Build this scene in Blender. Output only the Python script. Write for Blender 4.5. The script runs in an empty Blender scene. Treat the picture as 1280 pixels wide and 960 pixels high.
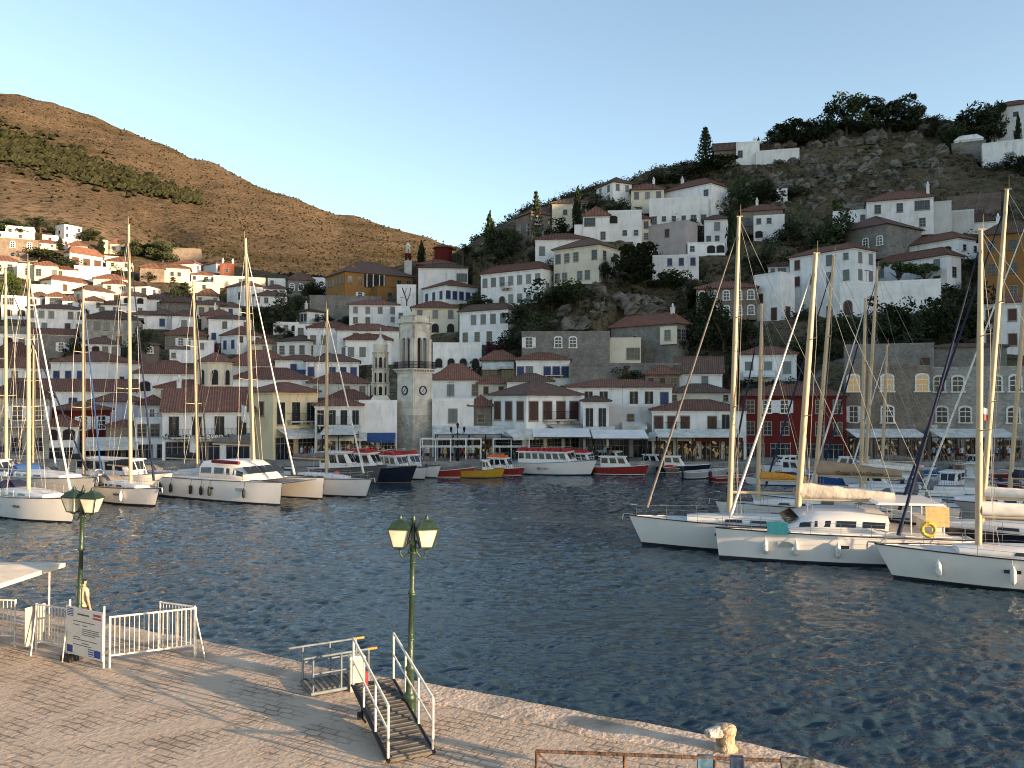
import bpy, math, random
from mathutils import Vector, Matrix
R = math.radians
rng = random.Random(7)
scene = bpy.context.scene
col = scene.collection
# ------------------------------------------------------------------ camera model
F = 1035.0; CAMZ = 8.2; PITCH = math.atan(20 / F)
def W(px, py, Y):
    """world point seen at photo pixel (px, py) at distance Y along the view"""
    cp, sp = math.cos(PITCH), math.sin(PITCH)
    dx, dz = px - 640.0, 480.0 - py
    vy = cp * F - sp * dz; vz = sp * F + cp * dz
    k = Y / vy
    return Vector((dx * k, Y, CAMZ + vz * k))
def PX(v):
    cp, sp = math.cos(PITCH), math.sin(PITCH)
    y = v[1]; z = v[2] - CAMZ
    d = cp * y + sp * z; u = -sp * y + cp * z
    return 640 + F * v[0] / d, 480 - F * u / d
def on_z(px, py, z):
    """point of the level z seen at a pixel"""
    p = W(px, py, 1.0); d = p - Vector((0, 0, CAMZ))
    k = (z - CAMZ) / d.z
    return Vector((0, 0, CAMZ)) + d * k
# ------------------------------------------------------------------ materials
MATS = {}
def nodes(m):
    nt = m.node_tree
    return nt, nt.nodes, nt.links, nt.nodes['Principled BSDF']
def M(name, col_, rough=.7, metal=0, var=.12, scale=6, bump=.0, bscale=20, spec=.3, rnd=0.0, coat=0, kind=None, col2=None, emit=None, trans=0):
    if name in MATS: return MATS[name]
    m = bpy.data.materials.new(name); m.use_nodes = True
    nt, N, L, b = nodes(m)
    b.inputs['Roughness'].default_value = rough
    b.inputs['Metallic'].default_value = metal
    b.inputs['Specular IOR Level'].default_value = spec
    if coat: b.inputs['Coat Weight'].default_value = coat
    c = (*col_, 1)
    tc = N.new('ShaderNodeTexCoord')
    no = N.new('ShaderNodeTexNoise'); no.inputs['Scale'].default_value = scale; no.inputs['Detail'].default_value = 5
    L.new(tc.outputs['Object'], no.inputs['Vector'])
    mix = N.new('ShaderNodeMix'); mix.data_type = 'RGBA'
    d = tuple(max(0, x * (1 - 2.2 * var)) for x in col_) if col2 is None else col2
    l = tuple(min(1, x * (1 + .6 * var)) for x in col_)
    mix.inputs['A'].default_value = (*d, 1); mix.inputs['B'].default_value = (*l, 1)
    mr = N.new('ShaderNodeMapRange'); mr.inputs['From Min'].default_value = .3; mr.inputs['From Max'].default_value = .62
    L.new(no.outputs['Fac'], mr.inputs['Value']); L.new(mr.outputs['Result'], mix.inputs['Factor'])
    out = mix.outputs['Result']
    if rnd:
        oi = N.new('ShaderNodeObjectInfo'); hs = N.new('ShaderNodeHueSaturation')
        m2 = N.new('ShaderNodeMapRange'); m2.inputs['To Min'].default_value = 1 - rnd; m2.inputs['To Max'].default_value = 1 + rnd
        L.new(oi.outputs['Random'], m2.inputs['Value']); L.new(m2.outputs['Result'], hs.inputs['Value'])
        L.new(out, hs.inputs['Color']); out = hs.outputs['Color']
    L.new(out, b.inputs['Base Color'])
    if bump:
        n2 = N.new('ShaderNodeTexNoise'); n2.inputs['Scale'].default_value = bscale; n2.inputs['Detail'].default_value = 4
        L.new(tc.outputs['Object'], n2.inputs['Vector'])
        bp = N.new('ShaderNodeBump'); bp.inputs['Strength'].default_value = bump; bp.inputs['Distance'].default_value = .1
        L.new(n2.outputs['Fac'], bp.inputs['Height']); L.new(bp.outputs['Normal'], b.inputs['Normal'])
    if emit:
        b.inputs['Emission Color'].default_value = (*emit[:3], 1); b.inputs['Emission Strength'].default_value = emit[3]
    MATS[name] = m
    return m
def M_wall(name, c, stain=.25, dirt=(.30, .27, .24)):
    """limewashed plaster: cloudy tone, vertical weather streaks, patches of bare render"""
    m = M(name, c, rough=.9, var=.06, scale=.5, bump=.25, bscale=3, spec=.1, rnd=.07)
    nt, N, L, b = nodes(m)
    src = b.inputs['Base Color'].links[0].from_socket
    tc = N.new('ShaderNodeTexCoord'); mp = N.new('ShaderNodeMapping'); mp.inputs['Scale'].default_value = (1.3, 1.3, .22)
    L.new(tc.outputs['Object'], mp.inputs['Vector'])
    oi = N.new('ShaderNodeObjectInfo'); ad = N.new('ShaderNodeVectorMath'); ad.operation = 'ADD'
    L.new(mp.outputs['Vector'], ad.inputs[0]); 
    sc_ = N.new('ShaderNodeMath'); sc_.operation = 'MULTIPLY'; sc_.inputs[1].default_value = 50
    L.new(oi.outputs['Random'], sc_.inputs[0]); L.new(sc_.outputs[0], ad.inputs[1])
    no = N.new('ShaderNodeTexNoise'); no.inputs['Scale'].default_value = 1.0; no.inputs['Detail'].default_value = 6; no.inputs['Roughness'].default_value = .65
    L.new(ad.outputs[0], no.inputs['Vector'])
    mr = N.new('ShaderNodeMapRange'); mr.inputs['From Min'].default_value = .52; mr.inputs['From Max'].default_value = .78; mr.inputs['To Max'].default_value = stain
    L.new(no.outputs['Fac'], mr.inputs['Value'])
    mix = N.new('ShaderNodeMix'); mix.data_type = 'RGBA'; mix.inputs['B'].default_value = (*dirt, 1)
    L.new(mr.outputs['Result'], mix.inputs['Factor']); L.new(src, mix.inputs['A']); L.new(mix.outputs['Result'], b.inputs['Base Color'])
    return m
def M_stone(name, c, sc=1.0, mortar=1.25):
    m = bpy.data.materials.new(name); m.use_nodes = True
    nt, N, L, b = nodes(m); b.inputs['Roughness'].default_value = .95; b.inputs['Specular IOR Level'].default_value = .1
    tc = N.new('ShaderNodeTexCoord'); sx = N.new('ShaderNodeSeparateXYZ'); L.new(tc.outputs['Object'], sx.inputs[0])
    a = N.new('ShaderNodeMath'); L.new(sx.outputs['X'], a.inputs[0]); L.new(sx.outputs['Y'], a.inputs[1])
    cb = N.new('ShaderNodeCombineXYZ'); L.new(a.outputs[0], cb.inputs['X']); L.new(sx.outputs['Z'], cb.inputs['Y'])
    nz = N.new('ShaderNodeTexNoise'); nz.inputs['Scale'].default_value = 1.5; L.new(tc.outputs['Object'], nz.inputs['Vector'])
    wob = N.new('ShaderNodeVectorMath'); wob.operation = 'MULTIPLY_ADD'; wob.inputs[1].default_value = (.35, .35, .35)
    L.new(nz.outputs['Color'], wob.inputs[0]); L.new(cb.outputs[0], wob.inputs[2])
    br = N.new('ShaderNodeTexBrick'); br.inputs['Scale'].default_value = 1.0 / sc; br.inputs['Brick Width'].default_value = .55; br.inputs['Row Height'].default_value = .28
    br.inputs['Mortar Size'].default_value = .02; br.inputs['Color1'].default_value = (*[x * 1.15 for x in c], 1); br.inputs['Color2'].default_value = (*[x * .72 for x in c], 1)
    br.inputs['Mortar'].default_value = (*[x * mortar for x in c], 1); br.inputs['Bias'].default_value = -.1
    L.new(wob.outputs[0], br.inputs['Vector'])
    n2 = N.new('ShaderNodeTexNoise'); n2.inputs['Scale'].default_value = .6; n2.inputs['Detail'].default_value = 6; L.new(tc.outputs['Object'], n2.inputs['Vector'])
    mr = N.new('ShaderNodeMapRange'); mr.inputs['From Min'].default_value = .3; mr.inputs['From Max'].default_value = .7; mr.inputs['To Min'].default_value = .7; mr.inputs['To Max'].default_value = 1.2
    L.new(n2.outputs['Fac'], mr.inputs['Value'])
    hs = N.new('ShaderNodeHueSaturation'); L.new(br.outputs['Color'], hs.inputs['Color']); L.new(mr.outputs['Result'], hs.inputs['Value'])
    L.new(hs.outputs['Color'], b.inputs['Base Color'])
    bp = N.new('ShaderNodeBump'); bp.inputs['Strength'].default_value = .6; bp.inputs['Distance'].default_value = .05
    L.new(br.outputs['Color'], bp.inputs['Height']); L.new(bp.outputs['Normal'], b.inputs['Normal'])
    MATS[name] = m; return m
def M_tile(name, c, c2):
    """clay pan tiles: ribs that run down whichever slope the face has, mottled"""
    m = bpy.data.materials.new(name); m.use_nodes = True
    nt, N, L, b = nodes(m); b.inputs['Roughness'].default_value = .85; b.inputs['Specular IOR Level'].default_value = .15
    tc = N.new('ShaderNodeTexCoord')
    sp = N.new('ShaderNodeSeparateXYZ'); L.new(tc.outputs['Object'], sp.inputs[0])
    sn = N.new('ShaderNodeSeparateXYZ'); L.new(tc.outputs['Normal'], sn.inputs[0])
    ax = N.new('ShaderNodeMath'); ax.operation = 'ABSOLUTE'; L.new(sn.outputs['X'], ax.inputs[0])
    ay = N.new('ShaderNodeMath'); ay.operation = 'ABSOLUTE'; L.new(sn.outputs['Y'], ay.inputs[0])
    gt = N.new('ShaderNodeMath'); gt.operation = 'GREATER_THAN'; L.new(ax.outputs[0], gt.inputs[0]); L.new(ay.outputs[0], gt.inputs[1])
    mx = N.new('ShaderNodeMix'); L.new(gt.outputs[0], mx.inputs['Factor']); L.new(sp.outputs['X'], mx.inputs['A']); L.new(sp.outputs['Y'], mx.inputs['B'])
    mul = N.new('ShaderNodeMath'); mul.operation = 'MULTIPLY'; mul.inputs[1].default_value = 2 * math.pi / .30; L.new(mx.outputs['Result'], mul.inputs[0])
    si = N.new('ShaderNodeMath'); si.operation = 'SINE'; L.new(mul.outputs[0], si.inputs[0])
    no = N.new('ShaderNodeTexNoise'); no.inputs['Scale'].default_value = 1.4; no.inputs['Detail'].default_value = 7; no.inputs['Roughness'].default_value = .75
    L.new(tc.outputs['Object'], no.inputs['Vector'])
    mr = N.new('ShaderNodeMapRange'); mr.inputs['From Min'].default_value = .3; mr.inputs['From Max'].default_value = .7; L.new(no.outputs['Fac'], mr.inputs['Value'])
    mix = N.new('ShaderNodeMix'); mix.data_type = 'RGBA'; mix.inputs['A'].default_value = (*c2, 1); mix.inputs['B'].default_value = (*c, 1)
    L.new(mr.outputs['Result'], mix.inputs['Factor'])
    rb = N.new('ShaderNodeMapRange'); rb.inputs['From Min'].default_value = -1; rb.inputs['To Min'].default_value = .62; rb.inputs['To Max'].default_value = 1.12; L.new(si.outputs[0], rb.inputs['Value'])
    oi = N.new('ShaderNodeObjectInfo'); m2 = N.new('ShaderNodeMapRange'); m2.inputs['To Min'].default_value = .75; m2.inputs['To Max'].default_value = 1.25; L.new(oi.outputs['Random'], m2.inputs['Value'])
    mm = N.new('ShaderNodeMath'); mm.operation = 'MULTIPLY'; L.new(rb.outputs['Result'], mm.inputs[0]); L.new(m2.outputs['Result'], mm.inputs[1])
    hs = N.new('ShaderNodeHueSaturation'); L.new(mix.outputs['Result'], hs.inputs['Color']); L.new(mm.outputs[0], hs.inputs['Value'])
    L.new(hs.outputs['Color'], b.inputs['Base Color'])
    bp = N.new('ShaderNodeBump'); bp.inputs['Strength'].default_value = .5; bp.inputs['Distance'].default_value = .06
    L.new(si.outputs[0], bp.inputs['Height']); L.new(bp.outputs['Normal'], b.inputs['Normal'])
    MATS[name] = m; return m

WALLS = {
 'W': M_wall('white_limewash', (.81, .79, .77), .5), 'C': M_wall('cream_plaster', (.70, .63, .50), .4),
 'K': M_wall('pale_grey_plaster', (.58, .56, .53), .5), 'P': M_wall('pink_grey_plaster', (.42, .36, .34), .4),
 'Y': M_wall('yellow_plaster', (.78, .63, .40), .3), 'O': M_wall('ochre_plaster', (.30, .155, .055), .5, (.16, .10, .05)),
 'R': M_wall('dark_red_plaster', (.125, .021, .018), .35, (.10, .03, .03)), 'Q': M_wall('faded_red_plaster', (.22, .075, .05), .4), 'L': M_wall('lilac_plaster', (.50, .47, .52), .35),
 'G': M_stone('grey_rubble_stone', (.215, .20, .18), .55, 1.1), 'T': M_stone('tan_rubble_stone', (.215, .175, .14), .55, 1.15),
 'S': M_stone('pale_ashlar_stone', (.37, .345, .305), .75, .8), 'B': M_stone('brown_rubble_stone', (.17, .13, .11), .55),
}
TILE = M_tile('clay_roof_tiles', (.27, .122, .083), (.12, .068, .053))
TILED = M_tile('weathered_roof_tiles', (.19, .115, .085), (.09, .064, .053))
ROOFS = {'r': TILE, 'd': TILED}
CONC = M('flat_roof_render', (.55, .53, .50), .9, var=.15, scale=.8)
FRAME_W = M('white_window_frame', (.75, .75, .74), .6); FRAME_D = M('weathered_window_frame', (.26, .23, .20), .75, rnd=.35); FRAME_S = M('stone_surround', (.55, .52, .47), .85)
PANE = M('window_glass', (.025, .03, .04), .08, spec=.5, var=.3, scale=.9)
WOOD_N = M('brown_shutter', (.085, .042, .03), .6, var=.2); WOOD_G = M('grey_green_shutter', (.19, .21, .20), .6, rnd=.25)
WOOD_B = M('blue_shutter', (.03, .052, .14), .6, rnd=.2); WOOD_K = M('black_green_shutter', (.02, .026, .024), .6)
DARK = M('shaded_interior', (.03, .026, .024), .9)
def shop_mat():
    m = M('lit_shop_interior', (.10, .07, .05), .7, var=.5, scale=3, rnd=.3); nt, N, L, b = nodes(m)
    tc = N.new('ShaderNodeTexCoord'); no = N.new('ShaderNodeTexVoronoi'); no.inputs['Scale'].default_value = 2.2; L.new(tc.outputs['Object'], no.inputs['Vector'])
    sp = N.new('ShaderNodeSeparateColor'); L.new(no.outputs['Color'], sp.inputs[0]); mr = N.new('ShaderNodeMapRange'); mr.inputs['From Min'].default_value = .6; mr.inputs['From Max'].default_value = 1; mr.inputs['To Max'].default_value = .14
    L.new(sp.outputs[0], mr.inputs['Value']); L.new(mr.outputs[0], b.inputs['Emission Strength']); b.inputs['Emission Color'].default_value = (1, .68, .34, 1); return m
SHOPLIT = shop_mat()
LIT = M('lamplit_room', (.4, .25, .1), .6, emit=(1, .66, .28, .07))
IRON = M('black_iron', (.02, .02, .022), .5, metal=.6); WHITE_P = M('white_paint', (.76, .76, .75), .45, var=.05)
CANVAS = M('awning_canvas', (.60, .58, .52), .9, var=.15, scale=1.2); CANVAS_W = M('white_canvas', (.72, .71, .68), .9, var=.08, scale=1)
CANVAS_R = M('red_canvas', (.22, .05, .04), .9); CANVAS_B = M('blue_canvas', (.03, .08, .22), .9, var=.2)
# ------------------------------------------------------------------ mesh helpers
class MB:
    def __init__(s): s.v = []; s.f = []; s.m = []; s.sm = []
    def add(s, vs, fs, mi=0, smooth=False):
        o = len(s.v); s.v += [tuple(p) for p in vs]
        for f in fs: s.f.append(tuple(i + o for i in f)); s.m.append(mi); s.sm.append(smooth)
        return s
    def box(s, x0, x1, y0, y1, z0, z1, mi=0, tx=0, ty=0):
        return s.add([(x0, y0, z0), (x1, y0, z0), (x1, y1, z0), (x0, y1, z0), (x0 + tx, y0 + ty, z1), (x1 - tx, y0 + ty, z1), (x1 - tx, y1 - ty, z1), (x0 + tx, y1 - ty, z1)],
                     [(0, 3, 2, 1), (4, 5, 6, 7), (0, 1, 5, 4), (1, 2, 6, 5), (2, 3, 7, 6), (3, 0, 4, 7)], mi)
    def tube(s, p0, p1, r0, r1=None, n=6, mi=0, cap=True):
        p0, p1 = Vector(p0), Vector(p1); r1 = r0 if r1 is None else r1
        d = (p1 - p0)
        if d.length < 1e-6: return s
        d.normalize(); a = d.orthogonal().normalized(); b = d.cross(a)
        vs = []
        for p, r in ((p0, r0), (p1, r1)):
            for i in range(n):
                t = 2 * math.pi * i / n; vs.append(p + a * math.cos(t) * r + b * math.sin(t) * r)
        fs = [(i, (i + 1) % n, n + (i + 1) % n, n + i) for i in range(n)]
        s.add(vs, fs, mi, n > 4)
        if cap: s.add(vs, [tuple(range(n - 1, -1, -1)), tuple(range(n, 2 * n))], mi)
        return s
    def path(s, pts, r, n=5, mi=0):
        for a, b in zip(pts, pts[1:]): s.tube(a, b, r, r, n, mi)
        return s
    def lathe(s, prof, n=12, mi=0, c=(0, 0, 0), ph=0, smooth=True):
        vs = []; fs = []
        for r, z in prof:
            for i in range(n):
                t = 2 * math.pi * i / n + ph; vs.append((c[0] + r * math.cos(t), c[1] + r * math.sin(t), c[2] + z))
        for k in range(len(prof) - 1):
            for i in range(n):
                j = (i + 1) % n; fs.append((k * n + i, k * n + j, (k + 1) * n + j, (k + 1) * n + i))
        fs.append(tuple(range(n - 1, -1, -1))); q = (len(prof) - 1) * n; fs.append(tuple(range(q, q + n)))
        return s.add(vs, fs, mi, smooth)
    def loft(s, rings, mi=0, closed=True, caps=True, smooth=True):
        n = len(rings[0]); vs = [p for r in rings for p in r]; fs = []
        for k in range(len(rings) - 1):
            for i in range(n if closed else n - 1):
                j = (i + 1) % n; fs.append((k * n + i, k * n + j, (k + 1) * n + j, (k + 1) * n + i))
        s.add(vs, fs, mi, smooth)
        if caps:
            q = (len(rings) - 1) * n
            s.add(vs, [tuple(range(n - 1, -1, -1)), tuple(range(q, q + n))], mi)
        return s
    def prism(s, poly, z0, z1, mi=0):
        n = len(poly); vs = [(x, y, z0) for x, y in poly] + [(x, y, z1) for x, y in poly]
        return s.add(vs, [tuple(range(n - 1, -1, -1)), tuple(range(n, 2 * n))] + [(i, (i + 1) % n, n + (i + 1) % n, n + i) for i in range(n)], mi)
    def vprism(s, poly, y0, y1, mi=0):
        """a polygon in x,z pushed from y0 to y1"""
        n = len(poly); vs = [(x, y0, z) for x, z in poly] + [(x, y1, z) for x, z in poly]
        return s.add(vs, [tuple(range(n)), tuple(range(2 * n - 1, n - 1, -1))] + [(i, n + i, n + (i + 1) % n, (i + 1) % n) for i in range(n)], mi)
    def mesh(s, name, mats):
        me = bpy.data.meshes.new(name); me.from_pydata(s.v, [], s.f)
        for m in (mats if isinstance(mats, (list, tuple)) else [mats]): me.materials.append(m)
        me.polygons.foreach_set('material_index', s.m); me.polygons.foreach_set('use_smooth', s.sm); me.update()
        return me
    def build(s, name, mats, parent=None, loc=(0, 0, 0), rz=0):
        return link(name, s.mesh(name, mats), parent, loc, rz)
def link(name, me, parent=None, loc=(0, 0, 0), rz=0):
    o = bpy.data.objects.new(name, me); col.objects.link(o); o.location = loc; o.rotation_euler = (0, 0, rz)
    if parent: o.parent = parent
    return o
def tag(o, label=None, cat=None, group=None, kind=None):
    if label: o['label'] = label
    if cat: o['category'] = cat
    if group: o['group'] = group
    if kind: o['kind'] = kind
    return o
def thing(name, label, cat, loc=(0, 0, 0), rz=0, group=None):
    o = bpy.data.objects.new(name, None); col.objects.link(o); o.location = loc; o.rotation_euler = (0, 0, rz); o.empty_display_size = .2
    return tag(o, label, cat, group)
def copy_tree(o, parent=None):
    c = o.copy(); col.objects.link(c)
    if parent: c.parent = parent
    for ch in o.children: copy_tree(ch, c)
    return c
def lerp(a, b, t): return a + (b - a) * t
def sstep(a, b, x):
    t = min(1, max(0, (x - a) / (b - a))); return t * t * (3 - 2 * t)
# ------------------------------------------------------------------ terrain
from mathutils import noise as mnoise
import bisect
PROF = {
 -700: [(99,572),(125,540),(160,470),(190,410),(220,350),(260,290),(310,235),(360,200),(460,205),(700,170),(1200,60),(1500,70)],
 0: [(99,572),(120,534),(150,462),(180,403),(205,350),(228,312),(245,292),(262,272),(300,240),(350,214),(400,233),(520,228),(700,190),(1000,140),(1180,112),(1500,130)],
 60: [(99,572),(120,532),(150,464),(180,406),(205,356),(228,320),(245,302),(264,284),(300,252),(350,230),(410,247),(520,241),(700,200),(1000,158),(1150,128),(1500,150)],
 100: [(99,572),(120,531),(150,466),(180,410),(205,360),(228,326),(245,308),(264,292),(300,262),(340,246),(400,262),(520,256),(700,214),(1000,170),(1150,142),(1500,165)],
 150: [(99,572),(120,533),(150,467),(180,412),(205,366),(228,338),(245,322),(268,306),(310,278),(340,268),(400,284),(520,278),(700,226),(1000,182),(1150,160),(1500,180)],
 200: [(99,572),(120,534),(150,468),(180,415),(205,370),(228,346),(245,332),(270,318),(320,300),(350,296),(420,308),(520,300),(700,240),(1000,200),(1120,180),(1500,200)],
 250: [(99,572),(120,534),(150,466),(180,416),(205,378),(228,354),(245,342),(275,328),(340,316),(430,310),(700,262),(1000,220),(1100,202),(1500,225)],
 350: [(99,572),(120,534),(150,466),(180,414),(205,382),(228,362),(245,352),(290,346),(380,338),(500,318),(750,276),(1000,246),(1080,239),(1500,260)],
 430: [(99,572),(120,536),(150,466),(172,415),(190,398),(215,372),(240,356),(300,350),(400,344),(520,332),(750,300),(980,275),(1060,269),(1500,290)],
 520: [(99,572),(118,542),(145,470),(165,425),(185,380),(200,352),(212,332),(240,326),(300,330),(420,335),(600,330),(800,310),(1000,294),(1500,310)],
 560: [(99,572),(118,542),(140,470),(158,422),(172,388),(185,350),(196,325),(206,318),(260,330),(420,335),(600,332),(800,318),(1000,307),(1500,320)],
 620: [(99,572),(116,545),(135,480),(148,435),(160,385),(175,335),(190,290),(200,283),(260,320),(420,340),(1000,330),(1500,335)],
 660: [(99,572),(114,540),(130,478),(142,436),(155,385),(168,335),(182,298),(196,268),(206,262),(260,300),(420,340),(1000,340),(1500,340)],
 750: [(99,572),(112,535),(126,478),(136,452),(141,412),(150,356),(162,318),(174,285),(186,250),(198,238),(210,236),(270,290),(420,340),(1500,340)],
 820: [(99,572),(112,530),(126,474),(137,450),(142,405),(151,362),(160,338),(172,305),(186,262),(200,232),(212,215),(222,214),(290,290),(420,340),(1500,340)],
 900: [(99,572),(112,530),(124,484),(134,440),(143,396),(153,350),(164,316),(176,286),(190,245),(205,214),(215,204),(228,203),(290,280),(420,340),(1500,340)],
 980: [(99,572),(110,530),(122,474),(132,420),(140,394),(150,352),(162,308),(176,272),(192,228),(208,190),(218,172),(230,172),(300,270),(420,340),(1500,340)],
 1060: [(99,572),(108,505),(116,462),(128,425),(137,394),(148,346),(160,300),(175,262),(192,214),(206,178),(218,156),(230,156),(300,250),(420,340),(1500,340)],
 1160: [(99,572),(108,505),(116,440),(126,420),(136,380),(148,325),(160,290),(174,252),(192,208),(206,172),(218,152),(230,152),(300,250),(420,340),(1500,340)],
 1240: [(99,572),(108,505),(116,440),(126,428),(138,376),(150,318),(162,282),(176,244),(190,208),(204,180),(218,160),(230,155),(300,250),(420,340),(1500,340)],
 1320: [(99,572),(108,505),(116,440),(126,428),(138,376),(150,318),(162,282),(176,244),(190,208),(204,176),(218,150),(230,140),(300,230),(420,340),(1500,340)],
 1950: [(99,572),(108,500),(120,430),(136,360),(150,300),(165,250),(190,180),(215,120),(235,100),(300,200),(420,340),(1500,340)],
}
UK = sorted(PROF)
PZ = {u: ([p[0] for p in PROF[u]], [W(u, p[1], p[0]).z for p in PROF[u]]) for u in UK}
def colz(u, Y):
    ys, zs = PZ[u]
    if Y < 106: return lerp(1.1, colz(u, 106), max(0, (Y - 103) / 3)) if Y > 103 else 1.1
    if Y <= ys[0]: return zs[0]
    if Y >= ys[-1]: return zs[-1]
    i = bisect.bisect_right(ys, Y) - 1
    return lerp(zs[i], zs[i + 1], (Y - ys[i]) / (ys[i + 1] - ys[i]))
def tz(u, Y, rough=True):
    u = min(max(u, UK[0]), UK[-1])
    i = min(bisect.bisect_right(UK, u) - 1, len(UK) - 2)
    t = (u - UK[i]) / (UK[i + 1] - UK[i]); t = lerp(t, t * t * (3 - 2 * t), .5)
    z = lerp(colz(UK[i], Y), colz(UK[i + 1], Y), t)
    if rough:
        x = (u - 640) / F * Y
        a = sstep(255, 420, Y)
        if a > 0:
            p = Vector((x * .006 + 3, Y * .004, 1.7))
            z += a * sstep(0, 1, Y / 1000) * (mnoise.ridged_multi_fractal(p, .9, 2.1, 5, 1.0, 2.0) - 1.2) * 6
            z += a * mnoise.fractal(Vector((x * .03, Y * .02, 5)), .8, 2, 4) * 1.3
        if u > 600 and 122 < Y < 250:      # rocky bluff and hilltop crags
            k = sstep(122, 140, Y) * (1 - sstep(225, 250, Y)) * sstep(600, 680, u)
            z += k * (mnoise.ridged_multi_fractal(Vector((x * .09, Y * .12, 2)), .8, 2, 4, 1, 2) - 1.0) * 1.1
    return z
def t_xy(x, y):
    return tz(640 + F * x / max(y, 1), y) if y > 99 else 1.2
def ray_Y(px, py):
    """distance at which the sight line through a pixel meets the ground of the slope"""
    y = 100.0
    while y < 330:
        if tz(px, y, False) >= W(px, py, y).z: return y
        y += .5
    return 330.0
BINS = {}
def bin_houses():
    for h in HOUSES:
        root, w_, dd, hh, Yc = h[:5]
        u0, u1 = h[5] - 40, h[6] + 40
        for k in range(int(u0 // 25), int(u1 // 25) + 1): BINS.setdefault(k, []).append((root.location.x, root.location.y, root.location.z, math.cos(root.rotation_euler.z), math.sin(root.rotation_euler.z), w_, dd))
def gz(x, y, z):
    """cut the slope down to a level terrace at and before the foot of each house"""
    if y > 300: return z
    for hx, hy, hz_, c, s_, w_, dd in BINS.get(int((640 + F * x / y) // 25), ()):
        dx, dy = x - hx, y - hy
        lx, ly = dx * c + dy * s_, -dx * s_ + dy * c
        if abs(lx) < w_ / 2 + 1.3 and -9 < ly < dd + .3: z = min(z, hz_ - .12 + max(0, -4.5 - ly) * .45)
    return z
def make_terrain():
    Ys = [99.0]
    while Ys[-1] < 1500: Ys.append(Ys[-1] + max(1.5, (Ys[-1] - 60) * .0135))
    us = [-700 + 40 * i for i in range(15)] + [-100 + 4.5 * i for i in range(310)] + [1300 + 50 * i for i in range(14)]
    vs = []; fs = []
    for Y in Ys:
        for u in us: vs.append(((u - 640) / F * Y, Y, gz((u - 640) / F * Y, Y, tz(u, Y))))
    n = len(us)
    for k in range(len(Ys) - 1):
        for i in range(n - 1): fs.append((k * n + i, k * n + i + 1, (k + 1) * n + i + 1, (k + 1) * n + i))
    mb = MB(); mb.add(vs, fs, 0, True)
    return mb
def ground_mat():
    m = bpy.data.materials.new('dry_hillside'); m.use_nodes = True
    nt, N, L, b = nodes(m); b.inputs['Roughness'].default_value = 1; b.inputs['Specular IOR Level'].default_value = 0
    tc = N.new('ShaderNodeTexCoord'); P = tc.outputs['Object']
    def noise(s, d=6, r=.6, sc=(1, 1, 1)):
        mp = N.new('ShaderNodeMapping'); mp.inputs['Scale'].default_value = sc; L.new(P, mp.inputs['Vector'])
        n = N.new('ShaderNodeTexNoise'); n.inputs['Scale'].default_value = s; n.inputs['Detail'].default_value = d; n.inputs['Roughness'].default_value = r; L.new(mp.outputs[0], n.inputs['Vector']); return n.outputs['Fac']
    def rng_(v, a, c, lo=0, hi=1):
        n = N.new('ShaderNodeMapRange'); n.inputs['From Min'].default_value = a; n.inputs['From Max'].default_value = c; n.inputs['To Min'].default_value = lo; n.inputs['To Max'].default_value = hi; L.new(v, n.inputs['Value']); return n.outputs['Result']
    def mix(f, a, c):
        n = N.new('ShaderNodeMix'); n.data_type = 'RGBA'; L.new(f, n.inputs['Factor'])
        for s, v in (('A', a), ('B', c)):
            if isinstance(v, tuple): n.inputs[s].default_value = (*v, 1)
            else: L.new(v, n.inputs[s])
        return n.outputs['Result']
    # far mountain: dry grass, phrygana bushes, scree
    grass = mix(rng_(noise(.02, 8, .7), .35, .65), (.21, .152, .105), (.135, .102, .072))
    m1 = mix(rng_(noise(.42, 6, .8, (1, .5, 1)), .49, .57), grass, (.065, .05, .025))
    m1 = mix(rng_(noise(.08, 6, .8, (1, .5, 1.5)), .60, .70), m1, (.34, .25, .16))
    m1 = mix(rng_(noise(.012, 5, .6), .52, .66, 0, .55), m1, (.07, .058, .028))
    # near slope: scrub, dry earth, bare limestone
    s1 = mix(rng_(noise(.22, 8, .7), .4, .62), (.095, .077, .046), (.15, .115, .075))
    s1 = mix(rng_(noise(.9, 6, .7), .52, .60), s1, (.038, .042, .022))
    s1 = mix(rng_(noise(.13, 9, .72, (1, 1, .6)), .56, .64), s1, (.20, .18, .155))
    sep = N.new('ShaderNodeSeparateXYZ'); L.new(P, sep.inputs[0])
    out = mix(rng_(sep.outputs['Y'], 225, 275), s1, m1)
    L.new(out, b.inputs['Base Color'])
    bp = N.new('ShaderNodeBump'); bp.inputs['Strength'].default_value = 1; bp.inputs['Distance'].default_value = .8
    L.new(noise(.5, 8, .7), bp.inputs['Height'])
    bp2 = N.new('ShaderNodeBump'); bp2.inputs['Strength'].default_value = 1; bp2.inputs['Distance'].default_value = 8
    h = N.new('ShaderNodeMath'); h.operation = 'MULTIPLY'; L.new(noise(.12, 7, .7), h.inputs[0]); L.new(rng_(sep.outputs['Y'], 225, 400), h.inputs[1])
    L.new(h.outputs[0], bp2.inputs['Height']); L.new(bp.outputs[0], bp2.inputs['Normal']); L.new(bp2.outputs[0], b.inputs['Normal'])
    return m
GROUND = ground_mat()
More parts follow.
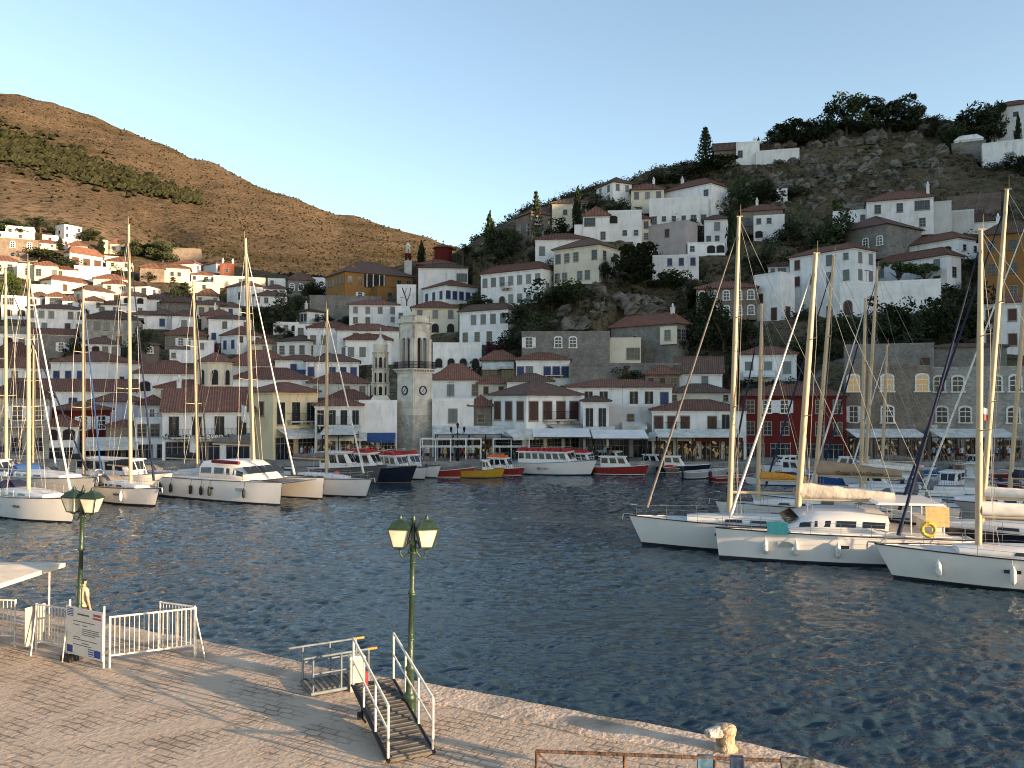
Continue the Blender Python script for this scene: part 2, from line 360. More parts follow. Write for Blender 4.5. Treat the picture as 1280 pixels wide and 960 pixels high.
# the western hill beyond the right edge of the view, unseen, its ridge shaped so its shadow covers the town
def west_hill():
    mb = MB(); vs = []; fs = []; nx, ny = 50, 70
    for j in range(ny):
        y = -140 + j * 5.5
        for i in range(nx):
            x = 135 + i * 5.5
            s = .47 * x + .88 * y
            H = 84 + 26 * sstep(156, 190, s)
            z = H * sstep(46, 60, s) * sstep(135, 232, x) * (1 - .55 * sstep(270, 400, x)) - 1
            z += mnoise.fractal(Vector((x * .05, y * .05, 9)), .9, 2, 4) * 2.0 * sstep(0, 20, z)
            vs.append((x, y, z))
    for j in range(ny - 1):
        for i in range(nx - 1): a = j * nx + i; fs.append((a, a + 1, a + nx + 1, a + nx))
    mb.add(vs, fs, 0, True); return mb
tag(west_hill().build('west_hill', GROUND), kind='structure')
# ------------------------------------------------------------------ water
def water_mat():
    m = bpy.data.materials.new('sea_water'); m.use_nodes = True
    nt, N, L, b = nodes(m)
    b.inputs['Base Color'].default_value = (.020, .040, .054, 1); b.inputs['Roughness'].default_value = .025; b.inputs['IOR'].default_value = 1.333; b.inputs['Specular IOR Level'].default_value = .5
    tc = N.new('ShaderNodeTexCoord')
    def nz(s, d, sc, rot=0, r=.6):
        mp = N.new('ShaderNodeMapping'); mp.inputs['Scale'].default_value = sc; mp.inputs['Rotation'].default_value = (0, 0, rot); L.new(tc.outputs['Object'], mp.inputs['Vector'])
        n = N.new('ShaderNodeTexNoise'); n.inputs['Scale'].default_value = s; n.inputs['Detail'].default_value = d; n.inputs['Roughness'].default_value = r; n.inputs['Distortion'].default_value = .6; L.new(mp.outputs[0], n.inputs['Vector']); return n.outputs['Fac']
    prev = None
    wind = nz(.06, 3, (1, 2, 1), .3)
    for s, d, sc, rot, st, dist in ((5.0, 2, (1, 1.5, 1), .35, 1, .022),):
        bp = N.new('ShaderNodeBump'); bp.inputs['Strength'].default_value = st; bp.inputs['Distance'].default_value = dist
        h = nz(s, d, sc, rot)
        mu = N.new('ShaderNodeMath'); mu.operation = 'MULTIPLY'
        mr = N.new('ShaderNodeMapRange'); mr.inputs['From Min'].default_value = .3; mr.inputs['From Max'].default_value = .7; mr.inputs['To Min'].default_value = .55; mr.inputs['To Max'].default_value = 1.2
        L.new(wind, mr.inputs['Value']); L.new(h, mu.inputs[0]); L.new(mr.outputs[0], mu.inputs[1])
        L.new(mu.outputs[0], bp.inputs['Height'])
        if prev: L.new(prev, bp.inputs['Normal'])
        prev = bp.outputs[0]
    L.new(prev, b.inputs['Normal'])
    return m
def water_mesh():
    """choppy harbour water: real wavelets, finest where the water is nearest"""
    us = [-2600, -1200, -700, -400, -200] + [-100 + 4.2 * i for i in range(347)] + [1450, 1700, 2000, 2500, 3900]
    Ys = [13.5]
    while Ys[-1] < 98: Ys.append(Ys[-1] * 1.0036)
    vs = []; fs = []
    for Y in Ys:
        for u in us:
            x = (u - 640) / F * Y
            a = mnoise.noise(Vector((x * .8 + Y * .2, Y * 1.1, 1.3))); b = mnoise.noise(Vector((x * 2.0 - Y * .4, Y * 2.3, 4.1))); c = mnoise.noise(Vector((x * 4.4, Y * 4.8, 7.7)))
            g = max(.35, .85 + .55 * mnoise.noise(Vector((x * .045 + Y * .02, Y * .11, 2.2))) + .35 * mnoise.noise(Vector((x * .16, Y * .4, 6))))
            vs.append((x, Y, g * ((.5 - abs(a)) * .17 + (.5 - abs(b)) * .15 + c * .035) - .09))
    n = len(us)
    for k in range(len(Ys) - 1):
        for i in range(n - 1): fs.append((k * n + i, k * n + i + 1, (k + 1) * n + i + 1, (k + 1) * n + i))
    o = len(vs); y0 = Ys[0]
    vs += [(-900, -200, -.06), (900, -200, -.06), (900, y0, -.06), (-900, y0, -.06), (-900, 98, -.06), (900, 98, -.06)]
    mb = MB(); mb.add(vs, fs, 0, True)
    L0, R0 = (us[0] - 640) / F * y0, (us[-1] - 640) / F * y0; L1, R1 = (us[0] - 640) / F * 98, (us[-1] - 640) / F * 98
    mb.add([(-900, -200, -.03), (900, -200, -.03), (900, y0, -.03), (R0, y0, -.03), (L0, y0, -.03), (-900, y0, -.03), (-900, 98, -.03), (L1, 98, -.03), (R1, 98, -.03), (900, 98, -.03)], [(0, 1, 2, 3, 4, 5), (5, 4, 7, 6), (3, 2, 9, 8)])
    return mb
tag(water_mesh().build('water', water_mat()), kind='structure')
# ------------------------------------------------------------------ harbour promenade under the houses
PAVE = M_stone('promenade_paving', (.30, .27, .24), 1.5)
mb = MB(); mb.box(-260, 260, 94, 104.5, -1.5, 1.2)
tag(mb.build('promenade', PAVE), kind='structure')
# ------------------------------------------------------------------ light, sky, camera
SUN_EL = R(8.0); SUN_DIR = Vector((.88, -.475, 0)).normalized()
az = math.atan2(SUN_DIR.x, SUN_DIR.y)
w = bpy.data.worlds.new('World'); scene.world = w; w.use_nodes = True
nt = w.node_tree; bg = nt.nodes['Background']
sky = nt.nodes.new('ShaderNodeTexSky'); sky.sky_type = 'NISHITA'; sky.sun_disc = False
sky.sun_elevation = SUN_EL; sky.sun_rotation = az; sky.altitude = 0; sky.air_density = 1.0; sky.dust_density = .6; sky.ozone_density = 1.6
hs = nt.nodes.new('ShaderNodeHueSaturation'); hs.inputs['Saturation'].default_value = .88; nt.links.new(sky.outputs[0], hs.inputs['Color']); nt.links.new(hs.outputs[0], bg.inputs['Color']); bg.inputs['Strength'].default_value = .15
sd = bpy.data.lights.new('sun', 'SUN'); sd.energy = 5.0; sd.angle = R(.5); sd.color = (1, .70, .41)
so = bpy.data.objects.new('sun', sd); col.objects.link(so)
v = Vector((SUN_DIR.x * math.cos(SUN_EL), SUN_DIR.y * math.cos(SUN_EL), math.sin(SUN_EL)))
so.rotation_euler = v.to_track_quat('Z', 'Y').to_euler(); so.location = (60, -40, 40)
cd = bpy.data.cameras.new('camera'); cd.sensor_width = 36; cd.lens = 36 * F / 1280; cd.clip_end = 6000; cd.clip_start = .2
co = bpy.data.objects.new('camera', cd); col.objects.link(co); co.location = (0, 0, CAMZ); co.rotation_euler = (math.pi / 2 + PITCH, 0, 0)
scene.camera = co
scene.view_settings.view_transform = 'Standard'; scene.view_settings.look = 'None'; scene.view_settings.exposure = 1.42; scene.view_settings.gamma = 1
scene.view_settings.use_curve_mapping = False
scene.render.engine = 'CYCLES'
cy = scene.cycles; cy.max_bounces = 6; cy.diffuse_bounces = 2; cy.glossy_bounces = 3; cy.transmission_bounces = 4; cy.caustics_reflective = False; cy.caustics_refractive = False; cy.use_denoising = True

scene.cycles.pixel_filter_type = 'BLACKMAN_HARRIS'; scene.cycles.filter_width = 1.05
# ------------------------------------------------------------------ windows and doors
import re
def arch_pts(w, h, rise=None, n=8):
    r = w / 2 if rise is None else rise
    p = [(-w / 2, 0), (w / 2, 0)]
    for i in range(n + 1):
        t = math.pi * i / n; p.append((w / 2 * math.cos(t), h - r + r * math.sin(t)))
    return p
def ring(mb, outer, inner, y0, y1, mi=0):
    n = len(outer); vs = [(x, y0, z) for x, z in outer] + [(x, y0, z) for x, z in inner] + [(x, y1, z) for x, z in outer] + [(x, y1, z) for x, z in inner]
    fs = []
    for i in range(n):
        j = (i + 1) % n
        fs += [(i, j, n + j, n + i), (2 * n + i, 2 * n + j, j, i), (n + i, n + j, 3 * n + j, 3 * n + i)]
    return mb.add(vs, fs, mi)
def rect_pts(w, h, z=0): return [(-w / 2, z), (w / 2, z), (w / 2, h), (-w / 2, h)]
WCACHE = {}
def win_meshes(t, w, h, detail, lit=False):
    """(frame mesh, [(sub-part name, mesh)]) for one kind of window"""
    key = (t, round(w, 1), round(h, 1), detail, lit); w, h = key[1], key[2]
    if key in WCACHE: return WCACHE[key]
    fr = MB(); subs = []; mats = [FRAME_W, PANE]
    pane = MB(); SH = [MB(), MB()]; pm = (SHOPLIT if t == 'S' else LIT) if lit else PANE; smat = {'g': WOOD_G, 'n': WOOD_N, 'b': WOOD_B, 'F': WOOD_K, 'f': FRAME_W}.get(t)
    if t in 'wsfFL':
        e = .09 if t != 's' else .07
        ring(fr, rect_pts(w + 2 * e, h + e, -e), rect_pts(w, h), -.07, .02)
        pane.box(-w / 2, w / 2, -.02, .02, 0, h)
        nv, nh = (1, 2) if t in 'wfF' else ((0, 1) if t == 's' else (max(3, int(w / .5)), 1))
        for i in range(nv): x = -w / 2 + w * (i + 1) / (nv + 1); fr.box(x - .03, x + .03, -.05, .01, 0, h)
        for i in range(nh): z = h * (i + 1) / (nh + 1); fr.box(-w / 2, w / 2, -.045, .01, z - .03, z + .03)
        fr.box(-w / 2 - .15, w / 2 + .15, -.16, .02, -e - .06, -e)
        if t == 'f':
            for sg in (-1, 1): SH[sg > 0].box(sg * (w * .75 + .1) - w / 4, sg * (w * .75 + .1) + w / 4, -.08, .01, -.02, h + .02)
        if t == 'F':
            for sg in (-1, 1): SH[sg > 0].box(sg * (w * .5 - .1) - .16, sg * (w * .5 - .1) + .16, -.12, -.071, 0, h + .02)
    elif t in 'gnb':
        ring(fr, rect_pts(w + .18, h + .1, -.08), rect_pts(w, h), -.06, .02)
        fr.box(-w / 2 - .14, w / 2 + .14, -.14, .02, -.15, -.085)
        for sg in (-1, 1): SH[sg > 0].box(min(sg * .015, sg * w / 2), max(sg * .015, sg * w / 2), -.04, .02, 0.01, h - .01)
        pane.box(-.02, .02, -.01, .02, .02, h - .02)
    elif t == 'a':
        ring(fr, arch_pts(w + .36, h + .24, .40), arch_pts(w, h, .25), -.08, .02)
        pane.vprism(arch_pts(w, h, .25), -.02, .02)
        fr.box(-.035, .035, -.055, .01, 0, h); fr.box(-w / 2, w / 2, -.05, .01, h * .36, h * .42); fr.box(-w / 2, w / 2, -.05, .01, h * .68, h * .74)
        fr.box(-w / 2 - .3, w / 2 + .3, -.18, .02, -.16, 0)
    elif t == 'o':
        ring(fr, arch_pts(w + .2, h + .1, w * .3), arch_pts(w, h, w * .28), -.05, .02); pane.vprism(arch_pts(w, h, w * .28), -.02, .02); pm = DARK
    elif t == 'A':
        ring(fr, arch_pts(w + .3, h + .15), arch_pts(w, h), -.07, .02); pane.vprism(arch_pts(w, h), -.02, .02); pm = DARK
    elif t in 'dD':
        (ring(fr, arch_pts(w + .36, h + .18), arch_pts(w, h), -.08, .02), pane.vprism(arch_pts(w, h), -.03, .02)) if t == 'D' else (ring(fr, rect_pts(w + .24, h + .12, -.01), rect_pts(w, h), -.08, .02), pane.box(-w / 2, w / 2, -.03, .02, 0, h))
        pm = WOOD_N
    elif t == 'S':
        ring(fr, rect_pts(w + .16, h + .08, -.01), rect_pts(w, h), -.07, .02)
        pane.box(-w / 2, w / 2, -.02, .02, 0, h)
        for i in range(3): x = -w / 2 + w * (i + 1) / 4; fr.box(x - .04, x + .04, -.05, .01, 0, h)
        fr.box(-w / 2, w / 2, -.045, .01, h * .72, h * .76)
    if detail:
        res = (fr.mesh('window', [FRAME_S if t in 'Ao' else FRAME_W if t in 'af' else FRAME_D]), [('pane', pane.mesh('pane', [pm]))] + [('shutter', q.mesh('shutter', [smat])) for q in SH if q.v])
    else:
        o = len(fr.v)
        for mb_, mi in ((pane, 1), (SH[0], 2), (SH[1], 2)):
            if mb_.v: fr.add(mb_.v, mb_.f, mi)
        res = (fr.mesh('window', [FRAME_S if t in 'Ao' else FRAME_W if t in 'af' else FRAME_D, pm, smat or pm]), [])
    WCACHE[key] = res; return res
def put_window(parent, t, w, h, loc, rz, detail, lit=False):
    me, subs = win_meshes(t, w, h, detail, lit)
    o = link('door' if t in 'dD' else ('shop_window' if t == 'S' else 'window'), me, parent, loc, rz)
    for n, s in subs: link(n, s, o)
    return o
def win_rows(parent, spec, width, h, place, detail, ws=1.0):
    rows = spec.split('/'); n = len(rows); st = h / n
    for r, row in enumerate(rows):
        toks = []
        for q, c in re.findall(r'(\d*)([a-zA-Z])', row): toks += [c] * int(q or 1)
        k = len(toks)
        for i, c in enumerate(toks):
            if c == 'x': continue
            lit = c in 'lq'
            c = {'l': 'a', 'q': 'S'}.get(c, c)
            pitch = width / k; x = -width / 2 + pitch * (i + .5); zb = h - st * (r + 1)
            if c in 'wgnbfa': hh = min(1.65 * ws, st * .56); ww = hh * .62; z = zb + (st - hh) * .52
            elif c == 's': hh = min(1.0, st * .4); ww = hh * .8; z = zb + st * .42
            elif c == 'F': hh = min(2.5 * ws, st * .74); ww = hh * .40; z = zb + st * .06
            elif c == 'L': hh = min(1.7, st * .6); ww = hh * 1.5; z = zb + st * .28
            elif c in 'dD': hh = min(2.3, st * .78); ww = hh * .48; z = zb + .02
            elif c == 'o': hh = min(1.6, st * .6); ww = hh * 1.0; z = zb + st * .22
            elif c == 'A': hh = min(2.3, st * .75); ww = min(pitch * .72, hh * .75); z = zb + .05
            elif c == 'S': hh = min(2.6, st * .78); ww = pitch * .74; z = zb + .03
            ww = min(ww, pitch * (.8 if c not in 'fF' else .46))
            loc, rz = place(x, z); put_window(parent, c, ww, hh, loc, rz, detail, lit)
# ------------------------------------------------------------------ houses
def roof_mesh(kind, w, d, h, zr, o=.38):
    mb = MB(); z0 = h - .03; z1 = h + .1
    B = [(-w / 2 - o, -o), (w / 2 + o, -o), (w / 2 + o, d + o), (-w / 2 - o, d + o)]
    if kind == 'f':
        t = .28; rim = .22
        mb.box(-w / 2 + rim, w / 2 - rim, rim, d - rim, h - .02, h + .06, 0)
        for a in ((-w / 2 - .03, w / 2 + .03, -.03, rim), (-w / 2 - .03, w / 2 + .03, d - rim, d + .03), (-w / 2 - .03, -w / 2 + rim, rim, d - rim), (w / 2 - rim, w / 2 + .03, rim, d - rim)):
            mb.box(a[0], a[1], a[2], a[3], h - .06, h + t, 1)
        return mb
    vs = [(x, y, z0) for x, y in B] + [(x, y, z1) for x, y in B]
    fs = [(3, 2, 1, 0), (0, 1, 5, 4), (1, 2, 6, 5), (2, 3, 7, 6), (3, 0, 4, 7)]
    W2, D2 = w / 2 + o, d / 2 + o
    if kind == 'p' or (kind == 'h' and abs(w - d) < .3):
        vs += [(0, d / 2, zr)]; fs += [(4, 5, 8), (5, 6, 8), (6, 7, 8), (7, 4, 8)]
    elif kind == 'h':
        if w > d: vs += [(-W2 + D2, d / 2, zr), (W2 - D2, d / 2, zr)]; fs += [(4, 5, 9, 8), (5, 6, 9), (6, 7, 8, 9), (7, 4, 8)]
        else: vs += [(0, -o + W2, zr), (0, d + o - W2, zr)]; fs += [(4, 5, 8), (5, 6, 9, 8), (6, 7, 9), (7, 4, 8, 9)]
    elif kind == 'g':
        vs += [(-W2, d / 2, zr), (W2, d / 2, zr)]; fs += [(4, 5, 9, 8), (5, 6, 9), (6, 7, 8, 9), (7, 4, 8)]
    elif kind == 'e':   # gable end towards the viewer
        vs += [(0, -o, zr), (0, d + o, zr)]; fs += [(4, 5, 8), (5, 6, 9, 8), (6, 7, 9), (7, 4, 8, 9)]
    elif kind == 's':
        vs += [(-W2, d + o, zr), (W2, d + o, zr)]; fs += [(4, 5, 9, 8), (5, 6, 9), (7, 4, 8), (6, 7, 8, 9)]
    mb.add(vs, fs, 0)
    # ridge and hip cap tiles
    def cap(a, b): mb.tube(vs[a], vs[b], .11, .11, 5, 0)
    if kind == 'h' and len(vs) == 10:
        cap(8, 9)
        for a, b in (((4, 8), (7, 8), (5, 9), (6, 9)) if w > d else ((4, 8), (5, 8), (6, 9), (7, 9))): cap(a, b)
    elif kind in 'ge': cap(8, 9)
    elif len(vs) == 9:
        for a in (4, 5, 6, 7): cap(a, 8)
    return mb
HOUSES = []; HCOUNT = {}
def house(x0, cx, x1, yr, ye, yb, code, front, side, label, Y=None, d=None, ws=1.0, ch=(), awn=(), balc=(), cat='house', name='house', dev=32, rows=None, bandc=None, group='houses of the hillside town'):
    Yc = Y or ray_Y((x0 + x1) / 2, yb); s = Yc / F
    c0 = cx if cx else (x0 + x1) / 2
    az_ = math.atan2((c0 - 640) / F, 1); base = -az_
    roofk, roofc, wallc = code[0], code[1], code[2]
    h = (yb - ye) * s
    if cx is None:
        psi = base * .85; w = (x1 - x0) * s; dd = d or min(max(4.0, w * .75), 8.0); C = W(c0, yb, Yc); fc = Vector((0, 0, 0)); sg = 0
    else:
        right = (cx - x0) >= (x1 - cx)
        a = R(dev); psi = base + (-a if right else a)
        fp, sp_ = ((cx - x0), (x1 - cx)) if right else ((x1 - cx), (cx - x0))
        w = fp * s / math.cos(a); dd = max(2.5, sp_ * s / math.sin(a)); C = W(cx, yb, Yc); sg = 1 if right else -1
        fc = Vector((sg * w / 2, 0, 0))
    # empty at the middle of the front foot
    rot = Matrix.Rotation(psi, 4, 'Z'); org = C - rot @ fc
    zr = W(c0, yr, Yc + dd / 2).z - C.z
    if roofk != 'f': zr = min(max(zr, h + .5), h + 4.2)
    root = thing(name, label, cat, org, psi, group)
    low = min(t_xy(*(rot @ Vector((x, y, 0)) + org).xy) for x in (-w / 2, w / 2) for y in (0, dd)) - C.z - .6
    low = max(min(low, -.3), -14)
    detail = Yc < 116
    mb = MB(); mb.box(-w / 2, w / 2, 0, dd, low, h)
    if roofk != 'f' and wallc in 'WCYKLR' and Yc < 185: mb.box(-w / 2 - .1, w / 2 + .1, -.1, dd + .1, h - .28, h - .06)
    mb.build('wall', [WALLS[wallc]], root)
    if roofk == 'f': ro = roof_mesh('f', w, dd, h, zr).build('roof', [CONC, WALLS[wallc]], root)
    elif roofk == 'n': ro = root
    else: ro = roof_mesh(roofk, w, dd, h, zr).build('roof', [ROOFS[roofc]], root)
    if roofk != 'n' and Yc < 200 and rng.random() < .45:
        m2 = MB(); ax = rng.uniform(-.3, .3) * w; az0 = (h + .05) if roofk == 'f' else lerp(h, zr, .45); m2.tube((0, 0, -.3), (0, 0, 2.3), .022, .018, 4)
        for q in range(5): m2.tube((-.45 + .05 * q, -.3 + .15 * q, 2.25), (.45 - .05 * q, -.3 + .15 * q, 2.25), .012, .012, 3)
        m2.tube((0, -.4, 2.24), (0, .4, 2.24), .014, .014, 3); m2.build('aerial', [IRON], ro, (ax, dd * .45, az0), rng.uniform(0, 3))
    for fx in ch:
        m2 = MB(); zz = h if roofk == 'f' else zr - .5
        m2.box(-.26, .26, -.26, .26, -.6, 1.3); m2.box(-.34, .34, -.34, .34, 1.3, 1.42); m2.lathe([(.16, 1.42), (.2, 1.6), (.12, 1.95), (.05, 2.05)], 6)
        m2.build('chimney', [WALLS['W']], ro, ((fx - .5) * w, dd / 2, zz))
    if front: win_rows(root, front, w, h, lambda x, z: ((x, 0, z), 0), detail, ws)
    if side:
        if cx is None: sg = 1 if c0 < 640 else -1
        win_rows(root, side, dd, h, lambda x, z: ((sg * w / 2, dd / 2 + x * sg, z), R(90) * sg), detail, ws)
    fx0, fx1 = (x0, x1) if cx is None else ((x0, cx) if sg > 0 else (cx, x1))
    lx = lambda px: ((px - fx0) / (fx1 - fx0) - .5) * w
    lz = lambda py: (yb - py) * s
    for a in awn:
        ax0, ax1, ay0, ay1 = a[:4]; out = a[4] if len(a) > 4 else 2.2; mt = a[5] if len(a) > 5 else CANVAS
        m3 = MB(); X0, X1, Z0, Z1 = lx(ax0), lx(ax1), lz(ay0), lz(ay1)
        m3.add([(X0, -.02, Z0), (X1, -.02, Z0), (X1, -out, Z1), (X0, -out, Z1), (X0, -.02, Z0 - .05), (X1, -.02, Z0 - .05), (X1, -out, Z1 - .05), (X0, -out, Z1 - .05)],
               [(3, 2, 1, 0), (4, 5, 6, 7), (2, 3, 7, 6), (0, 4, 7, 3), (1, 2, 6, 5), (0, 1, 5, 4)])
        m3.box(X0, X1, -out - .02, -out, Z1 - .32, Z1 + .01)
        aw = m3.build('awning', [mt], root)
        m4 = MB()
        for q in (X0 + .08, X1 - .08): m4.tube((q, -.03, Z0 - .7), (q, -out + .1, Z1 - .12), .025, .025, 5)
        m4.build('awning_arm', [IRON], aw)
    for b in balc:
        bx0, bx1, by = b[:3]; X0, X1, Z = lx(bx0), lx(bx1), lz(by)
        m3 = MB(); m3.box(X0, X1, -.9, .01, Z - .16, Z)
        for q in range(3): xx = lerp(X0 + .2, X1 - .2, q / 2); m3.box(xx - .08, xx + .08, -.6, .01, Z - .5, Z - .162)
        bo = m3.build('balcony', [FRAME_S], root)
        m4 = MB(); hh = .95
        for zz in (.08, hh): m4.path([(X0 + .04, 0, Z + zz), (X0 + .04, -.86, Z + zz), (X1 - .04, -.86, Z + zz), (X1 - .04, 0, Z + zz)], .025, 4)
        nn = max(4, int((X1 - X0) / .16))
        for q in range(nn + 1): xx = lerp(X0 + .04, X1 - .04, q / nn); m4.tube((xx, -.86, Z), (xx, -.86, Z + hh), .014, .014, 4, cap=False)
        m4.build('railing', [IRON], bo)
    HOUSES.append((root, w, dd, h, Yc, x0, x1, yr, ye, yb))
    return root
# ---- upper left, the sunlit rows under the mountain
H = house
H(-12,None,43,296,299,326,'f-T','3a/1x2s','', 'long tan stone house with three white arched windows at the left edge', ws=.9)
H(-10,None,35,289,291,300,'f-C','2s','', 'low sunlit white terrace block on the roof line of the tan stone house')
H(9,None,40,281,284,296,'f-W','2s1x','1s','sunlit white box house highest at the far left')
H(70,80,100,279,281,299,'f-W','1s1x1s/1s1x1s','1s','stepped white cube house alone under the dry mountain slope')
H(54,None,71,293,295,305,'f-W','1s','','small sunlit white block below the stepped cube house')
H(44,None,71,300,304,311,'hrC','2s','','low cream cottage with red roof over dark round trees')
H(74,None,91,298,300,309,'f-W','1s','','small white flat roofed house beside a dark cypress')
H(81,87,125,307,315,341,'hrC','3n','1n','tall sunlit cream mansion with three long brown windows', ws=1.9)
H(95,None,136,331,334,349,'f-W','','','sunlit blank white garden block below the tall cream mansion', cat='garden wall', name='garden_wall',d=3)
H(86,None,108,302,307,315,'hrP','1s1x','','pinkish red roofed house behind the tall cream mansion')
H(126,None,134,299,301,316,'f-Y','1s/1s','','narrow sunlit yellow house among cypresses')
H(138,None,157,298,305,318,'hrC','2s','','cream house with terracotta roof right of the narrow yellow house')
H(126,None,147,318,321,328,'f-C','1s1x1s','','cream flat block under the cream terracotta roofed house')
H(134,None,164,322,327,338,'hrC','2s','','cream house with a low hip roof behind a round tree')
H(-12,None,19,320,326,342,'hrC','1x1w','','sunlit cream house with grey roof cut by the left edge')
H(23,None,46,329,331,348,'f-C','1w','1w','plain sunlit cream box beside a pale mast')
H(45,None,71,327,332,350,'hrC','1w1x1g','','cream house with one grey and one plain window above the pink house')
H(70,None,95,333,337,349,'hrC','1w1x','','sunlit cream cottage tucked under the tall cream mansion')
H(52,64,115,343,349,366,'hrC','1x1n1x1n1x','1g','wide sunlit pink cream house with two small brown windows')
H(42,None,63,355,357,368,'f-C','','','sunlit blank cream terrace left of the wide pink house')
H(119,None,158,343,349,359,'hrC','1x1w1x','1w','cream house with long flat hip roof right of centre mast')
H(130,None,160,350,355,367,'hrC','2s','1s','low cream house with two tiny windows below a long hip roof')
H(93,104,139,356,362,382,'hdC','1x1x1g1x','1w','half sunlit cream gable house on the edge of the shade')
H(162,184,200,352,357,372,'hdW','1g1x1w','1w','white house with its right wall sunlit and front in shade')
H(176,None,204,330,335,352,'hrT','1x','','sunlit tan walled house joined to a bright cream one')
H(203,None,236,331,335,352,'hrC','1x2s1x','','bright cream house joined to a tan walled one')
H(217,None,250,309,311,327,'f-T','','1s','sunlit ochre brick terraces of a ruin under dark pines',d=5)
H(219,243,251,325,329,340,'hrW','1x','1s','small white house with glowing right wall')
H(255,270,286,326,329,341,'hrW','2n','1x','small white house with two dark square windows facing the mountain')
H(275,None,292,328,330,347,'f-Q','1s','','little red house with pale chimneys among white houses', ch=(.2,.9))
H(240,None,269,340,344,354,'hrW','1s1x2s','','long low white house behind a thin cypress')
H(268,None,306,344,346,359,'f-C','','','sunlit blank cream wall house left of the tall lit mast')
H(237,None,273,352,354,366,'f-C','1x1s1x','','sunlit cream flat house beneath a thin cypress')
H(308,None,331,346,348,362,'f-C','1s1x','','sunlit cream box right of the tall lit mast')
H(335,None,356,347,349,360,'f-W','1s1x','','sunlit white box at the foot of the brown mountain')
H(284,305,328,351,356,382,'hdW','1w1x1x','1x1w','large blank white house in shade behind the tall lit mast')
H(330,None,358,356,361,371,'hdW','1s1o1s','','white house with arched porch under a grey stone house')
H(318,None,358,364,370,381,'hdW','2w1x1w','','white house with three dark windows and a low brown roof')
H(360,None,392,341,350,368,'hdG','2a1x','1a','grey stone house with arched windows left of the ochre mansion')
H(390,None,406,345,348,365,'f-W','1x','','narrow white block between the grey stone house and dark trees')
H(367,384,408,384,389,404,'hdW','1g','4w','small white house with a row of shuttered windows and chimney', ch=(.3,))
H(203,None,248,371,378,395,'hdB','5w','','dark brown house with wide spreading roof and glazed veranda')
H(246,None,273,361,370,380,'hdK','1w1x1w','','pale grey house with faded broad roof')
H(247,None,281,375,381,397,'hdC','3w','1x','cream house with three tall dark windows and a roof terrace')
H(276,None,301,378,384,396,'hdW','1x1b1x','','little white house with one blue window')
H(253,None,291,387,395,408,'hrP','2w','','pinkish house under two overlapping brown roofs', ch=(.4,))
H(262,None,313,394,399,428,'hdW','1x1w1x1w/1b1A1A1x','','broad white house with dark vine pergola over its court')
H(180,None,216,368,373,388,'hdW','1x1w1x','','plain white house in shade under sunlit cream houses')
H(190,None,217,387,393,409,'hdW','2s1x','','white house with a pair of small dark windows')
H(216,None,244,388,395,415,'hdW','1x1g1x','1s','tall white house with a single grey shutter')
H(208,None,257,409,419,436,'hrT','1w2f1x','','stone house with pale windows under a broken red roof')
H(239,None,266,425,427,450,'f-W','1x1g1x/2x','','white box house with one green grey shutter')
H(213,None,241,437,439,453,'f-W','1s2x','','white garden wall block left of the white box house', cat='garden wall', name='garden_wall',d=4)
H(277,296,326,407,418,442,'hrW','1w1g1w/1x1w1x','2b','white house with wide brown hip roof crossed by a mast')
H(314,None,348,423,430,443,'hrC','1x2w','','cream house with large openings and low red roof')
H(178,None,198,428,431,457,'hdB','1a/1x','','dark stone ruin with one white window at a tree')
H(342,None,373,400,404,417,'f-W','1g1w1o','','white house between round clipped trees')
H(369,None,413,404,407,424,'f-W','2w1x','','white flat house left of a red roofed row')
# ---- left, shaded middle
H(4,None,33,368,371,398,'f-W','1L1x/2o','','white terrace house with dark wide openings and red window')
H(36,None,61,365,371,384,'hdW','1o1D','','white house with two dark arches')
H(58,None,82,365,371,386,'hrW','1L','','white house with orange edged awning', awn=())
H(79,None,96,369,376,388,'hdW','1w','','white house mostly hidden by its dark roof')
H(38,None,102,381,386,416,'hdW','3g1x2w/1w1g1x1d1w','','long white two storey house with shuttered windows left of a mast')
H(104,None,128,370,376,396,'pdW','1x1w/1w1x','','small square white house with a pointed roof')
H(125,None,155,376,381,395,'hdW','1w1x2w','','low white house with three little windows')
H(152,None,182,365,370,394,'hdW','1o1o/1x1w','','white house with two big dark openings by a mast')
H(180,None,205,371,374,390,'hdW','1x1w','','white block beside a dark bush, roof edge brown')
H(106,None,173,389,399,433,'hdS','6g/1x1n1n1x','1g','pale stone mansion with a row of six grey shutters')
H(160,None,207,389,394,411,'hdW','2s1x1b','','white house behind the pale stone mansion, blue window')
H(-12,None,30,406,409,420,'f-G','1s1x','','grey stone terrace wall house at the left edge')
H(-12,None,32,416,419,435,'f-W','2o1w','','white flat house at the left edge with dark porch')
H(42,None,92,411,418,427,'grW','1x1s1x','','low white house under a long dark brown gable roof')
H(46,None,93,419,421,446,'f-G','2x1f1f','','grey roofless stone house with two pale windows')
H(104,None,147,422,430,446,'hdW','2o1w1w','','white house with dark verandas and two narrow windows')
H(70,137,174,439,452,488,'hrW','1b1b1b1x1x','1x1d1x1s','large white house under a long red roof with blue shutters')
H(84,None,118,454,468,480,'srW','','','low white lean-to with triangular red roof')
H(-12,None,44,428,447,462,'hrW','2s','','broad red roofed house with skylights at the left edge')
H(-12,None,73,446,460,480,'hrW','1x2s1x','','white house with a dark red hip roof at left')
H(20,None,162,474,489,520,'grW','2x1b2x','','very long low white building with one blue window')
H(171,None,246,451,467,495,'hrW','1o1x1d','','white house with orange red roof and a dark doorway')
H(116,None,176,492,502,530,'hrL','','','lilac grey blank walled house under red roof')
